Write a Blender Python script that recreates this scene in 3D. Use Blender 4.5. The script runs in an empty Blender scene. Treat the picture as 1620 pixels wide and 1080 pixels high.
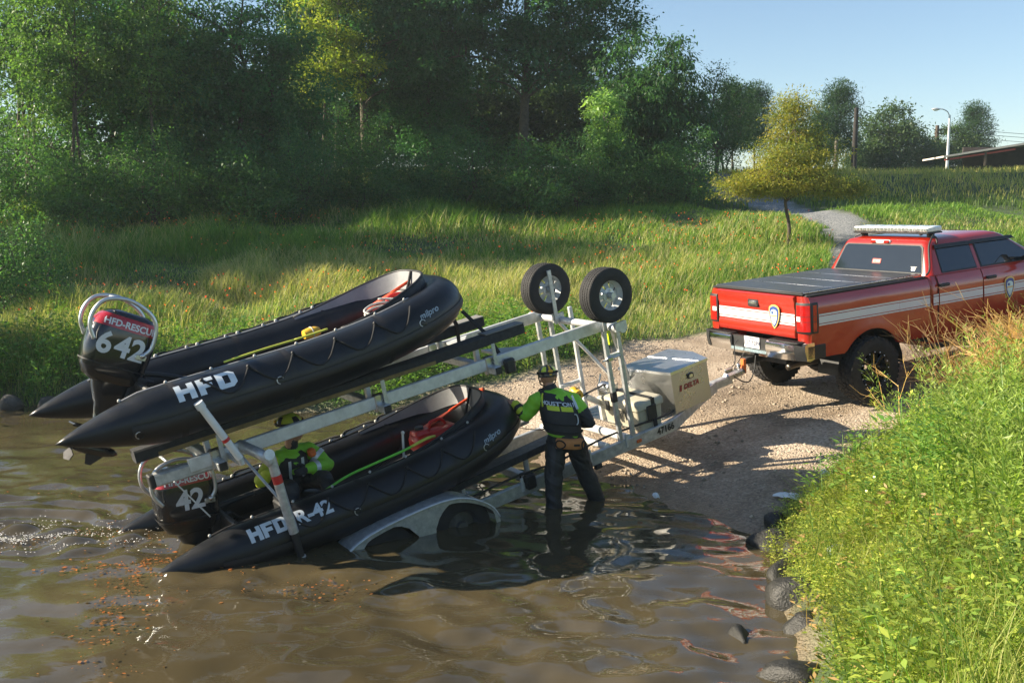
import bpy, bmesh, math, random
import numpy as np
from mathutils import Matrix, Vector
R = math.radians
rng = np.random.default_rng(7)
random.seed(7)
scene = bpy.context.scene
col = scene.collection

# ------------------------------------------------------------------ camera, sky, sun, exposure
CAM_H = 3.15
cam_data = bpy.data.cameras.new('camera')
cam = bpy.data.objects.new('camera', cam_data)
col.objects.link(cam)
cam.location = (0, 0, CAM_H)
cam.rotation_euler = (math.pi / 2 - 0.125, 0, 0)
cam_data.sensor_width = 36
cam_data.lens = 35.56
cam_data.clip_start = 0.1
cam_data.clip_end = 3000
scene.camera = cam

SUN_EL = R(26)
SUN_DIR = Vector((-0.999 * math.cos(SUN_EL), 0.03 * math.cos(SUN_EL), math.sin(SUN_EL))).normalized()
world = bpy.data.worlds.new('World')
scene.world = world
world.use_nodes = True
wn = world.node_tree
bgn = wn.nodes['Background']
skyn = wn.nodes.new('ShaderNodeTexSky')
skyn.sky_type = 'NISHITA'
skyn.sun_disc = False
skyn.sun_elevation = SUN_EL
skyn.sun_rotation = math.atan2(SUN_DIR.x, SUN_DIR.y)
skyn.altitude = 0
skyn.air_density = 1.0
skyn.dust_density = 0.25
skyn.ozone_density = 2.2
wn.links.new(skyn.outputs[0], bgn.inputs[0])
bgn.inputs[1].default_value = 0.068
sun_data = bpy.data.lights.new('sun', 'SUN')
sun_data.energy = 5.0
sun_data.angle = R(0.55)
sun_data.color = (1.0, 0.87, 0.67)
sun = bpy.data.objects.new('sun', sun_data)
col.objects.link(sun)
sun.rotation_euler = SUN_DIR.to_track_quat('Z', 'Y').to_euler()
sun.location = (-30, -3, 20)
scene.view_settings.view_transform = 'Standard'
scene.view_settings.look = 'None'
scene.view_settings.gamma = 1.0
scene.view_settings.use_curve_mapping = False
scene.view_settings.exposure = 1.36
scene.render.engine = 'CYCLES'
scene.cycles.max_bounces = 8
scene.cycles.transparent_max_bounces = 8
scene.cycles.use_denoising = True

# ------------------------------------------------------------------ helpers
def V(*a):
    return np.array(a, float)

def nrm(a):
    a = np.asarray(a, float)
    return a / max(1e-9, np.linalg.norm(a))

class MB:
    """collects faces of one mesh object"""
    def __init__(s):
        s.v = []; s.f = []; s.m = []; s.n = 0
    def add(s, v, f, m=0):
        v = np.asarray(v, float).reshape(-1, 3)
        o = s.n
        s.v.append(v); s.n += len(v)
        for q in f:
            s.f.append([int(i) + o for i in q]); s.m.append(m)
        return s
    def box(s, c, size, Rm=None, b=0.0, m=0):
        hx, hy, hz = [max(1e-4, k / 2) for k in size]
        c = np.asarray(c, float)
        Rm = np.eye(3) if Rm is None else np.asarray(Rm, float)
        b = min(b, hx * .9, hy * .9, hz * .9)
        if b <= 0:
            v = np.array([[x, y, z] for x in (-hx, hx) for y in (-hy, hy) for z in (-hz, hz)])
            f = [(0, 1, 3, 2), (4, 6, 7, 5), (0, 4, 5, 1), (2, 3, 7, 6), (0, 2, 6, 4), (1, 5, 7, 3)]
        else:
            idx = {}; v = []
            for sx in (-1, 1):
                for sy in (-1, 1):
                    for sz in (-1, 1):
                        for a in range(3):
                            p = [sx * (hx - (b if a != 0 else 0)), sy * (hy - (b if a != 1 else 0)), sz * (hz - (b if a != 2 else 0))]
                            idx[(sx, sy, sz, a)] = len(v); v.append(p)
            f = []
            for a in range(3):
                o = [k for k in range(3) if k != a]
                for sg in (-1, 1):
                    q = []
                    for (p, r) in ((-1, -1), (1, -1), (1, 1), (-1, 1)):
                        k = [0, 0, 0]; k[a] = sg; k[o[0]] = p; k[o[1]] = r
                        q.append(idx[(k[0], k[1], k[2], a)])
                    f.append(q)
            for a in range(3):
                o = [k for k in range(3) if k != a]
                for p in (-1, 1):
                    for r in (-1, 1):
                        q = []
                        for sg, ax in ((-1, o[0]), (1, o[0]), (1, o[1]), (-1, o[1])):
                            k = [0, 0, 0]; k[a] = sg; k[o[0]] = p; k[o[1]] = r
                            q.append(idx[(k[0], k[1], k[2], ax)])
                        f.append(q)
            for sx in (-1, 1):
                for sy in (-1, 1):
                    for sz in (-1, 1):
                        f.append([idx[(sx, sy, sz, a)] for a in range(3)])
            v = np.array(v)
        return s.add(v @ Rm.T + c, f, m)
    def tube(s, path, r, n=8, caps=True, m=0, closed=False, flat=1.0, up=None):
        P = np.asarray(path, float)
        k = len(P)
        rr = np.full(k, r, float) if np.isscalar(r) else np.asarray(r, float)
        Tn = np.zeros_like(P)
        if closed:
            Tn = np.roll(P, -1, 0) - np.roll(P, 1, 0)
        else:
            Tn[1:-1] = P[2:] - P[:-2]; Tn[0] = P[1] - P[0]; Tn[-1] = P[-1] - P[-2]
        Tn /= np.maximum(1e-9, np.linalg.norm(Tn, axis=1))[:, None]
        a = np.array(up if up is not None else ([0, 0, 1] if abs(Tn[0][2]) < .9 else [1, 0, 0]), float)
        N = nrm(a - Tn[0] * (a @ Tn[0]))
        V_ = []
        ang = np.arange(n) * 2 * np.pi / n + (np.pi / n)
        for i in range(k):
            if i or up is not None:
                N = nrm((np.array(up, float) if up is not None else N) - Tn[i] * ((np.array(up, float) if up is not None else N) @ Tn[i]))
            B = np.cross(Tn[i], N)
            V_.append(P[i] + rr[i] * (np.cos(ang)[:, None] * N * flat + np.sin(ang)[:, None] * B))
        F = []
        for i in range(k if closed else k - 1):
            for j in range(n):
                i2 = (i + 1) % k
                F.append((i * n + j, i * n + (j + 1) % n, i2 * n + (j + 1) % n, i2 * n + j))
        if caps and not closed:
            F.append(list(range(n))[::-1]); F.append([(k - 1) * n + j for j in range(n)])
        return s.add(np.concatenate(V_), F, m)
    def cyl(s, a, b, r, r2=None, n=12, m=0):
        return s.tube([a, b], [r, r if r2 is None else r2], n, True, m)
    def lathe(s, prof, o, axis, n=24, m=0, caps=False):
        """prof: (radius, height along axis)"""
        axis = nrm(axis); o = np.asarray(o, float)
        a = np.array([0, 0, 1.]) if abs(axis[2]) < .9 else np.array([1., 0, 0])
        N = nrm(a - axis * (a @ axis)); B = np.cross(axis, N)
        ang = np.arange(n) * 2 * np.pi / n
        ring = np.cos(ang)[:, None] * N + np.sin(ang)[:, None] * B
        V_ = np.concatenate([o + axis * h + ring * r for r, h in prof])
        F = []
        for i in range(len(prof) - 1):
            for j in range(n):
                F.append((i * n + j, i * n + (j + 1) % n, (i + 1) * n + (j + 1) % n, (i + 1) * n + j))
        if caps:
            F.append(list(range(n))[::-1]); F.append([(len(prof) - 1) * n + j for j in range(n)])
        return s.add(V_, F, m)
    def prism(s, poly, o, ux, uy, d, m=0):
        """polygon in the plane (ux, uy) at o, pushed along vector d"""
        o = np.asarray(o, float); ux = np.asarray(ux, float); uy = np.asarray(uy, float); d = np.asarray(d, float)
        P = np.array([o + ux * p[0] + uy * p[1] for p in poly]); n = len(P)
        F = [list(range(n))[::-1], [n + i for i in range(n)]]
        F += [(i, (i + 1) % n, n + (i + 1) % n, n + i) for i in range(n)]
        return s.add(np.concatenate([P, P + d]), F, m)
    def grid(s, G, m=0, wrap=False):
        G = np.asarray(G, float); h, w = G.shape[:2]
        F = []
        for i in range(h - 1):
            for j in range(w if wrap else w - 1):
                F.append((i * w + j, i * w + (j + 1) % w, (i + 1) * w + (j + 1) % w, (i + 1) * w + j))
        return s.add(G.reshape(-1, 3), F, m)
    def rings(s, L, m=0, caps=True):
        L = [np.asarray(r, float) for r in L]; n = len(L[0]); k = len(L)
        F = []
        for i in range(k - 1):
            for j in range(n):
                F.append((i * n + j, i * n + (j + 1) % n, (i + 1) * n + (j + 1) % n, (i + 1) * n + j))
        if caps:
            F.append(list(range(n))[::-1]); F.append([(k - 1) * n + j for j in range(n)])
        return s.add(np.concatenate(L), F, m)
    def ball(s, c, r, n=12, k=8, Rm=None, m=0):
        r = np.array([r, r, r], float) if np.isscalar(r) else np.asarray(r, float)
        Rm = np.eye(3) if Rm is None else np.asarray(Rm, float)
        th = np.linspace(0, np.pi, k + 1)
        L = []
        for t in th:
            t = min(max(t, .02), np.pi - .02)
            a = np.arange(n) * 2 * np.pi / n
            L.append((np.stack([np.sin(t) * np.cos(a), np.sin(t) * np.sin(a), np.full(n, np.cos(t))], 1) * r) @ Rm.T + np.asarray(c, float))
        return s.rings(L, m)
    def build(s, name, mats, parent=None, smooth=35, fix=True):
        me = bpy.data.meshes.new(name)
        if s.v:
            me.from_pydata(np.concatenate(s.v).tolist(), [], s.f)
        mats = mats if isinstance(mats, (list, tuple)) else [mats]
        for k in mats:
            me.materials.append(k)
        if len(mats) > 1:
            me.polygons.foreach_set('material_index', np.array(s.m, 'i'))
        if fix:
            bm = bmesh.new(); bm.from_mesh(me)
            bmesh.ops.recalc_face_normals(bm, faces=bm.faces[:])
            bm.to_mesh(me); bm.free()
        if smooth:
            me.shade_smooth()
            if smooth < 180:
                try:
                    me.set_sharp_from_angle(angle=R(smooth))
                except Exception:
                    pass
        o = bpy.data.objects.new(name, me)
        col.objects.link(o)
        o.parent = parent
        return o

def mesh_obj(name, v, f, mats, parent=None, smooth=0, cols=None, tri=True):
    """fast builder: v (N,3), f (M,3 or 4) numpy arrays; cols (N,3) vertex colour"""
    me = bpy.data.meshes.new(name)
    v = np.asarray(v, np.float32); f = np.asarray(f, np.int32); k = f.shape[1]
    me.vertices.add(len(v)); me.vertices.foreach_set('co', v.ravel())
    me.loops.add(f.size); me.loops.foreach_set('vertex_index', f.ravel())
    me.polygons.add(len(f))
    me.polygons.foreach_set('loop_start', np.arange(len(f), dtype=np.int32) * k)
    me.polygons.foreach_set('loop_total', np.full(len(f), k, np.int32))
    me.update(calc_edges=True)
    if cols is not None:
        a = me.color_attributes.new('Col', 'FLOAT_COLOR', 'POINT')
        c4 = np.ones((len(v), 4), np.float32); c4[:, :3] = cols
        a.data.foreach_set('color', c4.ravel())
    mats = mats if isinstance(mats, (list, tuple)) else [mats]
    for mm in mats:
        me.materials.append(mm)
    if smooth:
        me.shade_smooth()
    o = bpy.data.objects.new(name, me)
    col.objects.link(o)
    o.parent = parent
    return o

def empty(name, mat4=None, loc=None, rz=0.0):
    o = bpy.data.objects.new(name, None)
    col.objects.link(o)
    o.empty_display_size = 0.2
    if mat4 is not None:
        o.matrix_world = Matrix(mat4)
    elif loc is not None:
        o.location = loc; o.rotation_euler = (0, 0, rz)
    return o

def tag(o, label=None, cat=None, group=None, kind=None):
    if label: o['label'] = label
    if cat: o['category'] = cat
    if group: o['group'] = group
    if kind: o['kind'] = kind
    return o

def frame4(o, F, L, U):
    M = np.eye(4); M[:3, 0] = F; M[:3, 1] = L; M[:3, 2] = U; M[:3, 3] = o
    return M.tolist()

class Fr:
    def __init__(s, o, yaw, p, roll=0.0):
        s.o = np.array(o, float)
        s.F = V(math.cos(yaw) * math.cos(p), math.sin(yaw) * math.cos(p), math.sin(p))
        s.L = V(-math.sin(yaw), math.cos(yaw), 0); s.U = np.cross(s.F, s.L)
        if roll:
            c, q = math.cos(roll), math.sin(roll)
            s.L, s.U = s.L * c + s.U * q, s.U * c - s.L * q
    def w(s, a, b, h): return s.o + a * s.F + b * s.L + h * s.U
    def m4(s): return frame4(s.o, s.F, s.L, s.U)

def rotm(ax, ang):
    return np.array(Matrix.Rotation(ang, 3, ax))

def smooth_path(P, n=8, closed=False):
    """Catmull-Rom"""
    P = np.asarray(P, float); k = len(P); out = []
    for i in range(k if closed else k - 1):
        if closed:
            p0, p1, p2, p3 = P[(i - 1) % k], P[i], P[(i + 1) % k], P[(i + 2) % k]
        else:
            p0, p1, p2, p3 = P[max(i - 1, 0)], P[i], P[i + 1], P[min(i + 2, k - 1)]
        for t in np.arange(n) / n:
            out.append(.5 * ((2 * p1) + (-p0 + p2) * t + (2 * p0 - 5 * p1 + 4 * p2 - p3) * t * t + (-p0 + 3 * p1 - 3 * p2 + p3) * t ** 3))
    if not closed:
        out.append(P[-1])
    return np.array(out)

def rrect(w, h, r, n=4, cx=0, cy=0):
    P = []
    for (sx, sy, a0) in ((1, 1, 0), (-1, 1, 90), (-1, -1, 180), (1, -1, 270)):
        for k in range(n + 1):
            a = R(a0 + 90 * k / n)
            P.append((cx + sx * (w / 2 - r) + r * math.cos(a), cy + sy * (h / 2 - r) + r * math.sin(a)))
    return P

def vnoise(x, y, seed=0):
    """smooth value noise, arrays"""
    x = np.asarray(x, float); y = np.asarray(y, float)
    xi = np.floor(x).astype(np.int64); yi = np.floor(y).astype(np.int64)
    xf = x - xi; yf = y - yi
    def h(a, b):
        k = (a * 374761393 + b * 668265263 + seed * 1442695041) & 0xffffffff
        k = ((k ^ (k >> 13)) * 1274126177) & 0xffffffff
        return ((k ^ (k >> 16)) & 0xffff) / 65535.0
    u = xf * xf * (3 - 2 * xf); w = yf * yf * (3 - 2 * yf)
    return (h(xi, yi) * (1 - u) + h(xi + 1, yi) * u) * (1 - w) + (h(xi, yi + 1) * (1 - u) + h(xi + 1, yi + 1) * u) * w

def fbm(x, y, o=4, seed=0):
    a = 0; s = 0; k = 1.0
    for i in range(o):
        a = a + k * vnoise(x * 2 ** i, y * 2 ** i, seed + i); s += k; k *= .5
    return a / s

def sstep(t):
    t = np.clip(t, 0, 1); return t * t * (3 - 2 * t)

# ------------------------------------------------------------------ materials
MATS = {}
def pm(name, c, rough=.5, metal=0.0, var=.18, vs=6.0, bump=0.0, bs=60.0, coat=0.0, c2=None, rvar=.12, spec=.5, detail=5.0):
    """procedural principled material: base colour broken up by noise, worn roughness, fine relief"""
    if name in MATS:
        return MATS[name]
    mt = bpy.data.materials.new(name); mt.use_nodes = True
    N = mt.node_tree.nodes; L = mt.node_tree.links
    p = N['Principled BSDF']
    tc = N.new('ShaderNodeTexCoord')
    n1 = N.new('ShaderNodeTexNoise'); n1.inputs['Scale'].default_value = vs; n1.inputs['Detail'].default_value = detail
    n1.inputs['Roughness'].default_value = .65
    L.new(tc.outputs['Object'], n1.inputs['Vector'])
    rp = N.new('ShaderNodeValToRGB')
    rp.color_ramp.elements[0].position = .3; rp.color_ramp.elements[1].position = .72
    a = [max(0, k * (1 - var)) for k in c]; b = [min(1, k * (1 + var)) for k in c] if c2 is None else list(c2)
    rp.color_ramp.elements[0].color = (*a, 1); rp.color_ramp.elements[1].color = (*b, 1)
    L.new(n1.outputs[0], rp.inputs[0]); L.new(rp.outputs[0], p.inputs['Base Color'])
    mr = N.new('ShaderNodeMapRange')
    mr.inputs[3].default_value = max(.02, rough - rvar); mr.inputs[4].default_value = min(1, rough + rvar)
    n2 = N.new('ShaderNodeTexNoise'); n2.inputs['Scale'].default_value = vs * 3.1; n2.inputs['Detail'].default_value = 4
    L.new(tc.outputs['Object'], n2.inputs['Vector'])
    L.new(n2.outputs[0], mr.inputs[0]); L.new(mr.outputs[0], p.inputs['Roughness'])
    p.inputs['Metallic'].default_value = metal
    p.inputs['Specular IOR Level'].default_value = spec
    p.inputs['Coat Weight'].default_value = coat
    p.inputs['Coat Roughness'].default_value = .06
    if bump:
        n3 = N.new('ShaderNodeTexNoise'); n3.inputs['Scale'].default_value = bs; n3.inputs['Detail'].default_value = 4
        L.new(tc.outputs['Object'], n3.inputs['Vector'])
        bp = N.new('ShaderNodeBump'); bp.inputs['Strength'].default_value = bump; bp.inputs['Distance'].default_value = .01
        L.new(n3.outputs[0], bp.inputs['Height']); L.new(bp.outputs[0], p.inputs['Normal'])
    MATS[name] = mt
    return mt

def leaf_mat(name, trans=.35, rough=.55, gain=1.0):
    """leaf colour comes from the per-leaf colour attribute"""
    if name in MATS:
        return MATS[name]
    mt = bpy.data.materials.new(name); mt.use_nodes = True
    N = mt.node_tree.nodes; L = mt.node_tree.links
    p = N['Principled BSDF']
    at = N.new('ShaderNodeAttribute'); at.attribute_name = 'Col'
    tc = N.new('ShaderNodeTexCoord'); n1 = N.new('ShaderNodeTexNoise'); n1.inputs['Scale'].default_value = 1.3
    L.new(tc.outputs['Object'], n1.inputs['Vector'])
    mr = N.new('ShaderNodeMapRange'); mr.inputs[1].default_value = .3; mr.inputs[2].default_value = .7
    mr.inputs[3].default_value = .75 * gain; mr.inputs[4].default_value = 1.25 * gain
    L.new(n1.outputs[0], mr.inputs[0])
    mx = N.new('ShaderNodeVectorMath'); mx.operation = 'SCALE'
    L.new(at.outputs['Color'], mx.inputs[0]); L.new(mr.outputs[0], mx.inputs['Scale'])
    L.new(mx.outputs[0], p.inputs['Base Color'])
    p.inputs['Roughness'].default_value = rough
    p.inputs['Specular IOR Level'].default_value = .3
    tr = N.new('ShaderNodeBsdfTranslucent')
    yl = N.new('ShaderNodeVectorMath'); yl.operation = 'MULTIPLY'; yl.inputs[1].default_value = (1.35, 1.5, .6)
    L.new(mx.outputs[0], yl.inputs[0]); L.new(yl.outputs[0], tr.inputs['Color'])
    mix = N.new('ShaderNodeMixShader'); mix.inputs[0].default_value = trans
    L.new(p.outputs[0], mix.inputs[1]); L.new(tr.outputs[0], mix.inputs[2])
    L.new(mix.outputs[0], N['Material Output'].inputs['Surface'])
    MATS[name] = mt
    return mt

def text_tris(body, size=1.0, offset=0.0, fine=0.0, shear=0.0, font=None):
    """text as triangles in 2-D; centred"""
    cu = bpy.data.curves.new('lettering', 'FONT')
    cu.body = body; cu.size = size; cu.offset = offset; cu.shear = shear
    cu.align_x = 'CENTER'; cu.align_y = 'CENTER'; cu.resolution_u = 4
    ob = bpy.data.objects.new('lettering', cu); col.objects.link(ob)
    dg = bpy.context.evaluated_depsgraph_get()
    me = bpy.data.meshes.new_from_object(ob.evaluated_get(dg))
    bpy.data.objects.remove(ob); bpy.data.curves.remove(cu)
    bm = bmesh.new(); bm.from_mesh(me); bpy.data.meshes.remove(me)
    bmesh.ops.remove_doubles(bm, verts=bm.verts[:], dist=size * 1e-4)
    bmesh.ops.triangulate(bm, faces=bm.faces[:])
    if fine:
        for it in range(5):
            es = [e for e in bm.edges if e.calc_length() > fine]
            if not es: break
            bmesh.ops.subdivide_edges(bm, edges=es, cuts=1)
            bmesh.ops.triangulate(bm, faces=bm.faces[:])
    bm.verts.ensure_lookup_table()
    v = np.array([q.co[:2] for q in bm.verts]); f = np.array([[q.index for q in k.verts] for k in bm.faces])
    bm.free()
    return v, f

def poly_tris(polys, fine=0.05):
    """list of 2-D polygons -> fine triangles"""
    bm = bmesh.new()
    for p in polys:
        bm.faces.new([bm.verts.new((a, b, 0)) for a, b in p])
    bmesh.ops.triangulate(bm, faces=bm.faces[:])
    for it in range(6):
        es = [e for e in bm.edges if e.calc_length() > fine]
        if not es: break
        bmesh.ops.subdivide_edges(bm, edges=es, cuts=1)
        bmesh.ops.triangulate(bm, faces=bm.faces[:])
    bm.verts.ensure_lookup_table()
    bm.verts.index_update()
    v = np.array([q.co[:2] for q in bm.verts]); f = np.array([[q.index for q in k.verts] for k in bm.faces])
    bm.free()
    return v, f

def decal(name, vf, fn, mt, parent):
    """2-D triangles laid on a surface: fn(u, v) -> point just above it"""
    v, f = vf
    P = np.array([fn(a, b) for a, b in v])
    return mesh_obj(name, P, f, mt, parent)
# ------------------------------------------------------------------ terrain
NEAR = np.array([(-60, 16), (-17, 10.2), (-11.3, 8.4), (-8, 5.0), (-3, 2.4), (0, 4), (1.5, 5.4), (2.02, 6.7), (2.28, 8.3), (2.78, 9.9), (3.9, 11.1), (5.4, 12.5), (8, 14.2), (14, 17.6), (60, 42)], float)
def near_sd(x, y):
    """signed distance to the near bank's edge, positive on the bank"""
    x = np.asarray(x, float); y = np.asarray(y, float)
    best = np.full(x.shape, 1e9); sg = np.ones(x.shape)
    for a, b in zip(NEAR[:-1], NEAR[1:]):
        d = b - a; t = np.clip(((x - a[0]) * d[0] + (y - a[1]) * d[1]) / (d @ d), 0, 1)
        dx = x - a[0] - t * d[0]; dy = y - a[1] - t * d[1]
        ds = np.hypot(dx, dy); cr = d[0] * dy - d[1] * dx
        k = ds < best; best = np.where(k, ds, best); sg = np.where(k, np.where(cr < 0, 1, -1), sg)
    return best * sg
def yedge(x):
    return np.interp(x, [-90, -30, -8.5, -4.5, -2.1, .8, 4, 12, 30, 90], [24, 18, 16.6, 16.0, 15.9, 17.6, 19.8, 24.3, 30, 50])
def ramp_z(x, y):
    u = (x - 1.37) * .79 + (y - 11.2) * .61
    return np.where(u < 2.5, np.maximum(.18 * u, -1.3), np.minimum(.45 + .10 * (u - 2.5), 1.5)), u
def far_z(x, y):
    ye = yedge(x)
    z0 = np.maximum(ramp_z(x, ye)[0], 0)
    bank = np.interp(x, [-10, -3, 1, 4], [.55, .35, .1, 0])
    yy = y - ye
    top = np.maximum(36, ye + 8)
    sl = (3.3 - z0 - bank) / (36 - np.minimum(ye, 30))
    sl = np.maximum(sl, .05)
    z = np.where(yy > 0, z0 + bank * (1 - np.exp(-np.maximum(yy, 0) / .6)) + sl * np.minimum(yy, top - ye), z0 + .55 * yy)
    z = z + 1.75 * sstep((y - top) / 12)
    return z, yy
def near_z(x, y):
    e = near_sd(x, y)
    zr = np.maximum(ramp_z(x, y)[0], 0)
    return np.where(e > 0, np.minimum(zr, 1.2) * np.exp(-e / 4) + np.interp(y, [6, 9, 11.5, 14], [1.45, 1.15, .62, .40]) * (1 - np.exp(-e / 1.5)), np.where(zr > 0, zr, 0) + .75 * e), e
def ground_z(x, y):
    x = np.asarray(x, float); y = np.asarray(y, float)
    zr, u = ramp_z(x, y)
    zf, yy = far_z(x, y)
    zn, e = near_z(x, y)
    z = np.maximum(np.maximum(zr, zf), zn)
    rough = np.clip(np.maximum(np.maximum(yy, e) * .5, .12), 0, 1)
    z = z + (fbm(x * .5, y * .5, 3, 3) - .5) * .35 * rough + (fbm(x * 1.9, y * 1.9, 3, 9) - .5) * .14 * np.clip(rough, 0, .6)
    return np.maximum(z, -1.3)
def axis_pts(segs):
    out = []
    for a, b, st in segs:
        out += list(np.arange(a, b, st))
    return np.array(out + [segs[-1][1]])
gx = axis_pts([(-900, -120, 130), (-120, -30, 10), (-30, -10, 1.0), (-10, -3, .35), (-3, 7, .16), (7, 16, .4), (16, 40, 1.2), (40, 120, 10), (120, 900, 130)])
gy = axis_pts([(-300, -20, 70), (-20, 2, 2.2), (2, 4.5, .35), (4.5, 22, .16), (22, 50, .6), (50, 120, 7), (120, 1500, 230)])
GX, GY = np.meshgrid(gx, gy)
GZ = ground_z(GX, GY)
TRACK = np.array([(7.5, 21), (9.2, 26), (10.3, 30), (10.6, 33.5), (10.0, 37), (9.0, 42), (8.4, 52)], float)
def track_d(x, y):
    best = np.full(np.shape(x), 1e9)
    for a, b in zip(TRACK[:-1], TRACK[1:]):
        d = b - a; t = np.clip(((x - a[0]) * d[0] + (y - a[1]) * d[1]) / (d @ d), 0, 1)
        best = np.minimum(best, np.hypot(x - a[0] - t * d[0], y - a[1] - t * d[1]))
    return best
def gravel_mask(x, y):
    yy = y - yedge(x); e = near_sd(x, y)
    nz = (fbm(x * .9, y * .9, 4, 31) - .5) * 1.6
    m = sstep((-yy + nz * .8 + .2) / .5) * sstep((-e + nz * .5 + .1) / .4)
    m = m * sstep((15 - x + nz) / 4)
    tr = sstep((1.25 - track_d(x, y) + nz * .9) / .6)
    return np.maximum(m, tr)
GM = gravel_mask(GX, GY)
la = -(GX - 3.4) * math.sin(.50) + (GY - 13.7) * math.cos(.50)
rut = np.exp(-((np.abs(la) - .85 + (fbm(GX * .7, GY * .7, 2, 17) - .5) * .3) / .20) ** 2) * GM * (GX > -1) * (GX < 14)
GZ = GZ - .028 * rut
wet = .55 * rut * sstep((fbm(GX * .8, GY * .8, 3, 23) - .42) / .15) + sstep((.20 - GZ + (fbm(GX * 1.2, GY * 1.2, 3, 5) - .5) * .2) / .22)
wet = np.clip(wet, 0, 1)
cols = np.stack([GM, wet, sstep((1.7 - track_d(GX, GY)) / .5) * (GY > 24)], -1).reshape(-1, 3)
gmat = bpy.data.materials.new('ground_soil'); gmat.use_nodes = True
def ground_material(mt):
    N = mt.node_tree.nodes; L = mt.node_tree.links; p = N['Principled BSDF']
    at = N.new('ShaderNodeAttribute'); at.attribute_name = 'Col'
    sp = N.new('ShaderNodeSeparateColor'); L.new(at.outputs['Color'], sp.inputs[0])
    tc = N.new('ShaderNodeTexCoord')
    def noise(sc, det=5, ro=.6):
        n = N.new('ShaderNodeTexNoise'); n.inputs['Scale'].default_value = sc; n.inputs['Detail'].default_value = det
        n.inputs['Roughness'].default_value = ro; L.new(tc.outputs['Object'], n.inputs['Vector']); return n.outputs[0]
    def ramp(fac, *st):
        r = N.new('ShaderNodeValToRGB'); e = r.color_ramp.elements
        while len(e) < len(st): e.new(.5)
        for k, (a, c) in zip(e, st): k.position = a; k.color = (*c, 1)
        L.new(fac, r.inputs[0]); return r.outputs[0]
    def mix(f, a, b, bt='MIX'):
        m = N.new('ShaderNodeMix'); m.data_type = 'RGBA'; m.blend_type = bt
        L.new(f, m.inputs[0]) if not isinstance(f, float) else setattr(m.inputs[0], 'default_value', f)
        L.new(a, m.inputs[6]); L.new(b, m.inputs[7]); return m.outputs[2]
    vo = N.new('ShaderNodeTexVoronoi'); vo.inputs['Scale'].default_value = 38; L.new(tc.outputs['Object'], vo.inputs['Vector'])
    vo2 = N.new('ShaderNodeTexVoronoi'); vo2.inputs['Scale'].default_value = 60; L.new(tc.outputs['Object'], vo2.inputs['Vector'])
    big = noise(.55, 6); mid = noise(3.0, 6); fine = noise(40, 4)
    base = ramp(big, (.3, (.17, .135, .10)), (.5, (.30, .25, .195)), (.72, (.46, .41, .345)))
    peb = N.new('ShaderNodeSeparateColor'); L.new(vo.outputs['Color'], peb.inputs[0])
    pc = ramp(peb.outputs[0], (.0, (.30, .25, .20)), (.35, (.52, .45, .37)), (.7, (.74, .68, .60)), (1., (.98, .95, .90)))
    grav = mix(.65, base, pc, 'MULTIPLY')
    gb = N.new('ShaderNodeVectorMath'); gb.operation = 'SCALE'; gb.inputs['Scale'].default_value = 1.7; L.new(grav, gb.inputs[0])
    soil = ramp(mid, (.3, (.035, .065, .018)), (.5, (.055, .095, .024)), (.7, (.10, .12, .04)))
    gsc = ramp(peb.outputs[1], (.0, (.10, .11, .115)), (.5, (.24, .25, .25)), (1., (.48, .48, .46)))  # grey track stones, with the shade over the track put into their tone
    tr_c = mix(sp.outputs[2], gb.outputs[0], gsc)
    c = mix(sp.outputs[0], soil, tr_c)
    wetc = mix(.85, c, ramp(mid, (.3, (.28, .23, .17)), (.7, (.50, .42, .32))), 'MULTIPLY')
    c = mix(sp.outputs[1], c, wetc)
    L.new(c, p.inputs['Base Color'])
    rr = N.new('ShaderNodeMapRange'); rr.inputs[3].default_value = .92; rr.inputs[4].default_value = .42
    L.new(sp.outputs[1], rr.inputs[0]); L.new(rr.outputs[0], p.inputs['Roughness'])
    ad = N.new('ShaderNodeMath'); ad.operation = 'MULTIPLY_ADD'; ad.inputs[1].default_value = -1.0
    L.new(vo.outputs['Distance'], ad.inputs[0]); L.new(fine, ad.inputs[2])
    ad2 = N.new('ShaderNodeMath'); ad2.operation = 'MULTIPLY_ADD'; ad2.inputs[1].default_value = -.5
    L.new(vo2.outputs['Distance'], ad2.inputs[0]); L.new(ad.outputs[0], ad2.inputs[2])
    bp = N.new('ShaderNodeBump'); bp.inputs['Strength'].default_value = .8; bp.inputs['Distance'].default_value = .022
    L.new(ad2.outputs[0], bp.inputs['Height']); L.new(bp.outputs[0], p.inputs['Normal'])
ground_material(gmat)
h_, w_ = GX.shape
ii = np.arange(h_ * w_).reshape(h_, w_)
gf = np.stack([ii[:-1, :-1], ii[:-1, 1:], ii[1:, 1:], ii[1:, :-1]], -1).reshape(-1, 4)
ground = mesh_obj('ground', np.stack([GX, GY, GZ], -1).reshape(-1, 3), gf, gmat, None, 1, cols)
tag(ground, kind='structure')

# ------------------------------------------------------------------ water
wx = axis_pts([(-420, -40, 60), (-40, -14, 2), (-14, -6, .13), (-6, 5, .055)])
wy = axis_pts([(-20, 4.5, 2.0), (4.5, 12.5, .055), (12.5, 18.5, .11), (18.5, 30, 2)])
WX, WY = np.meshgrid(wx, wy)
wr = np.random.default_rng(3)
WZ = np.zeros_like(WX)
for k in range(40):
    wl = .20 * (1.13 ** (k * .32)) * wr.uniform(.8, 1.2); a = wr.uniform(0, 2 * np.pi); am = wl * .0068 * wr.uniform(.5, 1.3)
    kx, ky = math.cos(a) * 6.283 / wl, math.sin(a) * 6.283 / wl
    wob = (fbm(WX * .5 + k, WY * .5, 2, 40 + k) - .5) * 5
    WZ += am * np.sin(kx * WX + ky * WY + wr.uniform(0, 6.3) + wob)
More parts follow.
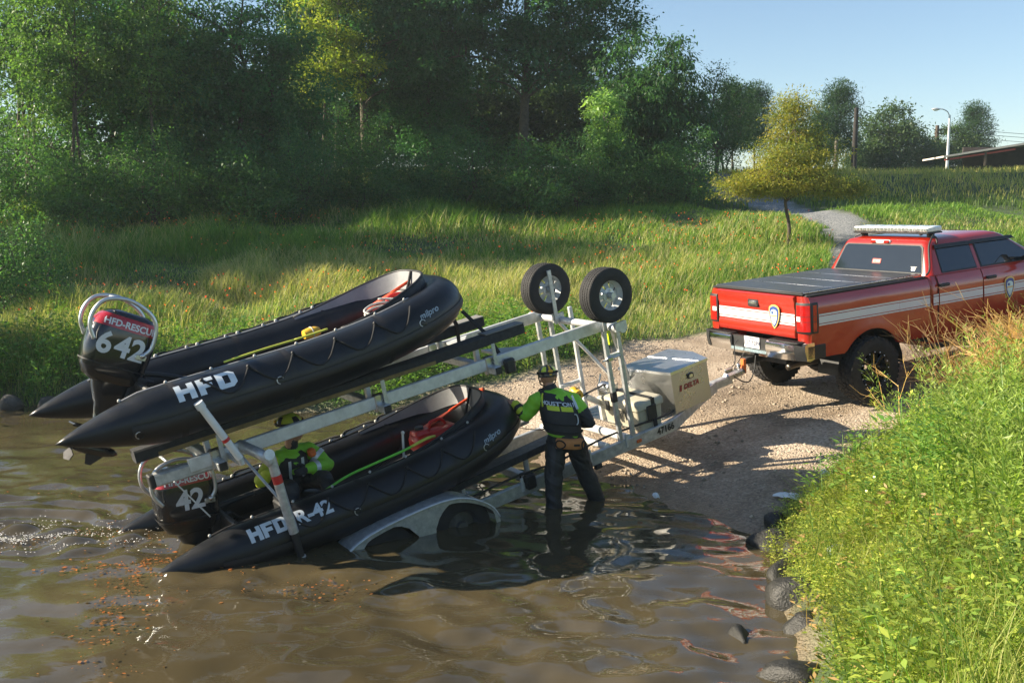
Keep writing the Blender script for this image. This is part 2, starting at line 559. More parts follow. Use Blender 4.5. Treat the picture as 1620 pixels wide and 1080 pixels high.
# churned wake behind the lower outboard and rings round the wader's legs
dk = np.hypot(WX + 5.0, (WY - 9.9) * 1.25)
WZ += .020 * np.exp(-(dk / 1.7) ** 2) * np.sin(dk * 15 + 3 * fbm(WX * 2, WY * 2, 3, 77))
for lx, ly in ((.46, 10.64), (.98, 10.95)):
    dl = np.hypot(WX - lx, WY - ly); WZ += .008 * np.exp(-dl / .5) * np.sin(dl * 26)
edge = np.clip((WX + 14) / 2, 0, 1) * np.clip((WY - 4.5) / .5, 0, 1)
calm = .35 + .65 * sstep((fbm(WX * .22, WY * .3, 3, 61) - .3) / .35)
WZ *= edge * calm
wm = bpy.data.materials.new('murky_water'); wm.use_nodes = True
def water_material(mt):
    N = mt.node_tree.nodes; L = mt.node_tree.links; p = N['Principled BSDF']
    tc = N.new('ShaderNodeTexCoord')
    n = N.new('ShaderNodeTexNoise'); n.inputs['Scale'].default_value = .45; n.inputs['Detail'].default_value = 5
    L.new(tc.outputs['Object'], n.inputs['Vector'])
    r = N.new('ShaderNodeValToRGB'); e = r.color_ramp.elements
    e[0].position = .3; e[0].color = (.042, .035, .020, 1); e[1].position = .7; e[1].color = (.100, .079, .041, 1)
    L.new(n.outputs[0], r.inputs[0]); L.new(r.outputs[0], p.inputs['Base Color'])
    p.inputs['Roughness'].default_value = .02; p.inputs['IOR'].default_value = 1.47
    n2 = N.new('ShaderNodeTexNoise'); n2.inputs['Scale'].default_value = 12; n2.inputs['Detail'].default_value = 3; n2.inputs['Distortion'].default_value = .6
    mp = N.new('ShaderNodeMapping'); mp.inputs['Scale'].default_value = (.7, 1.1, 1)
    L.new(tc.outputs['Object'], mp.inputs[0]); L.new(mp.outputs[0], n2.inputs['Vector'])
    bp = N.new('ShaderNodeBump'); bp.inputs['Strength'].default_value = .035; bp.inputs['Distance'].default_value = .05
    L.new(n2.outputs[0], bp.inputs['Height']); L.new(bp.outputs[0], p.inputs['Normal'])
water_material(wm)
h_, w_ = WX.shape
ii = np.arange(h_ * w_).reshape(h_, w_)
wf = np.stack([ii[:-1, :-1], ii[:-1, 1:], ii[1:, 1:], ii[1:, :-1]], -1).reshape(-1, 4)
water = mesh_obj('water', np.stack([WX, WY, WZ], -1).reshape(-1, 3), wf, wm, None, 1)
tag(water, kind='structure')
# ------------------------------------------------------------------ pickup truck
TR = Fr((3.418, 13.738, .56), .474, .085)
truck = empty('pickup_truck', TR.m4())
tag(truck, 'red crew cab fire department pickup truck with white stripes backed down the gravel ramp', 'truck')
paint = pm('red_paint', (.35, .017, .006), .30, 0, .07, 1.2, 0, 60, coat=1.0, rvar=.06)
black_pl = pm('black_plastic', (.018, .019, .02), .55, 0, .3, 9, .15, 120)
rubber = pm('tyre_rubber', (.022, .022, .023), .8, 0, .35, 7, .3, 90)
chrome = pm('chrome_bumper', (.80, .80, .80), .13, 1.0, .08, 5, .05, 8, rvar=.08)
glass_t = pm('tinted_glass', (.012, .016, .02), .04, 0, .1, 3, rvar=.02, spec=.9)
white_v = pm('white_vinyl', (.62, .63, .64), .35, 0, .04, 4)
dark_steel = pm('dark_steel', (.03, .03, .032), .6, .4, .4, 8, .2, 60)
lens_red = pm('red_lens', (.42, .010, .008), .12, 0, .2, 12, coat=.8)
lens_white = pm('clear_lens', (.84, .86, .84), .15, 0, .1, 20, coat=.6)
cover_m = pm('bed_cover_vinyl', (.055, .058, .062), .33, 0, .12, 3, .05, 200)
tan_dirt = pm('alu_trim', (.55, .56, .57), .3, 1, .1, 8)

SIDE = [(.56, .945), (.66, .965), (.80, .982), (1.0, .996), (1.12, 1.0), (1.30, .998), (1.40, 1.004), (1.46, .995), (1.52, .965), (1.565, .945)]
def yside(z):
    return np.interp(z, [a for a, b in SIDE], [b for a, b in SIDE])
AX_R, AX_F, WR = 1.10, 5.00, .445
def arch(x, xa, Rr=.56):
    d = Rr * Rr - (x - xa) ** 2
    return np.where(d > 0, WR + np.sqrt(np.maximum(d, 0)), 0)
def side_panel(name, x0, x1, z0, z1, off=0.0, parent=truck, sides=(-1, 1), mt=paint, nx=None, nz=14, thick=.04, flare=None):
    obs = []
    for sg in sides:
        m = MB(); n = nx or max(3, int((x1 - x0) / .05))
        xs = np.linspace(x0, x1, n)
        lo = np.full(n, z0)
        if flare:
            lo = np.maximum(lo, arch(xs, flare))
        G = np.zeros((nz, n, 3))
        for i, t in enumerate(np.linspace(0, 1, nz)):
            z = lo + (z1 - lo) * t
            y = yside(z) + off
            if flare:
                dd = np.sqrt((xs - flare) ** 2 + (z - WR) ** 2)
                y = y + .022 * np.exp(-np.maximum(dd - .56, 0) ** 2 / .012) * (z < 1.32)
            G[i, :, 0] = xs; G[i, :, 1] = sg * y; G[i, :, 2] = z
        B = G.copy(); B[..., 1] -= sg * thick
        m.grid(G)
        m.grid(B)
        for a, b in ((G[0], B[0]), (G[-1], B[-1]), (G[:, 0], B[:, 0]), (G[:, -1], B[:, -1])):
            m.grid(np.stack([a, b]))
        obs.append(m.build(name, mt, parent, 40))
    return obs
side_panel('bed_side', .03, 2.185, .74, 1.535, flare=AX_R)
# bed floor and inner wheel housings
m = MB(); m.box((1.1, 0, 1.0), (2.1, 1.8, .06)); m.box((1.1, .78, 1.2), (2.1, .05, .5)); m.box((1.1, -.78, 1.2), (2.1, .05, .5)); m.box((2.15, 0, 1.2), (.05, 1.8, .6))
m.build('bed_tub', dark_steel, truck, 0)
m = MB()
for sg in (-1, 1):
    xs = np.linspace(0, np.pi, 14)
    A = np.stack([AX_R + .60 * np.cos(xs), np.full(14, sg * .96), WR + .60 * np.sin(xs)], 1)
    B = A.copy(); B[:, 1] = sg * .60
    m.grid(np.stack([A, B]))
    A2 = A.copy(); A2[:, 1] = sg * .6
    m.add(np.concatenate([A2]), [list(range(14))])
m.build('wheel_well', black_pl, truck, 40)
# bed rail caps, tonneau cover of four panels
for sg in (-1, 1):
    m = MB(); m.box((1.10, sg * .915, 1.553), (2.16, .075, .036), b=.012); m.build('bed_rail_cap', black_pl, truck, 40)
    m = MB(); m.box((1.10, sg * .872, 1.588), (2.14, .022, .026), b=.008); m.build('cover_edge_rail', tan_dirt, truck, 40)
for k in range(4):
    x0 = .02 + k * .532
    m = MB(); m.box((x0 + .262, 0, 1.588), (.522, 1.72, .03), b=.01); m.build('cover_panel', cover_m, truck, 40)
for k in range(3):
    m = MB(); m.box((.02 + (k + 1) * .532 - .004, 0, 1.602), (.016, 1.7, .012), b=.004); m.build('cover_hinge', tan_dirt, truck, 40)
m = MB(); m.box((0.012, 0, 1.572), (.03, 1.8, .03), b=.01); m.build('cover_seal', black_pl, truck, 40)
# tailgate: pressed profile
prof = [(.07, 1.0), (-.02, 1.0), (-.032, 1.03), (-.034, 1.10), (-.026, 1.13), (-.018, 1.16), (-.018, 1.36), (-.028, 1.39), (-.034, 1.42), (-.032, 1.47), (-.045, 1.51), (-.048, 1.535), (-.03, 1.552), (.07, 1.552)]
def tgx(z):
    return np.interp(z, [1.0, 1.03, 1.10, 1.13, 1.16, 1.36, 1.39, 1.42, 1.47, 1.51, 1.535], [-.02, -.032, -.034, -.026, -.018, -.018, -.028, -.034, -.032, -.045, -.048])
m = MB(); ys = [-.775, -.765, .765, .775]
m.rings([[(x + (.012 if abs(y) > .77 else 0), y, z) for x, z in prof] for y in ys]); m.build('tailgate', paint, truck, 30)
def stripes(z0, fn, rng_, parent, name):
    for a, b in ((-.072, -.052), (-.042, .045), (.055, .078)):
        n = max(2, int(abs(rng_[1] - rng_[0]) / .06)); us = np.linspace(rng_[0], rng_[1], n)
        G = np.array([[fn(u, z0 + t) for u in us] for t in np.linspace(a, b, 4)])
        m = MB(); m.grid(G); m.build(name, white_v, parent, 180)
stripes(1.235, lambda u, z: (tgx(z) - .004, u, z), (-.762, .762), truck, 'stripe')
# corner posts beside the tailgate, with tail lamps wrapping round
for sg in (-1, 1):
    m = MB()
    L_ = []
    for z in (.80, .9, 1.0, 1.15, 1.3, 1.42, 1.50, 1.55):
        yo = yside(z)
        L_.append([(.04, sg * .80, z), (-.012, sg * .80, z), (-.016, sg * .86, z), (-.006, sg * (yo - .05), z), (.03, sg * (yo - .008), z), (.07, sg * yo, z), (.07, sg * .80, z)])
    m.rings(L_); m.build('corner_post', paint, truck, 40)
    m = MB()
    def lampring(z, e):
        return [(.03, sg * .792, z), (-.022 - e, sg * .796, z), (-.03 - e, sg * .86, z), (-.02 - e, sg * .955, z), (.02, sg * (1.004 + e), z), (.14, sg * (1.010 + e), z), (.145, sg * .97, z)]
    m.rings([lampring(1.075, 0), lampring(1.085, .006), lampring(1.455, .006), lampring(1.47, 0)])
    lamp = m.build('tail_lamp', black_pl, truck, 40)
    for (z0, z1, mt) in ((1.10, 1.225, lens_red), (1.232, 1.292, lens_white), (1.299, 1.44, lens_red)):
        m = MB()
        y_in = .812
        rr_ = lambda z: [(.0, sg * y_in, z), (-.036, sg * y_in, z), (-.044, sg * .86, z), (-.034, sg * .95, z), (.012, sg * 1.006, z), (.115, sg * 1.019, z), (.115, sg * .98, z)]
        if mt is lens_white:
            rr_ = lambda z: [(.0, sg * y_in, z), (-.036, sg * y_in, z), (-.045, sg * .84, z), (-.045, sg * .885, z), (.0, sg * .885, z)]
        m.rings([rr_(z0), rr_(z1)]); m.build('lens', mt, lamp, 40)
        if mt is lens_white:
            m = MB(); rr2 = lambda z: [(-.0, sg * .89, z), (-.042, sg * .89, z), (-.034, sg * .95, z), (.012, sg * 1.006, z), (.115, sg * 1.019, z), (.115, sg * .98, z)]
            m.rings([rr2(z0), rr2(z1)]); m.build('lens', lens_red, lamp, 40)
# tailgate handle, shield badge
m = MB(); m.box((-.030, .02, 1.405), (.03, .215, .10), b=.012); hd = m.build('tailgate_handle', black_pl, truck, 40)
m = MB(); m.box((-.047, .02, 1.415), (.012, .15, .045), b=.005); m.build('grip', tan_dirt, hd, 40)
gold = pm('badge_gold', (.70, .48, .14), .4, 0, .1, 30)
bblue = pm('badge_blue', (.03, .07, .28), .4, 0, .15, 30)
bpale = pm('badge_pale', (.55, .72, .70), .4, 0, .2, 18)
SH = [(0, -.165), (.045, -.12), (.085, -.04), (.105, .05), (.10, .12), (.075, .145), (.04, .16), (0, .165), (-.04, .16), (-.075, .145), (-.10, .12), (-.105, .05), (-.085, -.04), (-.045, -.12)]
def badge(o, ux, uy, nz, sc, parent):
    o = V(*o); ux = V(*ux); uy = V(*uy); nz = V(*nz)
    m = MB(); m.prism([(a * sc, b * sc) for a, b in SH], o, ux, uy, nz * .004); b = m.build('shield_badge', gold, parent, 0)
    m = MB(); m.prism([(a * sc * .84, b * sc * .86) for a, b in SH], o + nz * .0045, ux, uy, nz * .003); m.build('badge_field', bblue, b, 0)
    m = MB(); m.prism([(a * sc * .60, b * sc * .66 - .008) for a, b in SH], o + nz * .008, ux, uy, nz * .002); m.build('badge_field', bpale, b, 0)
    m = MB(); m.prism([(-.06 * sc, .005), (.06 * sc, .005), (.06 * sc, .022), (-.06 * sc, .022)], o + nz * .0105, ux, uy, nz * .002); m.build('badge_bar', gold, b, 0)
    m = MB(); m.prism([(-.045 * sc, .035), (-.01 * sc, .035), (-.01 * sc, .07), (-.045 * sc, .07)], o + nz * .0105, ux, uy, nz * .002); m.build('badge_bar', bblue, b, 0)
badge((-.040, -.40, 1.255), (0, -1, 0), (0, 0, 1), (-1, 0, 0), .98, truck)
badge((3.78, -1.018, 1.23), (1, 0, 0), (0, 0, 1), (0, -1, 0), 1.0, truck)
# bumper
def bump_ring(y, zt=0.0):
    c = .10 * max(0, (abs(y) - .62) / .38) ** 2
    return [(-.02 + c, y, .955), (-.14 + c, y, .955), (-.175 + c, y, .93), (-.18 + c, y, .86), (-.165 + c, y, .80), (-.15 + c, y, .73), (-.10 + c, y, .715), (-.02 + c, y, .74)]
m = MB()
m.rings([bump_ring(y) for y in list(np.linspace(-1.0, -.36, 9))]); m.rings([bump_ring(y) for y in list(np.linspace(.36, 1.0, 9))])
low = lambda y: [(-.02, y, .80), (-.16, y, .80), (-.17, y, .76), (-.15, y, .72), (-.02, y, .74)]
m.rings([low(y) for y in (-.362, 0, .362)])
bumper = m.build('rear_bumper', chrome, truck, 40)
m = MB()
for sg in (-1, 1):
    m.box((-.085, sg * .66, .962), (.13, .56, .018), b=.006)
    for k in range(9):
        m.box((-.085, sg * (.42 + k * .06), .974), (.10, .022, .008))
m.build('step_pad', black_pl, bumper, 40)['kind'] = 'stuff'
for sg in (-1, 1):
    m = MB()
    m.rings([[(x - .006, y + sg * .003, z) for x, y, z in bump_ring(sg * yy)][1:6] for yy in (.86, .93, 1.0)], caps=False)
    m.box((.12, sg * .975, .83), (.34, .05, .20), b=.02)
    m.build('bumper_corner', black_pl, bumper, 40)
m = MB(); m.box((-.10, 0, .875), (.06, .70, .15)); m.build('plate_recess', black_pl, bumper, 0)
m = MB(); m.box((-.140, -.05, .885), (.008, .31, .155), b=.003); pl = m.build('license_plate', white_v, bumper, 40)
navy = pm('plate_ink', (.02, .03, .09), .5)
decal('plate_number', text_tris('137 7289', .085, .001), lambda u, v: (-.1455, -.05 - u, .875 + v), navy, pl)
decal('plate_state', text_tris('TEXAS', .034, .001), lambda u, v: (-.1455, -.05 - u, .94 + v), navy, pl)
# hitch receiver, ball mount, safety chains
orange_p = pm('orange_paint', (.75, .16, .03), .5, 0, .2, 20)
m = MB(); m.box((-.09, .0, .64), (.30, .09, .09), b=.008); m.box((.05, 0, .66), (.08, 1.1, .09), b=.01); hr = m.build('hitch_receiver', dark_steel, truck, 40)
m = MB(); m.box((-.26, 0, .57), (.05, .07, .20), b=.006); m.build('ball_mount', orange_p, hr, 40)
m = MB(); m.box((-.31, 0, .49), (.14, .07, .035), b=.006); m.cyl((-.34, 0, .49), (-.34, 0, .57), .016); m.ball((-.34, 0, .59), .032); m.build('hitch_ball', tan_dirt, hr, 40)
m = MB()
m.tube(smooth_path([(-.14, .1, .74), (-.24, .18, .55), (-.30, .2, .42), (-.40, .12, .40), (-.52, .06, .50)], 6), .008, 6)
m.tube(smooth_path([(-.14, -.12, .72), (-.22, -.16, .50), (-.34, -.16, .38), (-.50, -.06, .48)], 6), .009, 6)
m.tube(smooth_path([(-.19, .17, .90), (-.24, .19, .85), (-.26, .17, .7), (-.32, .12, .58), (-.5, .05, .56)], 6), .007, 6)
m.build('hitch_cable', black_pl, hr, 180)
m = MB(); m.tube(smooth_path([(1.9, -.55, .60), (.6, -.56, .60), (.10, -.62, .62), (-.05, -.64, .60)], 6), .042, 12); m.build('exhaust_pipe', pm('burnt_steel', (.16, .14, .12), .4, .9), truck, 180)
m = MB(); m.box((3.0, .42, .72), (5.6, .09, .16)); m.box((3.0, -.42, .72), (5.6, .09, .16)); m.box((3.3, 0, .62), (1.2, .7, .22), b=.05)
m.cyl((AX_R, -.8, WR), (AX_R, .8, WR), .05); m.ball((AX_R, 0, WR), (.17, .17, .16)); m.cyl((AX_F, -.8, WR), (AX_F, .8, WR), .05)
for sg in (-1, 1): m.box((AX_R, sg * .5, WR + .09), (1.3, .07, .04))
m.cyl((1.2, 0, .5), (3.0, 0, .66), .045)
m.build('chassis', dark_steel, truck, 30)
m = MB(); m.box((.30, 0, .72), (.55, .75, .22), b=.09); m.build('spare_wheel_carrier', rubber, truck, 40)
# wheels
def wheel(xa, sg):
    c = V(xa, sg * .90, WR)
    ax = V(0, sg, 0)
    m = MB()
    m.lathe([(.25, -.13), (.30, -.145), (.40, -.15), (.432, -.135), (.438, -.10), (.44, 0), (.438, .10), (.432, .135), (.40, .15), (.30, .145), (.25, .13)], c, ax, 48)
    tyre = m.build('wheel', rubber, truck, 35)
    m = MB()
    for k in range(36):
        a = k * 2 * math.pi / 36
        rad = V(math.cos(a), 0, math.sin(a)); tan_ = V(-math.sin(a), 0, math.cos(a))
        Rm = np.stack([rad, V(0, 1, 0), tan_], 1)
        off = .5 * (k % 2)
        for yk in (-.125, -.06, .0, .06, .125):
            m.box(c + rad * (.437 if abs(yk) < .1 else .424) + V(0, yk, 0) + tan_ * (.018 * (1 if yk in (-.06, .06) else 0)), (.026, .05, .046), Rm)
    m.build('tread', rubber, tyre, 0)
    m = MB()
    m.lathe([(.252, .132), (.262, .140), (.258, .118), (.235, .10), (.225, .02), (.06, -.02)], c, ax, 40)
    rim = m.build('rim', pm('black_wheel', (.015, .015, .016), .25, .3, .2, 6, coat=.4), tyre, 35)
    m = MB()
    for k in range(8):
        a = k * 2 * math.pi / 8
        rad = V(math.cos(a), 0, math.sin(a)); tan_ = V(-math.sin(a), 0, math.cos(a))
        Rm = np.stack([rad, V(0, 1, 0), tan_], 1)
        m.box(c + rad * .15 + ax * .095, (.19, .035, .06), Rm, b=.012)
    m.cyl(c + ax * .05, c + ax * .125, .075, .06, 16)
    m.build('rim', pm('black_wheel', (.02, .02, .02), .3, .3), tyre, 35)
    m = MB()
    for k in range(16):
        a = k * 2 * math.pi / 16
        m.ball(c + V(math.cos(a), 0, math.sin(a)) * .243 + ax * .135, .009, 6, 4)
    for k in range(8):
        a = k * 2 * math.pi / 8 + .39
        m.cyl(c + V(math.cos(a), 0, math.sin(a)) * .085 + ax * .09, c + V(math.cos(a), 0, math.sin(a)) * .085 + ax * .125, .012, None, 6)
    m.build('wheel_bolt', tan_dirt, tyre, 30)
for xa in (AX_R, AX_F):
    for sg in (-1, 1):
        wheel(xa, sg)
# cab: lower shell, doors, greenhouse
def rect_ring(x0, x1, y, z, r=.09, n=4):
    return [(p[0], p[1], z) for p in rrect(x1 - x0, 2 * y, min(r, y * .5), n, (x0 + x1) / 2, 0)]
m = MB()
m.rings([rect_ring(2.225, 4.70, yside(z) - .012, z, .05) for z in (.58, .7, .85, 1.0, 1.15, 1.3, 1.42, 1.5, 1.565)])
m.build('cab_body', paint, truck, 35)
CABZ = [1.565, 1.60, 1.75, 1.90, 1.98, 2.02, 2.05, 2.062]
def cab_ring(z):
    t = np.interp(z, [1.565, 1.98, 2.05, 2.062], [0, .86, .97, 1.0])
    y = np.interp(z, [1.565, 1.98, 2.02, 2.05, 2.062], [.955, .775, .74, .64, .40])
    x0 = np.interp(z, [1.565, 1.98, 2.02, 2.05, 2.062], [2.235, 2.40, 2.43, 2.54, 2.80])
    x1 = np.interp(z, [1.565, 1.98, 2.02, 2.05, 2.062], [4.66, 3.98, 3.88, 3.74, 3.5])
    return x0, x1, y
m = MB()
m.rings([rect_ring(*cab_ring(z), z, .10, 5) for z in CABZ]); m.build('cab_roof', paint, truck, 50)
def ycab(z): return float(np.interp(z, [1.565, 1.98, 2.02], [.955, .775, .74]))
def xrear(z): return float(np.interp(z, [1.565, 1.98], [2.235, 2.40]))
def xfront(z): return float(np.interp(z, [1.565, 1.98], [4.66, 3.98]))
# doors
for (x0, x1, nm) in ((2.36, 3.235, 'rear_door'), (3.255, 4.45, 'front_door')):
    for sg in (-1, 1):
        d = side_panel(nm, x0, x1, .66, 1.553, .006, truck, (sg,), paint, thick=.03, flare=(AX_R if False else None))[0]
        hx = x1 - .80 if nm == 'rear_door' else x1 - 1.06
        m = MB(); m.box((hx, sg * 1.035, 1.43), (.19, .03, .045), b=.012)
        m.box((hx - .07, sg * 1.02, 1.43), (.03, .03, .04)); m.box((hx + .07, sg * 1.02, 1.43), (.03, .03, .04)); m.build('handle', black_pl, d, 40)
        # window glass with rubber seal, lying on the greenhouse's side
        if nm == 'rear_door':
            W = [(2.49, 1.60), (3.17, 1.60), (3.17, 1.945), (2.60, 1.945), (2.52, 1.92)]
        else:
            W = [(3.29, 1.60), (4.42, 1.60), (4.20, 1.76), (3.98, 1.90), (3.86, 1.945), (3.29, 1.945)]
        cxy = np.mean(W, 0)
        def onside(p, e): return (p[0], sg * (ycab(p[1]) + e), p[1])
        m = MB(); big = [cxy + (np.array(p) - cxy) * V(1.05, 1.10) for p in W]
        n = len(W)
        m.add([onside(p, .004) for p in big] + [onside(p, -.03) for p in big], [list(range(n))] + [(i, (i + 1) % n, n + (i + 1) % n, n + i) for i in range(n)])
        m.build('window_seal', black_pl, d, 0)
        m = MB(); m.add([onside(p, .009) for p in W] + [onside(p, -.02) for p in W], [list(range(n))] + [(i, (i + 1) % n, n + (i + 1) % n, n + i) for i in range(n)])
        m.build('window', glass_t, d, 0)
        m = MB()
        top = [p for p in W if p[1] > 1.88]
        xs_ = sorted(p[0] for p in top)
        m.add([onside((xs_[0] - .03, 1.965), .03), onside((xs_[-1] + .10, 1.955), .03), onside((xs_[-1] + .14, 1.91), .035), onside((xs_[0] - .05, 1.915), .035),
               onside((xs_[0] - .03, 1.965), .008), onside((xs_[-1] + .10, 1.955), .008)], [(0, 1, 2, 3), (0, 1, 5, 4)])
        m.build('rain_visor', black_pl, d, 0)
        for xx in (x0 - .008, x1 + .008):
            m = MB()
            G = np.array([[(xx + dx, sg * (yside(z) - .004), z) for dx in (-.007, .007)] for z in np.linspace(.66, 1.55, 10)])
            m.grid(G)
            m.build('door_gap_shade', black_pl, d, 0)  # black strip stands in for the shade inside the open door gap
    m = None
def side_fn(sg, e):
    return lambda u, z: (u, sg * (float(yside(z)) + e), z)
for sg in (-1, 1):
    for a, b in ((.16, .62), (.62, 1.6), (1.6, 2.18)):
        if a == .62:
            def fn(u, z, sg=sg):
                dd = math.sqrt((u - AX_R) ** 2 + (z - WR) ** 2)
                return (u, sg * (float(yside(z)) + .006 + (.022 * math.exp(-max(dd - .56, 0) ** 2 / .012))), z)
            stripes(1.235, fn, (a, b), truck, 'stripe')
        else:
            stripes(1.235, side_fn(sg, .008), (a, b), truck, 'stripe')
    stripes(1.235, side_fn(sg, .012), (2.24, 2.345), truck, 'stripe')
    stripes(1.235, side_fn(sg, .0125), (2.365, 3.23), truck, 'stripe')
    stripes(1.235, side_fn(sg, .0125), (3.26, 4.445), truck, 'stripe')
# rocker and cab/bed gap
for sg in (-1, 1):
    m = MB(); m.box((3.4, sg * .90, .58), (2.4, .12, .09), b=.02); m.build('rocker_panel', black_pl, truck, 40)
m = MB(); m.box((2.205, 0, 1.08), (.03, 1.86, .86)); m.build('cab_gap_shade', black_pl, truck, 0)  # black slab fills the open gap, standing in for the shade between cab and bed
# rear window, third brake lamp
zb, zt = 1.60, 1.955
def rw(y, z, e=.0): return (xrear(z) - e, y, z)
W = [(-.80, zb), (.80, zb), (.70, zt - .03), (.66, zt), (-.66, zt), (-.70, zt - .03)]
m = MB(); bigw = [(a * 1.035, zb - .015 if b < 1.7 else b + .012) for a, b in W]; n = 6
m.add([rw(a, b, .005) for a, b in bigw] + [rw(a, b, -.03) for a, b in bigw], [list(range(n))] + [(i, (i + 1) % n, n + (i + 1) % n, n + i) for i in range(n)])
rws = m.build('rear_window', black_pl, truck, 0)
m = MB(); m.add([rw(a, b, .010) for a, b in W] + [rw(a, b, -.02) for a, b in W], [list(range(n))] + [(i, (i + 1) % n, n + (i + 1) % n, n + i) for i in range(n)]); m.build('glass', glass_t, rws, 0)
m = MB(); m.prism(rrect(.155, .07, .01, 2), rw(.03, 1.73, .012), (0, -1, 0), (.37, 0, .93), (-.003, 0, .001)); stk = m.build('sticker', pm('sticker_red', (.70, .05, .03), .5), rws, 0)
m = MB(); m.prism(rrect(.12, .03, .004, 2), rw(.03, 1.73, .016), (0, -1, 0), (.37, 0, .93), (-.002, 0, .001)); m.build('sticker_panel', white_v, rws, 0)
decal('sticker_text', text_tris('RESCUE', .03, .001), lambda u, v: rw(.03 - u, 1.73 + v * .93, .021), pm('sticker_red', (.7, .05, .03)), rws)
# white pictogram at the glass corner: a small cross of oars
m = MB()
for sgx, a in ((1, .5), (-1, -.5), (1, 2.6), (-1, -2.6)):
    m.prism([(-.06, -.006), (.06, -.006), (.06, .006), (-.06, .006)], rw(-.66 + .0, 1.675, .014), (0, -math.cos(a), 0), (.37 * math.cos(a), math.sin(a), .93 * math.cos(a)), (-.002, 0, 0))
m.prism(rrect(.07, .05, .015, 3), rw(-.66, 1.645, .0135), (0, -1, 0), (.37, 0, .93), (-.003, 0, 0)); m.build('window_decal', white_v, rws, 0)
m = MB(); m.box((2.402, 0.05, 2.0), (.05, .36, .055), b=.015); ch = m.build('third_brake_lamp', lens_white, truck, 40)
m = MB(); m.box((2.384, .17, 2.0), (.03, .10, .042), b=.008); m.box((2.384, -.07, 2.0), (.03, .10, .042), b=.008); m.build('lens', lens_red, ch, 40)
# light bar with its feet
m = MB(); m.box((2.66, 0, 2.115), (.30, 1.38, .022), b=.008)
for sg in (-1, 1):
    m.box((2.66, sg * .60, 2.075), (.10, .05, .07), b=.01); m.tube([(2.66, sg * .62, 2.09), (2.62, sg * .74, 2.05), (2.58, sg * .79, 1.98)], .012, 6)
lb = m.build('light_bar', black_pl, truck, 40)
segs = np.linspace(-.69, .69, 8)
for k in range(7):
    y0, y1 = segs[k] + .005, segs[k + 1] - .005
    m = MB(); m.box((2.66, (y0 + y1) / 2, 2.165), (.30, y1 - y0, .078), b=.018); ls = m.build('lens', lens_white, lb, 40)
    m = MB()
    for j in range(3):
        yy_ = y0 + (y1 - y0) * (j + .5) / 3
        m.box((2.507, yy_, 2.163), (.01, (y1 - y0) / 3.6, .045), b=.003)
    m.build('lamp_module', tan_dirt, ls, 0)
m = MB(); m.tube(smooth_path([(2.62, -.70, 2.10), (2.50, -.76, 2.05), (2.40, -.80, 1.93), (2.26, -.93, 1.66), (2.19, -.93, 1.58)], 8), .014, 6); m.build('light_bar_cable', black_pl, truck, 180)
m = MB(); m.add([(3.0, -.1, 2.06), (3.12, -.1, 2.06), (3.03, -.1, 2.15), (3.01, -.125, 2.06), (3.12, -.115, 2.06), (3.03, -.102, 2.15)], [(0, 1, 2), (3, 5, 4), (0, 2, 5, 3), (1, 4, 5, 2)]); m.build('roof_antenna', black_pl, truck, 40)
# windshield, hood, fenders, grille
Wf = [(-.86, 1.60), (.86, 1.60), (.70, 1.96), (-.70, 1.96)]
m = MB(); m.add([(xfront(b) + .012, a, b) for a, b in Wf] + [(xfront(b) - .02, a, b) for a, b in Wf], [(0, 1, 2, 3)] + [(i, (i + 1) % 4, 4 + (i + 1) % 4, 4 + i) for i in range(4)]); m.build('windshield', glass_t, truck, 0)
side_panel('front_fender', 4.47, 5.93, .62, 1.50, .004, truck, (-1, 1), paint, flare=AX_F)
m = MB()
G = np.array([[(x, y, 1.50 + .06 * (1 - (y / .98) ** 4) + .04 * (1 - ((x - 4.4) / 1.6) ** 2)) for y in np.linspace(-.97, .97, 17)] for x in np.linspace(4.46, 5.95, 9)])
B = G.copy(); B[..., 2] -= .05
m.grid(G); m.grid(B); m.grid(np.stack([G[-1], B[-1]])); m.grid(np.stack([G[:, 0], B[:, 0]])); m.grid(np.stack([G[:, -1], B[:, -1]])); m.build('hood', paint, truck, 40)
m = MB(); m.box((5.93, 0, 1.25), (.07, 1.5, .42), b=.03); gr_ = m.build('grille', black_pl, truck, 40)
m = MB()
for z in (1.12, 1.25, 1.38): m.box((5.975, 0, z), (.03, 1.45, .045), b=.01)
m.build('grille_bar', chrome, gr_, 40)
for sg in (-1, 1):
    m = MB(); m.box((5.92, sg * .85, 1.27), (.09, .25, .38), b=.03); m.build('headlight', lens_white, truck, 40)
m = MB(); m.box((6.0, 0, .83), (.18, 1.94, .26), b=.05); m.build('front_bumper', chrome, truck, 40)
m = MB(); m.box((5.2, 0, 1.0), (1.3, 1.1, .8), b=.05); m.build('engine_bay', dark_steel, truck, 0)
# tow mirrors
for sg in (-1, 1):
    m = MB(); m.box((4.12, sg * 1.20, 1.70), (.13, .24, .33), b=.04)
    m.tube([(4.20, sg * .94, 1.62), (4.18, sg * 1.02, 1.64), (4.13, sg * 1.12, 1.66)], .03, 8); m.tube([(4.2, sg * .94, 1.60), (4.16, sg * 1.1, 1.76)], .025, 8)
    mi = m.build('side_mirror', black_pl, truck, 40)
    m = MB(); m.box((4.052, sg * 1.20, 1.70), (.012, .19, .27), b=.004); m.build('mirror_glass', chrome, mi, 40)
decal('door_lettering', text_tris('2500 HD', .05, .0015, shear=.3), lambda u, v: (4.28 + u, -1.016, 1.10 + v), tan_dirt, truck)
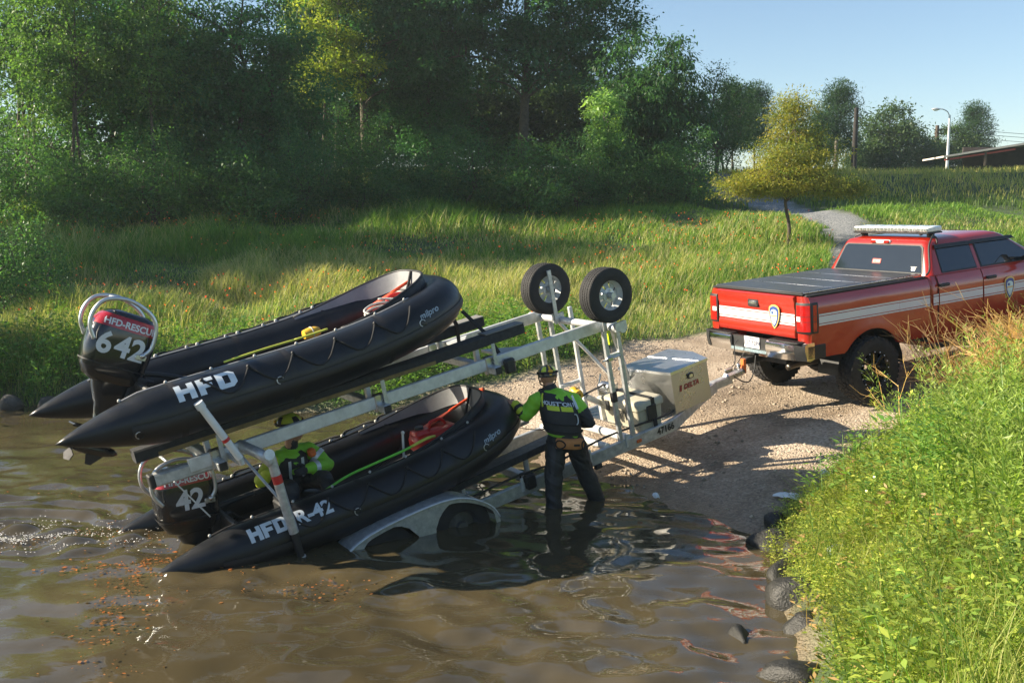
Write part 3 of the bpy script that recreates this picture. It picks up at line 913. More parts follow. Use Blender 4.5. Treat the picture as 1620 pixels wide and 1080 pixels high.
# ------------------------------------------------------------------ two-deck boat trailer
TF = Fr((3.1, 13.58, 1.0), .58, .208)
trailer = empty('boat_trailer', TF.m4())
tag(trailer, 'galvanised steel two-deck boat trailer hitched to the red pickup, its rear in the water', 'trailer')
galv = pm('galvanised_steel', (.50, .53, .54), .42, .55, .28, 14, .08, 40, c2=(.66, .68, .68))
galv_l = pm('galvanised_pale', (.62, .64, .64), .45, .35, .18, 10, .06, 50)
pvc = pm('white_pvc', (.70, .70, .68), .4, 0, .12, 6)
carpet = pm('bunk_carpet', (.035, .037, .04), .95, 0, .4, 20, .5, 300)
carpet_g = pm('bunk_carpet_grey', (.20, .20, .19), .95, 0, .25, 12, .5, 300)
strap_m = pm('black_webbing', (.015, .015, .016), .8, 0, .3, 30, .2, 200)
red_tape = pm('red_tape', (.55, .02, .02), .4, 0, .2, 10)
yellow_r = pm('yellow_polyurethane', (.72, .42, .03), .4, 0, .15, 10)
def rect_sweep(m, path, w, h, up=(0, 0, 1), mt=0):
    P = np.asarray(path, float); up = V(*up); L_ = []
    for i in range(len(P)):
        t = nrm(P[min(i + 1, len(P) - 1)] - P[max(i - 1, 0)])
        n = nrm(up - t * (up @ t)); b = np.cross(t, n); c = min(w, h) * .14
        L_.append([P[i] + b * x + n * y for x, y in ((-w / 2 + c, -h / 2), (w / 2 - c, -h / 2), (w / 2, -h / 2 + c), (w / 2, h / 2 - c), (w / 2 - c, h / 2), (-w / 2 + c, h / 2), (-w / 2, h / 2 - c), (-w / 2, -h / 2 + c))])
    m.rings(L_, mt); return m
def tpart(name, mt, fn, parent=trailer, sm=35):
    m = MB(); fn(m); return m.build(name, mt, parent, sm)
LW, UW = .66, .63
for sg in (-1, 1):
    path = [(-7.75, sg * LW, 0)] + [(s_, sg * LW, 0) for s_ in (-6, -4, -2.1)] + list(smooth_path([(-2.1, sg * LW, 0), (-1.8, sg * (LW - .03), 0), (-1.45, sg * .47, 0), (-1.0, sg * .26, -.0), (-.55, sg * .07, 0)], 5)[1:])
    rail = tpart('frame_rail', galv, lambda m: rect_sweep(m, path, .062, .15))
    tpart('upper_rail', galv_l, lambda m: rect_sweep(m, [(-7.45, sg * UW, 1.475), (-5, sg * UW, 1.475), (-2.45, sg * UW, 1.475)], .058, .13))
    # brake line lying along the rail, clips
    if sg == -1:
        tpart('cable', black_pl, lambda m: m.tube(smooth_path([(-5.0, -.68, .13), (-4.2, -.67, .17), (-3.6, -.68, .15), (-2.9, -.66, .19), (-2.4, -.64, .17), (-1.9, -.62, .14), (-1.3, -.40, .12), (-.7, -.12, .12)], 8), .013, 6), rail, 180)
        for s_ in (-4.1, -3.15, -2.6):
            tpart('clip', galv_l, lambda m: m.box((s_, -.695, .06), (.035, .02, .16), b=.004), rail)
        tpart('marker_lamp', orange_p, lambda m: m.box((-2.42, -.70, .0), (.075, .02, .04), b=.008), rail)
        decal('rail_number', text_tris('47166', .11, .004, .03), lambda u, v: (-1.99 + u, -LW - .0335 + max(0, (u - .02)) * .02, .005 + v), black_pl, rail)
        tpart('rub_block', black_pl, lambda m: m.box((-4.0, -.70, .07), (.13, .09, .17), b=.02), rail)
        tpart('tie_loop', black_pl, lambda m: m.box((-3.05, -.68, -.10), (.10, .05, .06), b=.01), rail)
# tongue and coupler
tpart('tongue', galv, lambda m: rect_sweep(m, [(-1.6, 0, -.01), (-.2, 0, -.01)], .10, .12))
tpart('coupler', tan_dirt, lambda m: (m.box((-.12, 0, .03), (.34, .12, .11), b=.03), m.ball((.0, 0, .03), (.08, .07, .06)), m.box((-.2, 0, .11), (.14, .03, .06), b=.01)))
# lower cross members
for k, (s_, r_) in enumerate(((-2.55, .052), (-2.86, .042))):
    tpart('cross_pipe', pvc, lambda m: m.cyl((s_, -LW, .07), (s_, LW, .07), r_, None, 14))
for s_ in (-3.85, -4.7, -5.5, -6.4, -7.3):
    cm = tpart('cross_member', galv_l, lambda m: m.box((s_, 0, -.02), (.09, 2 * LW - .06, .09), b=.01))
    for t_ in (-.34, -.5, .34, .5):
        tpart('u_bolt', dark_steel, lambda m: m.box((s_, t_, -.02), (.115, .02, .125), b=.006), cm)
# lower bunks
for sg in (-1, 1):
    bk = tpart('lower_bunk', carpet_g, lambda m: rect_sweep(m, [(-7.55, sg * .43, .25), (-5.0, sg * .43, .25), (-3.25, sg * .43, .335)], .22, .05))
    tpart('bunk_edge', carpet, lambda m: rect_sweep(m, [(-7.56, sg * .55, .245), (-5.0, sg * .55, .245), (-3.24, sg * .55, .33)], .022, .075), bk)
    for s_ in (-3.85, -4.7, -5.5, -6.4, -7.3):
        tpart('bunk_bracket', galv_l, lambda m: m.box((s_, sg * .43, .125 + max(0, (s_ + 5)) * .024), (.05, .05, .21), b=.005), bk)
# axles, wheels, tandem fenders
WC = [(-5.08, .03), (-5.93, .03)]
PR = np.array([(-6.50, .06), (-6.46, .20), (-6.32, .33), (-6.0, .41), (-5.4, .435), (-5.1, .40), (-4.88, .29), (-4.72, .15), (-4.66, -.02)])
prs = np.array([np.interp(np.linspace(0, 1, 60), np.linspace(0, 1, 9), PR[:, k]) for k in (0, 1)]).T
prs = np.array([prs[max(0, i - 3):i + 4].mean(0) for i in range(60)])
for sg in (-1, 1):
    m = MB()
    A = np.array([(a, sg * .80, b) for a, b in prs]); B = np.array([(a, sg * 1.08, b) for a, b in prs]); C_ = np.array([(a, sg * 1.10, b - .02) for a, b in prs])
    lo = []
    for a, b in prs:
        q = -.16
        for cs, ch in WC:
            d2 = .355 ** 2 - (a - cs) ** 2
            if d2 > 0: q = max(q, ch + math.sqrt(d2))
        lo.append(min(q, b - .05))
    D = np.array([(a, sg * 1.10, l) for (a, b), l in zip(prs, lo)])
    G = np.stack([A, B, C_, D]); m.grid(G)
    G2 = G.copy(); G2[..., 2] -= .004; G2[2:, :, 1] -= sg * .006; G2[0, :, 2] -= .002; m.grid(G2)
    m.grid(np.stack([G[3], G2[3]])); m.grid(np.stack([G[0], G2[0]]))
    fd = m.build('fender', galv, trailer, 40)
    tpart('fender_lip', galv_l, lambda m: m.tube([(a, sg * 1.105, b - .006) for a, b in prs[::2]], .011, 6), fd, 180)
    tpart('fender_step', galv, lambda m: m.box((-5.5, sg * .73, .30), (.06, .18, .05)), fd)
    for cs, ch in WC:
        c = V(cs, sg * .95, ch); ax = V(0, sg, 0)
        m = MB(); m.lathe([(.18, -.09), (.22, -.105), (.29, -.105), (.318, -.09), (.322, 0), (.318, .09), (.29, .105), (.22, .105), (.18, .09)], c, ax, 40); wh = m.build('wheel', rubber, trailer, 35)
        m = MB(); m.lathe([(.19, .085), (.2, .095), (.19, .06), (.16, .03), (.07, .05), (.06, .085), (.01, .09)], c, ax, 32); m.build('rim', pm('grimy_rim', (.09, .09, .088), .6, .5, .4, 12), wh, 35)
for cs, ch in WC:
    tpart('axle', galv, lambda m: m.box((cs, 0, -.04), (.07, 1.75, .07)))
# posts carrying the upper deck
for sg in (-1, 1):
    for s_ in (-2.66, -2.47):
        po = tpart('post', galv, lambda m: m.box((s_, sg * LW, .75), (.052, .05, 1.38), b=.006))
        if s_ == -2.66:
            tpart('clamp', tan_dirt, lambda m: (m.box((s_, sg * (LW + .035), 1.08), (.09, .05, .06), b=.012), m.cyl((s_ - .10, sg * (LW + .03), 1.08), (s_ + .16, sg * (LW + .03), 1.08), .012)), po)
            tpart('sleeve', black_pl, lambda m: m.box((s_, sg * LW, .62), (.068, .066, .13), b=.01), po)
    tpart('post_link', galv_l, lambda m: m.box((-2.565, sg * LW, 1.10), (.14, .04, .04)))
    tpart('brace', galv_l, lambda m: rect_sweep(m, [(-2.45, sg * .55, 1.38), (-1.80, .28 + sg * .16, .42)], .06, .035))
tpart('post', galv_l, lambda m: m.box((-2.2, .58, .78), (.05, .05, 1.40), b=.006))
tpart('post_link', galv_l, lambda m: m.box((-2.35, .62, .50), (.34, .04, .04)))
tpart('reflective_strap', pm('hi_vis_yellow', (.62, .80, .02), .5), lambda m: m.box((-2.56, -.585, 1.30), (.012, .05, .17)))
tb = tpart('top_bar', galv_l, lambda m: m.cyl((-2.62, -.98, 1.455), (-2.62, .86, 1.455), .043, None, 16))
tpart('end_plate', galv, lambda m: m.box((-2.56, -.66, 1.43), (.24, .08, .012)), tb)
# carrier posts for the spare wheels
for t_ in (.30, -.88):
    tpart('spare_carrier', galv, lambda m: (m.box((-2.70, t_ - .125 if t_ > 0 else t_ + .125, 1.76), (.055, .02, .66), b=.004), m.box((-2.66, t_ - .105, 1.50), (.16, .03, .10)), m.cyl((-2.70, t_ - .12, 1.86), (-2.70, t_ + .06, 1.86), .035)))
# upper cross members with brackets
for s_ in (-4.20, -5.52, -7.20):
    um = tpart('upper_cross_member', galv, lambda m: m.box((s_, 0, 1.42), (.085, 1.62, .085), b=.01))
    for sg in (-1, 1):
        tpart('bracket_plate', galv, lambda m: m.box((s_ + .05, sg * .70, 1.52), (.045, .012, .34), b=.004), um)
        tpart('tube_cap', black_pl, lambda m: m.box((s_, sg * .815, 1.42), (.075, .012, .075), b=.004), um)
        tpart('u_bolt', tan_dirt, lambda m: m.box((s_, sg * UW, 1.46), (.11, .075, .19), b=.01), um)
        tpart('bunk_bracket', galv_l, lambda m: m.box((s_, sg * .40, 1.53), (.05, .06, .16), b=.006), um)
tpart('gusset', galv_l, lambda m: (m.prism([(-4.02, -.60), (-3.72, -.60), (-4.02, -.20)], (0, 0, 1.50), (1, 0, 0), (0, 1, 0), (0, 0, .03))))
tpart('gusset', galv_l, lambda m: (m.prism([(-4.02, .60), (-3.72, .60), (-4.02, .20)], (0, 0, 1.50), (1, 0, 0), (0, 1, 0), (0, 0, .03))))
for sg in (-1, 1):
    bk = tpart('upper_bunk', carpet, lambda m: rect_sweep(m, [(-7.85, sg * .42, 1.665), (-5, sg * .42, 1.665), (-3.60, sg * .42, 1.69)], .16, .115))
    tpart('bunk_board', pm('bunk_wood', (.24, .17, .07), .85, 0, .3, 9), lambda m: m.box((-6.2, sg * .505, 1.637), (2.9, .012, .035)), bk)
    tpart('bunk_top', carpet_g, lambda m: m.box((-3.85, sg * .42, 1.75), (.50, .17, .012)), bk)
# rear boat guides of pipe
gd = tpart('boat_guide', galv, lambda m: m.tube(smooth_path([(-6.95, -.60, 1.50), (-6.93, -.80, 1.49), (-6.88, -.96, 1.45), (-6.82, -1.0, 1.36)], 5), .05, 12), sm=180)
tpart('guide_pipe', galv, lambda m: m.tube([(-6.82, -1.0, 1.42), (-6.80, -1.01, .95), (-6.78, -1.02, .66)], .045, 14), gd, 60)
tpart('guide_sleeve', black_pl, lambda m: m.tube([(-6.78, -1.02, .66), (-6.77, -1.02, .40)], .035, 12), gd, 60)
tpart('guide_end', galv_l, lambda m: m.tube([(-6.77, -1.02, .42), (-6.76, -1.02, .12)], .045, 14), gd, 60)
tpart('tape', red_tape, lambda m: m.tube([(-6.812, -1.002, 1.24), (-6.808, -1.004, 1.16)], .047, 14), gd, 60)
tpart('guide_cap', galv_l, lambda m: m.cyl((-6.84, -1.055, 1.46), (-6.84, -1.03, 1.455), .05), gd)
tpart('guide_strut', galv, lambda m: rect_sweep(m, [(-7.0, -.68, 1.45), (-6.80, -.965, .95)], .03, .012), gd)
g2 = tpart('boat_guide', pvc, lambda m: m.tube([(-7.09, -1.0, 1.50), (-7.31, -1.0, 2.07)], .034, 14), sm=60)
tpart('tape', red_tape, lambda m: m.tube([(-7.163, -1.0, 1.69), (-7.175, -1.0, 1.72)], .036, 14), g2, 60)
tpart('guide_cap', pvc, lambda m: m.tube([(-7.30, -1.0, 2.04), (-7.32, -1.0, 2.10)], .042, 14), g2, 60)
tpart('guide_foot', galv, lambda m: (m.box((-7.08, -.82, 1.46), (.05, .34, .05)), m.cyl((-7.08, -1.0, 1.44), (-7.092, -1.0, 1.52), .027)), g2)
# rear tail piece: light board with tube stub
tpart('rear_stub', galv, lambda m: (rect_sweep(m, [(-7.75, -.55, 1.43), (-7.25, -.60, 1.43)], .11, .12)))
tpart('rear_stub_plug', black_pl, lambda m: m.box((-7.78, -.55, 1.43), (.05, .115, .125), b=.01))
tpart('rear_flat_bar', galv_l, lambda m: rect_sweep(m, [(-7.62, -.68, 1.40), (-7.40, -.70, .98)], .035, .012))
# front deck plate, winch, bow roller
plate = bpy.data.materials.new('diamond_plate'); plate.use_nodes = True
def plate_mat(mt, c, ro):
    N = mt.node_tree.nodes; L = mt.node_tree.links; p = N['Principled BSDF']
    tc = N.new('ShaderNodeTexCoord'); w = []
    for rz, in ((math.pi / 4,), (-math.pi / 4,)):
        mp = N.new('ShaderNodeMapping'); mp.inputs['Rotation'].default_value = (rz, rz, rz); L.new(tc.outputs['Object'], mp.inputs[0])
        v = N.new('ShaderNodeTexWave'); v.inputs['Scale'].default_value = 24; v.inputs['Distortion'].default_value = 0; L.new(mp.outputs[0], v.inputs['Vector']); w.append(v.outputs['Color'])
    mu = N.new('ShaderNodeMath'); mu.operation = 'MULTIPLY'; L.new(w[0], mu.inputs[0]); L.new(w[1], mu.inputs[1])
    bp = N.new('ShaderNodeBump'); bp.inputs['Strength'].default_value = .55; bp.inputs['Distance'].default_value = .003
    L.new(mu.outputs[0], bp.inputs['Height']); L.new(bp.outputs[0], p.inputs['Normal'])
    n = N.new('ShaderNodeTexNoise'); n.inputs['Scale'].default_value = 5; L.new(tc.outputs['Object'], n.inputs['Vector'])
    mr = N.new('ShaderNodeMapRange'); mr.inputs[3].default_value = ro - .08; mr.inputs[4].default_value = ro + .14; L.new(n.outputs[0], mr.inputs[0]); L.new(mr.outputs[0], p.inputs['Roughness'])
    p.inputs['Base Color'].default_value = (*c, 1); p.inputs['Metallic'].default_value = .95
plate_mat(plate, (.52, .52, .51), .26)
tpart('deck_plate', plate, lambda m: m.box((-2.02, .0, .085), (.62, 1.2, .012)))
wn_ = tpart('winch_post', galv_l, lambda m: (rect_sweep(m, [(-2.0, .12, .08), (-2.52, .10, .46)], .07, .07), m.box((-2.3, .11, .24), (.05, .05, .30))))
tpart('winch_drum', tan_dirt, lambda m: (m.cyl((-2.16, .02, .46), (-2.16, .20, .46), .075, None, 18), m.box((-2.16, .01, .42), (.17, .012, .16), b=.03), m.box((-2.16, .21, .42), (.17, .012, .16), b=.03), m.tube([(-2.16, .21, .46), (-2.16, .29, .46), (-2.10, .29, .60)], .012, 6)), wn_)
tpart('bow_roller', yellow_r, lambda m: (m.lathe([(.02, -.12), (.055, -.11), (.062, -.07), (.035, -.03), (.03, 0), (.035, .03), (.062, .07), (.055, .11), (.02, .12)], (-2.66, .08, .55), (.35, 1, 0), 20)), wn_)
tpart('roller_arm', galv_l, lambda m: rect_sweep(m, [(-2.50, .10, .46), (-2.66, .08, .54)], .03, .05), wn_)
tpart('winch_strap', strap_m, lambda m: (rect_sweep(m, smooth_path([(-2.2, .10, .52), (-2.50, .08, .50), (-2.62, .07, .49)], 4), .055, .006), rect_sweep(m, smooth_path([(-2.66, .05, .48), (-2.9, .04, .33), (-3.2, .03, .28), (-3.5, .02, .38), (-3.72, .0, .50)], 6), .05, .006)), wn_, 60)
# bow tie-down straps of the upper boat
for (a, b, c) in (((-4.14, -.16, 2.0), (-4.02, -.40, 1.72), (-4.00, -.62, 1.44)), ((-4.14, .16, 2.0), (-3.99, .30, 1.76), (-3.96, .38, 1.50))):
    tpart('tie_down_strap', strap_m, lambda m: rect_sweep(m, [a, b, c], .012, .045, (1, 0, 0)))
tpart('ratchet_buckle', black_pl, lambda m: m.box((-3.99, -.70, 1.40), (.13, .07, .16), b=.02))

# ------------------------------------------------------------------ spare wheels on the top bar
def spare(t_, label):
    e = empty('spare_wheel', frame4(TF.w(-2.70, t_, 1.86), TF.F, TF.L, TF.U)); tag(e, label, 'wheel')
    m = MB(); m.lathe([(.165, -.095), (.20, -.107), (.265, -.108), (.298, -.095), (.303, -.05), (.304, 0), (.303, .05), (.298, .095), (.265, .108), (.20, .107), (.165, .095)], (0, 0, 0), (0, -1, 0), 56); ty = m.build('tyre', rubber, e, 35)
    m = MB()
    for k in range(64):
        a = k * 2 * math.pi / 64; rad = V(math.cos(a), 0, math.sin(a)); tn = V(-math.sin(a), 0, math.cos(a)); Rm = np.stack([rad, V(0, 1, 0), tn], 1)
        for yk in (-.075, -.038, 0, .038, .075):
            m.box(rad * (.303 if abs(yk) < .07 else .299) + V(0, yk, 0) + tn * (.007 if yk in (-.038, .038) else 0), (.012, .027, .021), Rm)
    tr_ = m.build('tread', rubber, ty, 0); tr_['kind'] = 'stuff'
    m = MB(); m.lathe([(.172, .085), (.186, .098), (.178, .07), (.158, .045), (.150, .0)], (0, 0, 0), (0, -1, 0), 40); rm = m.build('rim', galv_l, e, 35)
    m = MB()
    for k in range(8):
        a = k * 2 * math.pi / 8
        P = []
        for rr_, da, hh in ((.152, -.30, .0), (.152, .30, .0), (.075, .26, .045), (.075, -.26, .045)):
            P.append((rr_ * math.cos(a + da), -hh - .01, rr_ * math.sin(a + da)))
        m.add(P + [(x, y + .012, z) for x, y, z in P], [(0, 1, 2, 3), (7, 6, 5, 4), (0, 4, 5, 1), (1, 5, 6, 2), (2, 6, 7, 3), (3, 7, 4, 0)])
    m.lathe([(.082, .04), (.078, .058), (.04, .062), (.036, .045)], (0, 0, 0), (0, -1, 0), 28)
    m.build('rim_disc', galv_l, rm, 35)
    m = MB()
    for k in range(5):
        a = k * 2 * math.pi / 5
        m.cyl((.057 * math.cos(a), -.055, .057 * math.sin(a)), (.057 * math.cos(a), -.078, .057 * math.sin(a)), .009, None, 6)
    o = m.build('lug_nut', tan_dirt, rm, 30); o['kind'] = 'stuff'
    return e
spare(.30, 'spare trailer wheel behind a flat steel post on the top bar')
spare(-.86, 'unobstructed spare trailer wheel above the near end of the top bar')

# ------------------------------------------------------------------ tongue tool box
box_e = empty('tool_box', frame4(TF.w(-1.4, -.2, .09), TF.F, TF.L, TF.U)); tag(box_e, 'silver diamond plate aluminium tool box on the trailer tongue', 'tool box')
BP = [(-1.72, -.60), (-1.10, -.58), (-.98, -.20), (-1.02, .20), (-1.86, .20)]
BP = [(a + 1.4, b + .2) for a, b in BP]
m = MB(); m.prism(BP, (0, 0, .005), (1, 0, 0), (0, 1, 0), (0, 0, .49)); m.build('box_body', plate, box_e, 0)
lid_m = pm('brushed_alu', (.74, .76, .78), .32, .9, .06, 4, .03, 90)
cxy = np.mean(BP, 0); LP = [cxy + (np.array(p) - cxy) * 1.035 for p in BP]
m = MB(); m.prism(LP, (0, 0, .498), (1, 0, 0), (0, 1, 0), (0, 0, .035)); lid = m.build('lid', lid_m, box_e, 0)
m = MB(); m.box((.12, .02, .537), (.05, .80, .008), rotm('Z', .18)); m.build('lid_rib', lid_m, lid, 0)
fd_ = nrm(V(BP[1][0] - BP[0][0], BP[1][1] - BP[0][1], 0)); fn_ = V(fd_[1], -fd_[0], 0); mid_ = V((BP[0][0] + BP[1][0]) / 2, (BP[0][1] + BP[1][1]) / 2, 0)
m = MB(); m.prism(rrect(.10, .065, .015, 3), mid_ + fn_ * .003 + V(0, 0, .40), fd_, (0, 0, 1), fn_ * .012); la = m.build('latch', black_pl, box_e, 0)
m = MB(); m.prism(rrect(.055, .04, .008, 2), mid_ + fn_ * .016 + V(0, 0, .40), fd_, (0, 0, 1), fn_ * .006); m.build('latch_paddle', lid_m, la, 0)
dred = pm('maker_red', (.35, .03, .03), .5)
decal('maker_lettering', text_tris('DELTA', .085, .004, shear=.25), lambda u, v: mid_ + fd_ * u + fn_ * .004 + V(0, 0, .285 + v), dred, box_e)
m = MB(); m.prism([(-.205, -.035), (-.17, -.035), (-.155, .04), (-.19, .04)], mid_ + fn_ * .003 + V(0, 0, .285), fd_, (0, 0, 1), fn_ * .002); m.build('maker_mark', dred, box_e, 0)

# ------------------------------------------------------------------ cooler
cool_e = empty('cooler', frame4(TF.w(-2.14, -.30, .04), TF.F * 1.12, TF.L * 1.12, TF.U * 1.12)); tag(cool_e, 'tan hard-sided cooler with black strap beside the trailer post', 'cooler')
tan_pl = pm('tan_rotomould', (.46, .43, .33), .55, 0, .1, 5, .1, 150)
def crings(L_, w, zs): return [[(p[0], p[1], z) for p in rrect(L_ - d, w - d, .035, 3)] for z, d in zs]
m = MB(); m.rings(crings(.36, .62, ((.0, .07), (.01, .05), (.24, .01)))); m.build('cooler_body', tan_pl, cool_e, 40)
m = MB(); m.rings(crings(.385, .645, ((.245, .02), (.255, 0), (.31, 0), (.335, .03), (.345, .08)))); ld = m.build('cooler_lid', tan_pl, cool_e, 40)
for y in (-.17, .17):
    m = MB(); m.box((-.198, y, .255), (.016, .06, .12), b=.006); m.build('latch', black_pl, cool_e, 40)
m = MB(); m.box((0, -.325, .20), (.13, .016, .16), b=.006); m.build('rope_handle', black_pl, cool_e, 40)
m = MB(); m.box((.03, 0, .349), (.05, .60, .006)); m.box((.03, -.322, .19), (.05, .006, .32)); m.build('strap', strap_m, cool_e, 0)
decal('cooler_lettering', text_tris('RTIC', .12, .006), lambda u, v: (-.183, -.04 - u, .175 + v), pm('cooler_dark', (.08, .075, .06), .6), cool_e)
# ------------------------------------------------------------------ inflatable boats and outboards
hyp = pm('black_hypalon', (.006, .0075, .010), .36, 0, .35, 3.2, .12, 40, rvar=.16, c2=(.017, .019, .023), spec=.4)
hyp_d = pm('black_strip', (.010, .010, .011), .55, 0, .3, 9, .15, 80)
hyp_g = pm('grey_fabric', (.22, .23, .24), .6, 0, .15, 5, .1, 60)
rope_b = pm('black_rope', (.02, .02, .02), .85, 0, .3, 60)
rope_w = pm('pale_cord', (.50, .50, .47), .8, 0, .2, 60)
pale_let = pm('pale_lettering', (.62, .68, .72), .5, 0, .1, 12)
RT, HB = .245, .73
XS, XB = 2.72, 4.03
def boat_path(n=90):
    """tube centre line: near stern tip, round the bow, to the far stern tip"""
    A = [(x, -HB) for x in np.linspace(0, XS, 34)]
    th = np.linspace(0, np.pi / 2, 26)[1:]
    Bq = [(XS + (XB - XS) * math.sin(t) ** .92, -HB * max(0, math.cos(t)) ** .64) for t in th]
    half = A + Bq
    P = half + [(x, -y) for x, y in half[::-1][1:]]
    return np.array([(x, y, .20 * max(0, (x - 2.1) / 1.93) ** 1.8) for x, y in P])
def tube_r(x):
    return np.interp(x, [0, .05, .2, .45, .75, 1.0, 3.5, 4.05], [.004, .03, .09, .165, .235, RT, RT, RT * .95])
def boat(frame, label, tip_dz, text, upper):
    e = empty('inflatable_boat', frame.m4()); tag(e, label, 'boat')
    P = boat_path(); P[:, 2] += tip_dz * np.clip(1 - P[:, 0] / .9, 0, 1)
    rr = tube_r(P[:, 0])
    m = MB(); m.tube(P, rr, 28); m.build('hull_tube', hyp, e, 180)
    half = P[:len(P) // 2 + 1]
    # seam bands round the tube
    for k, x in enumerate((1.0, 2.05, 3.05)):
        for sg in (-1, 1):
            z = .20 * max(0, (x - 2.1) / 1.93) ** 1.8
            yb = float(np.interp(x, half[:, 0], -half[:, 1])) * sg
            m = MB(); m.tube([(x - .03, yb, z), (x + .03, yb, z)], RT + .004, 28, False); m.build('seam_band', hyp_d, e, 180)
    # rubbing strake along the outside, thin cord along the top
    nv = []
    for i in range(len(P)):
        t = nrm(P[min(i + 1, len(P) - 1)] - P[max(i - 1, 0)]); o = nrm(np.cross(t, (0, 0, 1))); nv.append(o)
    nv = np.array(nv)
    k0 = [i for i in range(len(P)) if P[i, 0] > .55]; k0 = list(range(min(k0), max(k0) + 1))
    m = MB(); m.tube([P[i] + nv[i] * (rr[i] * .985) + V(0, 0, -.03) for i in k0], .022, 6, flat=2.0, up=(0, 0, 1)); m.build('rubbing_strake', hyp_d, e, 60)
    for lo_, hi_ in ((0, len(k0) // 2 - 14), (len(k0) // 2 + 14, len(k0))):
        idx = k0[lo_:hi_]
        m = MB(); m.tube([P[i] - nv[i] * .06 + V(0, 0, rr[i] * .985) for i in idx], .012, 6, flat=.7, up=(0, 0, 1)); gs = m.build('gunwale_cord', hyp_g if upper else hyp_d, e, 60)
        m = MB()
        for i in idx[::5]:
            m.ball(P[i] - nv[i] * .05 + V(0, 0, rr[i] + .01), .016, 6, 4)
        o = m.build('cord_fitting', rope_w, gs, 60); o['kind'] = 'stuff'
    # life lines hanging in scallops from patches
    for sg in (-1, 1):
        xs = np.linspace(1.25, 3.4, 6)
        for a, b in zip(xs[:-1], xs[1:]):
            q = []
            for t in np.linspace(0, 1, 9):
                x = a + (b - a) * t; yb = float(np.interp(x, half[:, 0], -half[:, 1])); z = .20 * max(0, (x - 2.1) / 1.93) ** 1.8
                ph = R(58) - R(46) * math.sin(math.pi * t) * (1 if sg < 0 else .55)
                if sg > 0: ph = R(100) - R(40) * math.sin(math.pi * t)
                q.append((x, sg * (yb + (RT + .012) * math.cos(ph)), z + (RT + .012) * math.sin(ph)))
            m = MB(); m.tube(q, .010, 6); m.build('life_line', rope_b, e, 180)
            m = MB(); m.ball(q[0], .02, 8, 5); m.build('line_fitting', rope_w if sg > 0 else hyp_d, e, 180)
    # carrying-ring patches on the near side
    for x in (.62, 1.9, 3.45):
        for sg in (-1, 1):
            yb = float(np.interp(x, half[:, 0], -half[:, 1])); rx = float(tube_r(x)); z = .20 * max(0, (x - 2.1) / 1.93) ** 1.8
            ph = R(-18 if x < 1 else 8); nrm_ = V(0, sg * math.cos(ph), math.sin(ph)); c = V(x, sg * yb, z) + nrm_ * (rx + .002)
            m = MB(); m.lathe([(.001, .004), (.05, .004), (.06, -.012)], c, nrm_, 20); pt = m.build('ring_patch', hyp, e, 60)
            if sg < 0:
                u = V(1, 0, 0); w = np.cross(nrm_, u)
                m = MB(); m.tube([c + nrm_ * .012 + u * .033 * math.cos(a) + w * .033 * math.sin(a) for a in np.linspace(.4, 4.4, 14)], .005, 6); m.build('ring', tan_dirt, pt, 180)
    # floor, keel, transom
    G = []
    for x in np.linspace(.85, 4.05, 22):
        yb = float(np.interp(x, half[:, 0], -half[:, 1])); z = .20 * max(0, (x - 2.1) / 1.93) ** 1.8
        row = []
        for t in np.linspace(-1, 1, 13):
            row.append((x, t * yb, z - .17 - .15 * (1 - abs(t)) ** .8 * (1 - max(0, (x - 2.9) / 1.3) ** 2)))
        G.append(row)
    m = MB(); m.grid(G); m.build('hull_bottom', hyp_d, e, 60)
    G2 = np.array([[(x, t * (float(np.interp(x, half[:, 0], -half[:, 1])) - .12), .20 * max(0, (x - 2.1) / 1.93) ** 1.8 - .14) for t in np.linspace(-1, 1, 5)] for x in np.linspace(.9, 3.9, 16)])
    m = MB(); m.grid(G2); m.build('floor', pm('boat_floor', (.035, .037, .04), .7, 0, .4, 8, .2, 40), e, 60)
    m = MB(); m.box((.86, 0, .0), (.05, 2 * HB - .38, .44), b=.015); m.build('transom', black_pl, e, 40)
    # bow spray guard
    ks = [i for i in range(len(P)) if P[i, 0] > 2.7]; ks = list(range(min(ks), max(ks) + 1))
    A_, B_, C_ = [], [], []
    for i in ks:
        h = .09 * sstep((P[i, 0] - 2.7) / 1.3) + .01
        A_.append(P[i] - nv[i] * .10 + V(0, 0, rr[i] * .92)); B_.append(P[i] - nv[i] * (.10 + h * .25) + V(0, 0, rr[i] * .92 + h)); C_.append(P[i] - nv[i] * (.16 + h * .5) + V(0, 0, rr[i] * .55))
    m = MB(); m.grid(np.stack([A_, B_])); m.build('spray_guard', hyp_d, e, 60)
    m = MB(); m.grid(np.stack([np.array(B_) - nv[ks] * .012, C_])); m.build('spray_guard_lining', hyp_g, e, 60)
    m = MB(); m.tube(B_, .014, 6); m.build('guard_edge', hyp_d, e, 180)
    m = MB(); q = smooth_path([B_[len(B_) // 2] - V(.02, 0, 0), B_[len(B_) // 2] + V(-.16, -.06, -.22), B_[len(B_) // 2] + V(-.30, -.16, -.34)], 6); m.tube(q, .016, 6); m.build('guard_strap', strap_m, e, 180)
    # lettering on the near tube
    def surf(x0, ph0):
        def fn(u, v):
            x = x0 + u; yb = float(np.interp(x, half[:, 0], -half[:, 1])); z = .20 * max(0, (x - 2.1) / 1.93) ** 1.8
            rx = float(tube_r(x)) + .008; ph = ph0 + v / RT
            # outward direction turns with the bow's curve
            dx = 1e-2; y2 = float(np.interp(x + dx, half[:, 0], -half[:, 1])); nn = nrm(V(-(y2 - yb), -dx, 0) * -1) * V(-1, 1, 1)
            nn = nrm(V((yb - y2), -dx, 0))
            return V(x, -yb, z) + nn * rx * math.cos(ph) + V(0, 0, rx * math.sin(ph))
        return fn
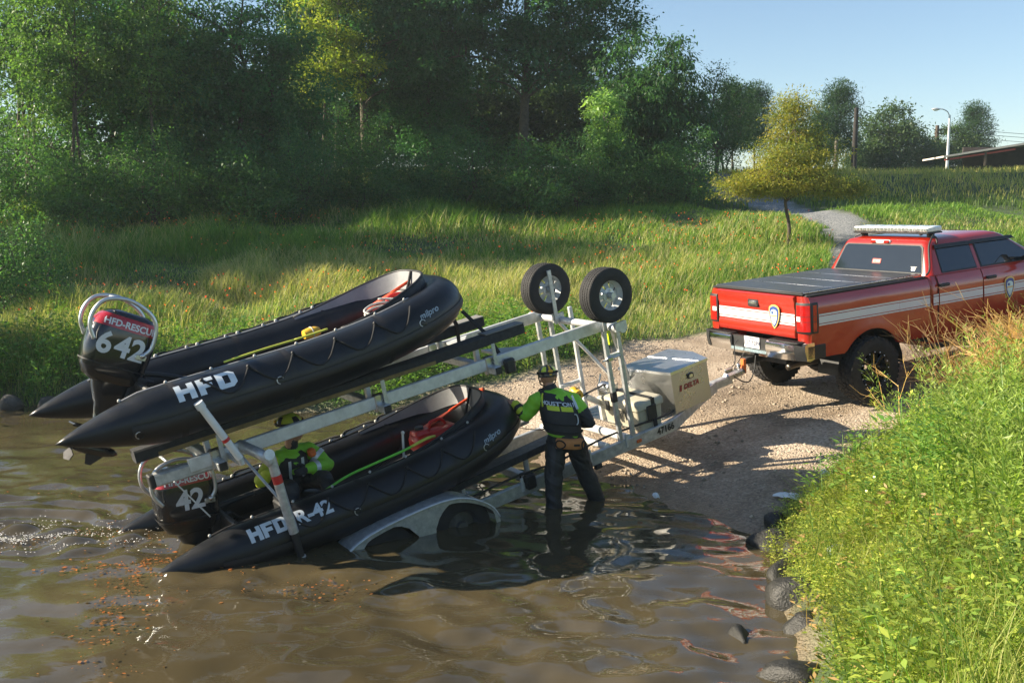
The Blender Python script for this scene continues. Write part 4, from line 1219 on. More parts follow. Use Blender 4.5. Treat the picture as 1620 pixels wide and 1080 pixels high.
    H_ = [[(0, 0), (.26, 0), (.26, 1), (0, 1)], [(.26, .36), (.54, .36), (.54, .66), (.26, .66)], [(.54, 0), (.80, 0), (.80, 1), (.54, 1)]]
    F_ = [[(0, 0), (.27, 0), (.27, 1), (0, 1)], [(.27, .34), (.62, .34), (.62, .60), (.27, .60)], [(.27, .74), (.72, .74), (.72, 1), (.27, 1)]]
    D_ = [[(0, 0), (.28, 0), (.28, 1), (0, 1)], [(.28, 0), (.62, 0), (.62, .25), (.28, .25)], [(.28, .75), (.62, .75), (.62, 1), (.28, 1)], [(.54, .25), (.62, .0), (.82, .2), (.82, .8), (.62, 1), (.54, .75)]]
    def word(sc, wx, letters):
        out = []; x = 0
        for g, w in letters:
            out += [[((x + a) * sc * wx, b * sc - sc / 2) for a, b in p] for p in g]; x += w
        return out
    W_ = word(.165, 1.25, ((H_, .93), (F_, .84), (D_, .9))) if upper else word(.145, 1.05, ((H_, .86), (F_, .76), (D_, .9)))
    decal('fire_department_lettering', poly_tris(W_, .04), surf(1.0 if upper else .86, R(44)), pale_let, e)
    if not upper:
        decal('boat_number', text_tris('R-42', .19, .007, .035), surf(1.50, R(42)), pale_let, e)
    decal('maker_lettering', text_tris('milpro', .085, .002, .03, shear=.2), surf(3.50, R(24)), pm('maker_grey', (.30, .36, .42), .5), e)
    return e
UBF = Fr(TF.w(-8.46, 0, 2.03), .58, .208)
LBF = Fr(TF.w(-8.02, 0, .57), .58, .208)
ub = boat(UBF, 'black inflatable rescue boat lettered HFD, carried on the upper deck of the trailer', .02, 'HFD', True)
lb2 = boat(LBF, 'black inflatable rescue boat lettered HFD R-42, half afloat on the lower deck', .07, 'HFD R-42', False)

def outboard(frame, tx, tz, tilt, label, number):
    c, s_ = math.cos(tilt), math.sin(tilt)
    F2 = frame.F * c - frame.U * s_; U2 = frame.F * s_ + frame.U * c
    e = empty('outboard_motor', frame4(frame.w(tx, 0, tz), F2, frame.L, U2)); tag(e, label, 'outboard motor')
    cowl_b = pm('cowl_black', (.010, .011, .013), .16, 0, .2, 4, coat=.5, rvar=.05)
    cowl_r = pm('cowl_red', (.36, .012, .02), .25, 0, .3, 6, coat=.5)
    def ring(z, l, w, cx, o=0): return [(p[0], p[1], z) for p in rrect(l + 2 * o, w + 2 * o, min(l, w) * .36, 6, cx, 0)]
    CR = [(-.06, .36, .24, -.20), (-.02, .48, .30, -.22), (.08, .57, .355, -.235), (.24, .60, .375, -.24), (.36, .60, .375, -.24), (.46, .57, .36, -.235), (.535, .51, .33, -.225), (.585, .42, .27, -.215), (.61, .28, .17, -.21)]
    m = MB(); m.rings([ring(*k) for k in CR]); cw = m.build('cowl', cowl_b, e, 60)
    def cz(z): return [float(np.interp(z, [k[0] for k in CR], [k[j] for k in CR])) for j in (1, 2, 3)]
    m = MB(); m.rings([ring(z, *cz(z), .004) for z in (.445, .47, .50, .535, .56)], caps=False); m.build('cowl_band', cowl_r, cw, 60)
    m = MB(); m.rings([ring(z, *cz(z), .005) for z in (.10, .114)], caps=False); m.build('cowl_seam', hyp_d, cw, 60)
    m = MB(); m.box((-.515, 0, .44), (.05, .16, .07), b=.02); m.build('cowl_latch', tan_dirt, cw, 40)
    def onc(x0, z0):
        def fn(u, v):
            z = z0 + v; l, w, cx = cz(z)
            x = x0 + u; dx = abs(x - cx) - (l / 2 - min(l, w) * .36); r_ = min(l, w) * .36
            y = w / 2 - (r_ - math.sqrt(max(0, r_ * r_ - dx * dx)) if dx > 0 else 0)
            return (x, -(y + .007), z)
        return fn
    for ch, x_, z_ in (((('6', -.40, .29), ('42', -.17, .29))) if number == '642' else (('42', -.24, .29),)):
        decal('number', text_tris(ch, .27, .008, .03), onc(x_, z_), white_v, cw)
    decal('rescue_lettering', text_tris('HFD-RESCUE', .082, .0025, .03), onc(-.225, .492), white_v, cw)
    # mid section, plates, gear case, propeller
    m = MB(); m.rings([[(p[0], p[1], z) for p in rrect(l, w, w * .45, 4, cx, 0)] for z, l, w, cx in ((.05, .40, .28, -.20), (-.10, .36, .25, -.18), (-.26, .27, .16, -.14), (-.42, .20, .09, -.13), (-.50, .24, .08, -.14))])
    mid_s = m.build('leg', cowl_b, e, 60)
    m = MB(); m.prism([(-.40, -.10), (-.36, .0), (-.40, .10), (-.10, .08), (.06, 0), (-.10, -.08)], (0, 0, -.50), (1, 0, 0), (0, 1, 0), (0, 0, .014)); m.build('cavitation_plate', cowl_b, mid_s, 0)
    m = MB(); m.rings([[(p[0], p[1], z) for p in rrect(l, w, w * .45, 4, cx, 0)] for z, l, w, cx in ((-.49, .22, .07, -.13), (-.60, .18, .06, -.12), (-.68, .16, .05, -.11))])
    m.lathe([(.005, .14), (.035, .10), (.058, .0), (.06, -.16), (.05, -.24), (.035, -.27)], (-.06, 0, -.67), (1, 0, 0), 16)
    m.add([(-.02, .008, -.70), (-.20, .008, -.70), (-.17, .004, -.82), (-.12, .004, -.82), (-.02, -.008, -.70), (-.20, -.008, -.70), (-.17, -.004, -.82), (-.12, -.004, -.82)], [(0, 1, 2, 3), (4, 7, 6, 5), (0, 4, 5, 1), (1, 5, 6, 2), (2, 6, 7, 3), (3, 7, 4, 0)])
    gc = m.build('gear_case', cowl_b, e, 60)
    m = MB()
    for k in range(3):
        a = k * 2.094 + .4; rad = V(0, math.cos(a), math.sin(a)); tn = V(0, -math.sin(a), math.cos(a)); ax = V(1, 0, 0)
        Pq = [rad * .03 - tn * .02, rad * .09 - tn * .055 + ax * .03, rad * .145 - tn * .02 + ax * .02, rad * .145 + tn * .02 - ax * .02, rad * .09 + tn * .055 - ax * .03, rad * .03 + tn * .02]
        Pq = [p + V(-.34, 0, -.67) for p in Pq]
        m.add(Pq + [p + ax * .008 for p in Pq], [list(range(6)), list(range(6, 12))[::-1]] + [(i, (i + 1) % 6, 6 + (i + 1) % 6, 6 + i) for i in range(6)])
    m.lathe([(.04, .06), (.04, -.05), (.01, -.09)], (-.34, 0, -.67), (1, 0, 0), 12); m.build('propeller', dark_steel, gc, 30)
    m = MB(); m.box((-.01, 0, -.10), (.10, .26, .34), b=.02); m.box((.04, 0, .04), (.10, .30, .06), b=.015)
    for sg in (-1, 1): m.cyl((-.02, sg * .13, .06), (.14, sg * .13, .06), .018); m.cyl((.10, sg * .13, .06), (.10, sg * .13, -.02), .012)
    m.build('clamp_bracket', dark_steel, e, 40)
    m = MB(); m.tube(smooth_path([(.02, -.02, .10), (.20, -.03, .14), (.42, -.04, .17)], 5), .026, 10); th = m.build('tiller', black_pl, e, 180)
    m = MB(); m.tube([(.42, -.04, .17), (.60, -.05, .19)], .03, 12); m.build('tiller_grip', rubber, th, 60)
    # aluminium guard hoop
    alu = pm('hoop_alu', (.60, .62, .63), .35, .8, .15, 12)
    hp = []
    for sg in (-1, 1):
        q = smooth_path([(-.50, sg * .215, .30), (-.575, sg * .215, .42), (-.575, sg * .215, .56), (-.50, sg * .215, .67), (-.32, sg * .215, .715), (-.12, sg * .215, .66), (-.02, sg * .215, .55), (.0, sg * .21, .36), (-.05, sg * .20, .27)], 6)
        m = MB(); m.tube(q, .019, 10); hp.append(m.build('guard_hoop', alu, e, 180))
        m = MB(); m.ball((-.05, sg * .20, .27), .03, 8, 5); m.box((-.06, sg * .195, .25), (.10, .02, .05), b=.006); m.build('hoop_foot', tan_dirt, hp[-1], 40)
    m = MB(); m.tube([(-.40, -.215, .70), (-.40, .215, .70)], .017, 8); m.build('hoop_cross_bar', alu, e, 180)
    m = MB(); m.tube(smooth_path([(.0, .08, .12), (.14, .12, .05), (.30, .14, -.10), (.5, .1, -.22)], 6), .015, 6); m.build('fuel_hose', rope_b, e, 180)
    return e
outboard(UBF, .85, .19, R(33), 'black outboard motor numbered 642 with red band, tilted up on the upper boat', '642')
outboard(LBF, .80, .13, R(7), 'black outboard motor numbered 42 with red band, on the lower boat', '42')
# ------------------------------------------------------------------ people
skin_m = pm('skin', (.42, .22, .14), .5, 0, .15, 12, .05, 80)
hv_green = pm('hi_vis_green', (.24, .58, .03), .6, 0, .12, 8, .3, 45)
hv_yel = pm('hi_vis_yellow_cloth', (.55, .64, .04), .6, 0, .15, 8, .3, 45)
blk_cloth = pm('black_drysuit', (.016, .017, .019), .6, 0, .4, 6, .5, 35, c2=(.032, .034, .037))
blk_neo = pm('black_neoprene', (.02, .022, .026), .7, 0, .3, 10, .2, 60)
reflect = pm('reflective_tape', (.62, .66, .70), .35, .3, .1, 20)
pack_or = pm('orange_cordura', (.50, .20, .06), .7, 0, .15, 14, .3, 70)
helm_y = pm('helmet_yellow', (.60, .70, .06), .3, 0, .1, 6, coat=.3)
helm_b = pm('helmet_black', (.02, .022, .025), .3, 0, .2, 6, coat=.3)
def capsule(m, a, b, ra, rb, n=14):
    a = V(*a); b = V(*b); d = b - a; L_ = max(1e-6, np.linalg.norm(d)); d = d / L_
    pts, rs = [], []
    for t in (-90, -60, -30, 0):
        pts.append(a + d * ra * math.sin(R(t))); rs.append(max(.001, ra * math.cos(R(t))))
    for t in (.33, .66):
        pts.append(a + d * L_ * t); rs.append(ra + (rb - ra) * t)
    for t in (0, 30, 60, 90):
        pts.append(b + d * rb * math.sin(R(t))); rs.append(max(.001, rb * math.cos(R(t))))
    m.tube(pts, rs, n, True)
def remeshed(m, voxel, smooth=2):
    o = m.build('tmp', skin_m, None, 0)
    md = o.modifiers.new('r', 'REMESH'); md.mode = 'VOXEL'; md.voxel_size = voxel
    sm = o.modifiers.new('s', 'SMOOTH'); sm.iterations = smooth; sm.factor = .5
    dg = bpy.context.evaluated_depsgraph_get(); me = bpy.data.meshes.new_from_object(o.evaluated_get(dg)); bpy.data.objects.remove(o)
    return me
def body_mesh(name, bones, mats, parent, voxel=.009, wrinkle=.018, inv=None):
    """one continuous body grown over tapered limbs; faces take the cloth of the nearest limb"""
    m = MB()
    for (a, b, ra, rb, z) in bones: capsule(m, a, b, ra, rb)
    me = remeshed(m, voxel)
    n = len(me.vertices); co = np.zeros(n * 3, np.float32); me.vertices.foreach_get('co', co); co = co.reshape(-1, 3)
    no = np.zeros(n * 3, np.float32); me.vertices.foreach_get('normal', no); no = no.reshape(-1, 3)
    best = np.full(n, 1e9); zn = np.zeros(n, int)
    for (a, b, ra, rb, z) in bones:
        a = V(*a); d = V(*b) - a; t = np.clip(((co - a) @ d) / max(1e-9, d @ d), 0, 1); ds = np.linalg.norm(co - a - t[:, None] * d, axis=1) - (ra + (rb - ra) * t)
        k = ds < best; best = np.where(k, ds, best); zn = np.where(k, z, zn)
    w = wrinkle * np.where(mats_wr(mats, zn), 1, 0)
    fold = (fbm(co[:, 0] * 9 + co[:, 2] * 14, co[:, 1] * 9 - co[:, 2] * 6, 3, 5) - .5) * 2
    co2 = co + no * (w * fold)[:, None]
    me.vertices.foreach_set('co', co2.ravel().astype(np.float32))
    me.materials.clear()
    for mm in mats: me.materials.append(mm)
    pz = np.array([zn[p.vertices[0]] for p in me.polygons], np.int32); me.polygons.foreach_set('material_index', pz)
    me.name = name; me.shade_smooth()
    o = bpy.data.objects.new(name, me); col.objects.link(o); o.parent = parent
    return o
def mats_wr(mats, zn):
    ok = np.array([0 if mm is skin_m else 1 for mm in mats]); return ok[zn] > 0
def hand_bones(wr, d, palm_n, side, z, curl=.5, sc=1.0):
    """palm, four fingers of unequal length and a thumb from the side of the palm"""
    d = nrm(d); n = nrm(palm_n - d * (np.asarray(palm_n, float) @ d)); s = np.cross(d, n) * side
    wr = V(*wr); out = [(wr, wr + d * .05 * sc, .026 * sc, .030 * sc, z), (wr + d * .045 * sc + s * .022 * sc, wr + d * .075 * sc + s * .028 * sc, .016 * sc, .014 * sc, z), (wr + d * .045 * sc - s * .022 * sc, wr + d * .075 * sc - s * .028 * sc, .016 * sc, .014 * sc, z)]
    for k, (o, l) in enumerate(((.030, .066), (.010, .076), (-.010, .072), (-.029, .056))):
        b = wr + d * .085 * sc + s * o * sc; a1 = curl * .5; d1 = d * math.cos(a1) + n * math.sin(a1); a2 = curl * 1.5; d2 = d * math.cos(a2) + n * math.sin(a2)
        j = b + d1 * l * .55 * sc; out += [(b, j, .0105 * sc, .0095 * sc, z), (j, j + d2 * l * .5 * sc, .0095 * sc, .008 * sc, z)]
    b = wr + d * .03 * sc + s * .03 * sc; j = b + nrm(d * .6 + s * .8 + n * .3) * .042 * sc; out += [(b, j, .013 * sc, .011 * sc, z), (j, j + nrm(d * .9 + s * .2 + n * .5) * .032 * sc, .011 * sc, .009 * sc, z)]
    return out
def head_bones(c, f, up, z, sc=1.0):
    c = V(*c); f = nrm(f); up = nrm(up - f * (np.asarray(up, float) @ f)); s = np.cross(f, up)
    return [(c + up * .035 * sc - f * .015, c + up * .04 * sc + f * .02, .088 * sc, .083 * sc, z), (c - up * .03 + f * .035 * sc, c - up * .065 + f * .05 * sc, .062 * sc, .042 * sc, z),
            (c - up * .005 + f * .095 * sc, c - up * .028 + f * .112 * sc, .010, .014, z), (c + s * .082 - up * .005 - f * .005, c + s * .085 - up * .03, .014, .010, z), (c - s * .082 - up * .005 - f * .005, c - s * .085 - up * .03, .014, .010, z),
            (c - up * .062 + f * .088 * sc, c - up * .064 + f * .089, .014, .014, z), (c - up * .06 - f * .02, c - up * .14 - f * .03, .052, .056, z)]
def face_parts(c, f, up, parent):
    c = V(*c); f = nrm(f); up = nrm(up - f * (np.asarray(up, float) @ f)); s = np.cross(f, up)
    for sg in (-1, 1):
        m = MB(); m.ball(c + f * .088 + up * .018 + s * sg * .033, .012, 10, 6); m.build('eye', pm('eye_white', (.6, .58, .55), .2), parent, 180)
    m = MB(); m.tube([c + f * .094 - up * .058 - s * .024, c + f * .105 - up * .06, c + f * .094 - up * .058 + s * .024], .006, 8); m.build('mouth', pm('lips', (.30, .11, .09), .5), parent, 180)
def helmet(c, f, up, parent, main, panel, sc=1.0):
    c = V(*c); f = nrm(f); up = nrm(up - f * (np.asarray(up, float) @ f)); s = np.cross(f, up); Rm = np.stack([f, s, up], 1)
    def dome(ph, th, r0=1.0):
        return c + up * .045 * sc + Rm @ (sc * V(.128 * math.cos(ph) * math.cos(th), .108 * math.cos(ph) * math.sin(th), .112 * math.sin(ph)) * r0)
    m = MB(); G = np.array([[dome(R(p), t) for t in np.linspace(0, 2 * np.pi, 29)[:-1]] for p in (-12, 0, 15, 30, 45, 60, 75, 88)]); m.grid(G, wrap=True); G2 = G - (G - (c + up * .03)) * .06; m.grid(G2, wrap=True); m.grid(np.stack([G[0], G2[0]]), wrap=True)
    h = m.build('helmet', main, parent, 60)
    for a0, a1, p0, p1 in ((.5, 1.1, 8, 50), (-1.1, -.5, 8, 50), (2.1, 2.7, 8, 55), (-2.7, -2.1, 8, 55)):
        m = MB(); m.grid([[dome(R(p), t, 1.02) for t in np.linspace(a0, a1, 6)] for p in np.linspace(p0, p1, 5)]); m.build('helmet_panel', panel, h, 60)
    m = MB(); m.grid([[dome(R(p), t, 1.025) for t in (-.13, .13)] for p in np.linspace(5, 88, 8)]); m.grid([[dome(R(p), math.pi + t, 1.025) for t in (-.13, .13)] for p in np.linspace(0, 88, 8)]); m.build('helmet_stripe', yellow_r, h, 60)
    m = MB(); m.tube([dome(R(14), t, 1.035) for t in np.linspace(0, 2 * np.pi, 25)[:-1]], .010, 6, closed=True, flat=1.6); m.build('helmet_strap', strap_m, h, 60)
    m = MB(); m.ball(dome(R(22), math.pi, 1.04), (.02, .03, .02), 10, 6, Rm); m.build('helmet_clip', yellow_r, h, 60)
    for sg in (-1, 1):
        m = MB(); m.tube([dome(R(-10), sg * 1.5, .98), c - up * .05 + s * sg * .085 + f * .02, c - up * .10 + f * .06], .008, 6); m.build('chin_strap', strap_m, h, 60)
    return h
# --- wader pushing the lower boat's bow
w1 = empty('person', None, (.68, 10.82, float(ground_z(.68, 10.82)) + 0)); tag(w1, 'wader in green and black rescue drysuit, back turned, one hand on the lower boat bow', 'person')
off1 = V(*w1.location)
def o1(*p): return V(*p) - off1
Z1 = [blk_cloth, hv_green, blk_neo, hv_yel, skin_m]
hd1 = V(.395, 10.99, 1.355); f1 = nrm(V(-.25, .95, -.12)); up1 = nrm(V(-.10, .10, 1))
LW_, RW_ = V(.04, 10.95, 1.07), V(.76, 11.06, .86)
bones = [((.58, 10.85, .70), (.55, 10.87, .86), .150, .140, 0), ((.55, 10.87, .86), (.49, 10.91, 1.10), .140, .165, 1), ((.36, 10.88, 1.14), (.63, 10.92, 1.13), .105, .105, 1), ((.49, 10.92, 1.12), (.43, 10.95, 1.25), .085, .062, 2),
         ((.49, 10.84, .68), (.45, 10.76, .32), .120, .100, 0), ((.45, 10.76, .32), (.46, 10.68, -.10), .100, .086, 0), ((.46, 10.68, -.13), (.43, 10.84, -.17), .058, .045, 0),
         ((.68, 10.86, .68), (.82, 10.94, .30), .120, .100, 0), ((.82, 10.94, .30), (.98, 10.97, -.08), .100, .084, 0), ((.98, 10.97, -.10), (1.0, 11.14, -.12), .058, .045, 0),
         ((.29, 10.88, 1.15), (.15, 10.90, .98), .092, .076, 1), ((.15, 10.90, .98), LW_ + V(.04, -.05, -.03), .072, .056, 2), (LW_ + V(.05, -.06, -.04), LW_, .054, .046, 3),
         ((.67, 10.92, 1.13), (.74, 10.89, 1.04), .095, .090, 1), ((.74, 10.89, 1.04), (.84, 10.86, .90), .086, .074, 2), ((.84, 10.86, .90), RW_ + V(.01, -.04, 0), .070, .052, 2), (RW_ + V(.01, -.05, 0), RW_, .048, .042, 3)]
bones += [(tuple(a), tuple(b), ra, rb, z) for a, b, ra, rb, z in hand_bones(LW_, (-.80, .30, .22), (.1, .6, -.8), -1, 4, .6, 1.12)]
bones += [(tuple(a), tuple(b), ra, rb, z) for a, b, ra, rb, z in hand_bones(RW_, (-.25, .9, .1), (-.6, 0, -.5), 1, 4, .9)]
bones += [(tuple(a), tuple(b), ra, rb, z) for a, b, ra, rb, z in head_bones(hd1, f1, up1, 4)]
body1 = body_mesh('body', [(o1(*a), o1(*b), ra, rb, z) for a, b, ra, rb, z in bones], Z1, w1)
face_parts(hd1 - off1, f1, up1, w1)
helmet(hd1 - off1, f1, up1, w1, helm_b, helm_y)
m = MB(); m.lathe([(.075, -.05), (.085, 0), (.078, .06), (.07, .09)], o1(.43, 10.955, 1.205), (-.3, .2, 1), 20); m.build('neck_gaiter', blk_neo, w1, 60)
# buoyancy vest: a padded shell round the trunk
sp = [V(.555, 10.865, .80), V(.535, 10.875, .92), V(.515, 10.895, 1.03), V(.495, 10.91, 1.12), V(.475, 10.925, 1.225)]
side1 = nrm(V(.96, .14, -.10)); fw1 = nrm(V(-.14, .97, .1))
def vring(i, a, b, e=0.0, th=None):
    th = np.linspace(0, 2 * np.pi, 29)[:-1] if th is None else th
    return [sp[i] - off1 + side1 * (a + e) * np.sign(math.cos(t)) * abs(math.cos(t)) ** .7 + fw1 * (b + e) * np.sign(math.sin(t)) * abs(math.sin(t)) ** .8 for t in th]
VA = [(.205, .180), (.22, .195), (.225, .20), (.222, .185), (.185, .125)]
m = MB(); m.rings([vring(i, a, b) for i, (a, b) in enumerate(VA)]); vest = m.build('life_vest', blk_neo, w1, 60)
def vback(u, v, e=.008):
    """u to the right on the back, v up (0 at vest middle)"""
    t = (v + .16) / .39 * 4; i = int(np.clip(math.floor(t), 0, 3)); k = t - i; th = -math.pi / 2 + u / .19
    a = np.array(vring(i, *VA[i], e, [th])[0]); b = np.array(vring(i + 1, *VA[i + 1], e, [th])[0]); return a + (b - a) * k
decal('vest_lettering', text_tris('HOUSTON FD', .048, .0014, .03), lambda u, v: vback(u, v + .150, .020), reflect, vest)
decal('vest_panel', poly_tris([[(-.11, .075), (-.005, .075), (-.005, .13), (-.11, .13)], [(.0, .075), (.09, .075), (.09, .13), (.0, .13)]], .03), lambda u, v: vback(u, v, .009), hv_yel, vest)
for u in (-.165, .16):
    m = MB(); m.tube([vback(u, v, .012) for v in (.10, .16, .21)] + [vback(u * .9, .228, .02)], .02, 8, flat=.5); m.build('vest_shoulder_strap', hv_yel if u < 0 else reflect, vest, 60)
m = MB(); m.tube([vback(.10 + .03 * math.cos(a), -.0 + .05 * math.sin(a), .012) for a in np.linspace(-1.6, 1.9, 12)], .006, 6); m.build('vest_ring', reflect, vest, 180)
for v in (-.13, -.06):
    m = MB(); m.tube([vback(u, v, .010) for u in np.linspace(-.28, .28, 15)], .010, 6, flat=.5, up=(0, 0, 1)); m.build('vest_belt', strap_m, vest, 60)
m = MB(); m.rings([vring(0, .175, .155, 0) + np.array([0, 0, -.035]), vring(0, .178, .158, 0)], caps=False); m.build('jacket_hem', hv_green, w1, 60)
# waist pack with loops
def wback(u, v, e): return np.array(vring(0, .180, .160, e, [-math.pi / 2 + (u + .02) / .19])[0]) + V(0, 0, v - .085)
m = MB(); us = np.linspace(-.09, .17, 9)
G = np.array([[wback(u, v, e) for u in us] for v, e in ((-.055, .012), (-.052, .05), (-.03, .062), (.03, .062), (.05, .05), (.055, .012))]); m.grid(G)
for j in (0, -1): m.add(G[:, j], [list(range(6))])
pk = m.build('waist_pack', pack_or, w1, 50)
for u in (-.055, .135):
    m = MB(); m.tube([wback(u + .032 * math.cos(a), .045 * math.sin(a), .072) for a in np.linspace(0, 6.283, 17)[:-1]], .008, 6, closed=True); m.build('pack_loop', strap_m, pk, 180)
m = MB(); G = [[wback(u, v, .066) for u in (.02, .08)] for v in (-.012, .012)]; m.grid(G); m.build('pack_label', strap_m, pk, 0)
# --- boat handler seated in the lower boat
p2o = TF.w(-6.32, .12, .50)
w2 = empty('person', frame4(p2o, TF.F, TF.L, TF.U)); tag(w2, 'boat handler in yellow jacket and helmet seated at the tiller of the lower boat', 'person')
def o2(s_, t, h): return V(s_ + 6.32, t - .12, h - .50)
Z2 = [blk_cloth, hv_yel, blk_neo, hv_green, skin_m]
hd2 = o2(-6.25, .03, 1.28); f2 = nrm(V(.86, -.48, -.06)); up2 = nrm(V(.04, -.04, 1))
RWr, LWr = o2(-6.62, -.12, .99), o2(-6.22, -.16, .90)
bones = [(o2(-6.32, .12, .72), o2(-6.32, .11, .84), .150, .140, 0), (o2(-6.32, .11, .82), o2(-6.30, .09, .98), .14, .155, 3), (o2(-6.43, .08, 1.01), o2(-6.17, .09, 1.01), .10, .10, 3), (o2(-6.29, .08, 1.03), o2(-6.26, .05, 1.17), .08, .062, 2),
         (o2(-6.42, .08, .71), o2(-6.48, -.27, .80), .10, .08, 0), (o2(-6.48, -.27, .80), o2(-6.58, -.38, .50), .078, .06, 0), (o2(-6.58, -.38, .49), o2(-6.60, -.50, .47), .055, .042, 0),
         (o2(-6.22, .08, .71), o2(-6.12, -.27, .78), .10, .08, 0), (o2(-6.12, -.27, .78), o2(-6.10, -.38, .50), .078, .06, 0), (o2(-6.10, -.38, .49), o2(-6.08, -.50, .47), .055, .042, 0),
         (o2(-6.50, .06, 1.02), o2(-6.68, -.02, .90), .086, .074, 1), (o2(-6.68, -.02, .90), RWr, .070, .052, 1), (o2(-6.10, .07, 1.02), o2(-5.98, -.04, .84), .086, .076, 3), (o2(-5.98, -.04, .84), LWr, .074, .054, 3)]
bones += hand_bones(RWr, o2(-6.58, -.16, .97) - RWr, V(.3, 0, -1), 1, 2, 1.0, 1.1) + hand_bones(LWr, o2(-6.32, -.20, .91) - LWr, V(0, .9, -.3), -1, 2, .7, 1.1) + head_bones(hd2, f2, up2, 4, 1.1)
body2 = body_mesh('body', bones, Z2, w2)
face_parts(hd2, f2, up2, w2)
helmet(hd2 + up2 * .02, f2, up2, w2, helm_y, helm_b, 1.1)
s2 = np.cross(f2, up2)
m = MB(); G = [[hd2 + (f2 * math.cos(a) + s2 * math.sin(a)) * .108 + up2 * v for a in np.linspace(-.95, .95, 11)] for v in (.0, .035)]; m.grid(G); m.build('sunglasses', glass_t, w2, 60)
sp = [o2(-6.32, .115, .80), o2(-6.32, .11, .87), o2(-6.31, .10, .94), o2(-6.30, .09, 1.01), o2(-6.29, .085, 1.06)]; off1 = V(0, 0, 0); side1 = V(1, 0, 0); fw1 = V(0, -1, 0)
VA = [(.165, .155), (.175, .165), (.175, .165), (.165, .155), (.11, .11)]
m = MB(); m.rings([vring(i, a, b) for i, (a, b) in enumerate(VA)]); v2 = m.build('life_vest', blk_neo, w2, 60)
for u, mt in ((-.07, reflect), (.07, reflect)):
    m = MB(); G = [[sp[i] + V(u + d, -VA[i][1] - .012, 0) for d in (-.016, .016)] for i in range(4)]; m.grid(G); m.build('vest_stripe', mt, v2, 0)
m = MB(); m.prism(rrect(.10, .05, .01, 2), sp[1] + V(.0, -.172, .02), (1, 0, 0), (0, 0, 1), (0, -.02, 0)); m.build('vest_pocket', hv_green, v2, 0)
m = MB(); m.box(o2(-6.12, -.06, 1.02), (.08, .08, .09), b=.02); m.build('radio_pouch', orange_p, v2, 40)
for (a, b) in ((o2(-6.10, .07, 1.02), o2(-5.98, -.04, .84)),):
    m = MB(); m.tube([a + (b - a) * .35, a + (b - a) * .55], .093, 14, False); m.build('sleeve_tape', reflect, w2, 60)
c_ = o2(-5.98, -.04, .84) + (LWr - o2(-5.98, -.04, .84)) * .6
m = MB(); m.tube([c_, c_ + (LWr - c_) * .5], [.074, .066], 14, False); m.build('sleeve_tape', reflect, w2, 60)
m = MB(); m.ball(o2(-6.52, -.0, 1.06), (.05, .045, .05)); m.build('strobe', orange_p, w2, 60)
# crew seat under him
st = empty('storage_box', frame4(TF.w(-6.32, .12, .445), TF.F, TF.L, TF.U)); tag(st, 'low black storage box the boat handler sits on', 'box')
m = MB(); m.box((0, 0, .06), (.42, .38, .12), b=.02); m.build('seat_box', black_pl, st, 40)
m = MB(); m.box((0, 0, .135), (.40, .36, .03), b=.012); m.build('seat_pad', hyp, st, 40)
# ------------------------------------------------------------------ vegetation
bark = pm('bark', (.085, .068, .05), .95, 0, .4, 9, .6, 30)
bark_pale = pm('bark_pale', (.20, .17, .13), .95, 0, .35, 9, .5, 30)
leaf = leaf_mat('leaf', .44, .45, 2.1)
weed_m = leaf_mat('weed_leaf', .40, .45, 2.1)
grass_m = leaf_mat('grass_blade', .42, .5, 1.75)

def leaf_quads(pos, d, n, ln, wd, fold=.18):
    """one folded leaf per row; returns verts (N*4,3)"""
    d = d / np.maximum(1e-6, np.linalg.norm(d, axis=1))[:, None]
    s = np.cross(d, n); s /= np.maximum(1e-6, np.linalg.norm(s, axis=1))[:, None]
    n2 = np.cross(s, d)
    mid = pos + d * (ln * .45)[:, None]
    a = mid + s * (wd * .5)[:, None] + n2 * (wd * fold)[:, None]
    b = mid - s * (wd * .5)[:, None] + n2 * (wd * fold)[:, None]
    tip = pos + d * ln[:, None]
    return np.stack([pos, a, tip, b], 1).reshape(-1, 3)
def quad_idx(n):
    return np.arange(n * 4, dtype=np.int32).reshape(-1, 4)
def unit(r, n):
    v = r.normal(size=(n, 3)); return v / np.linalg.norm(v, axis=1)[:, None]

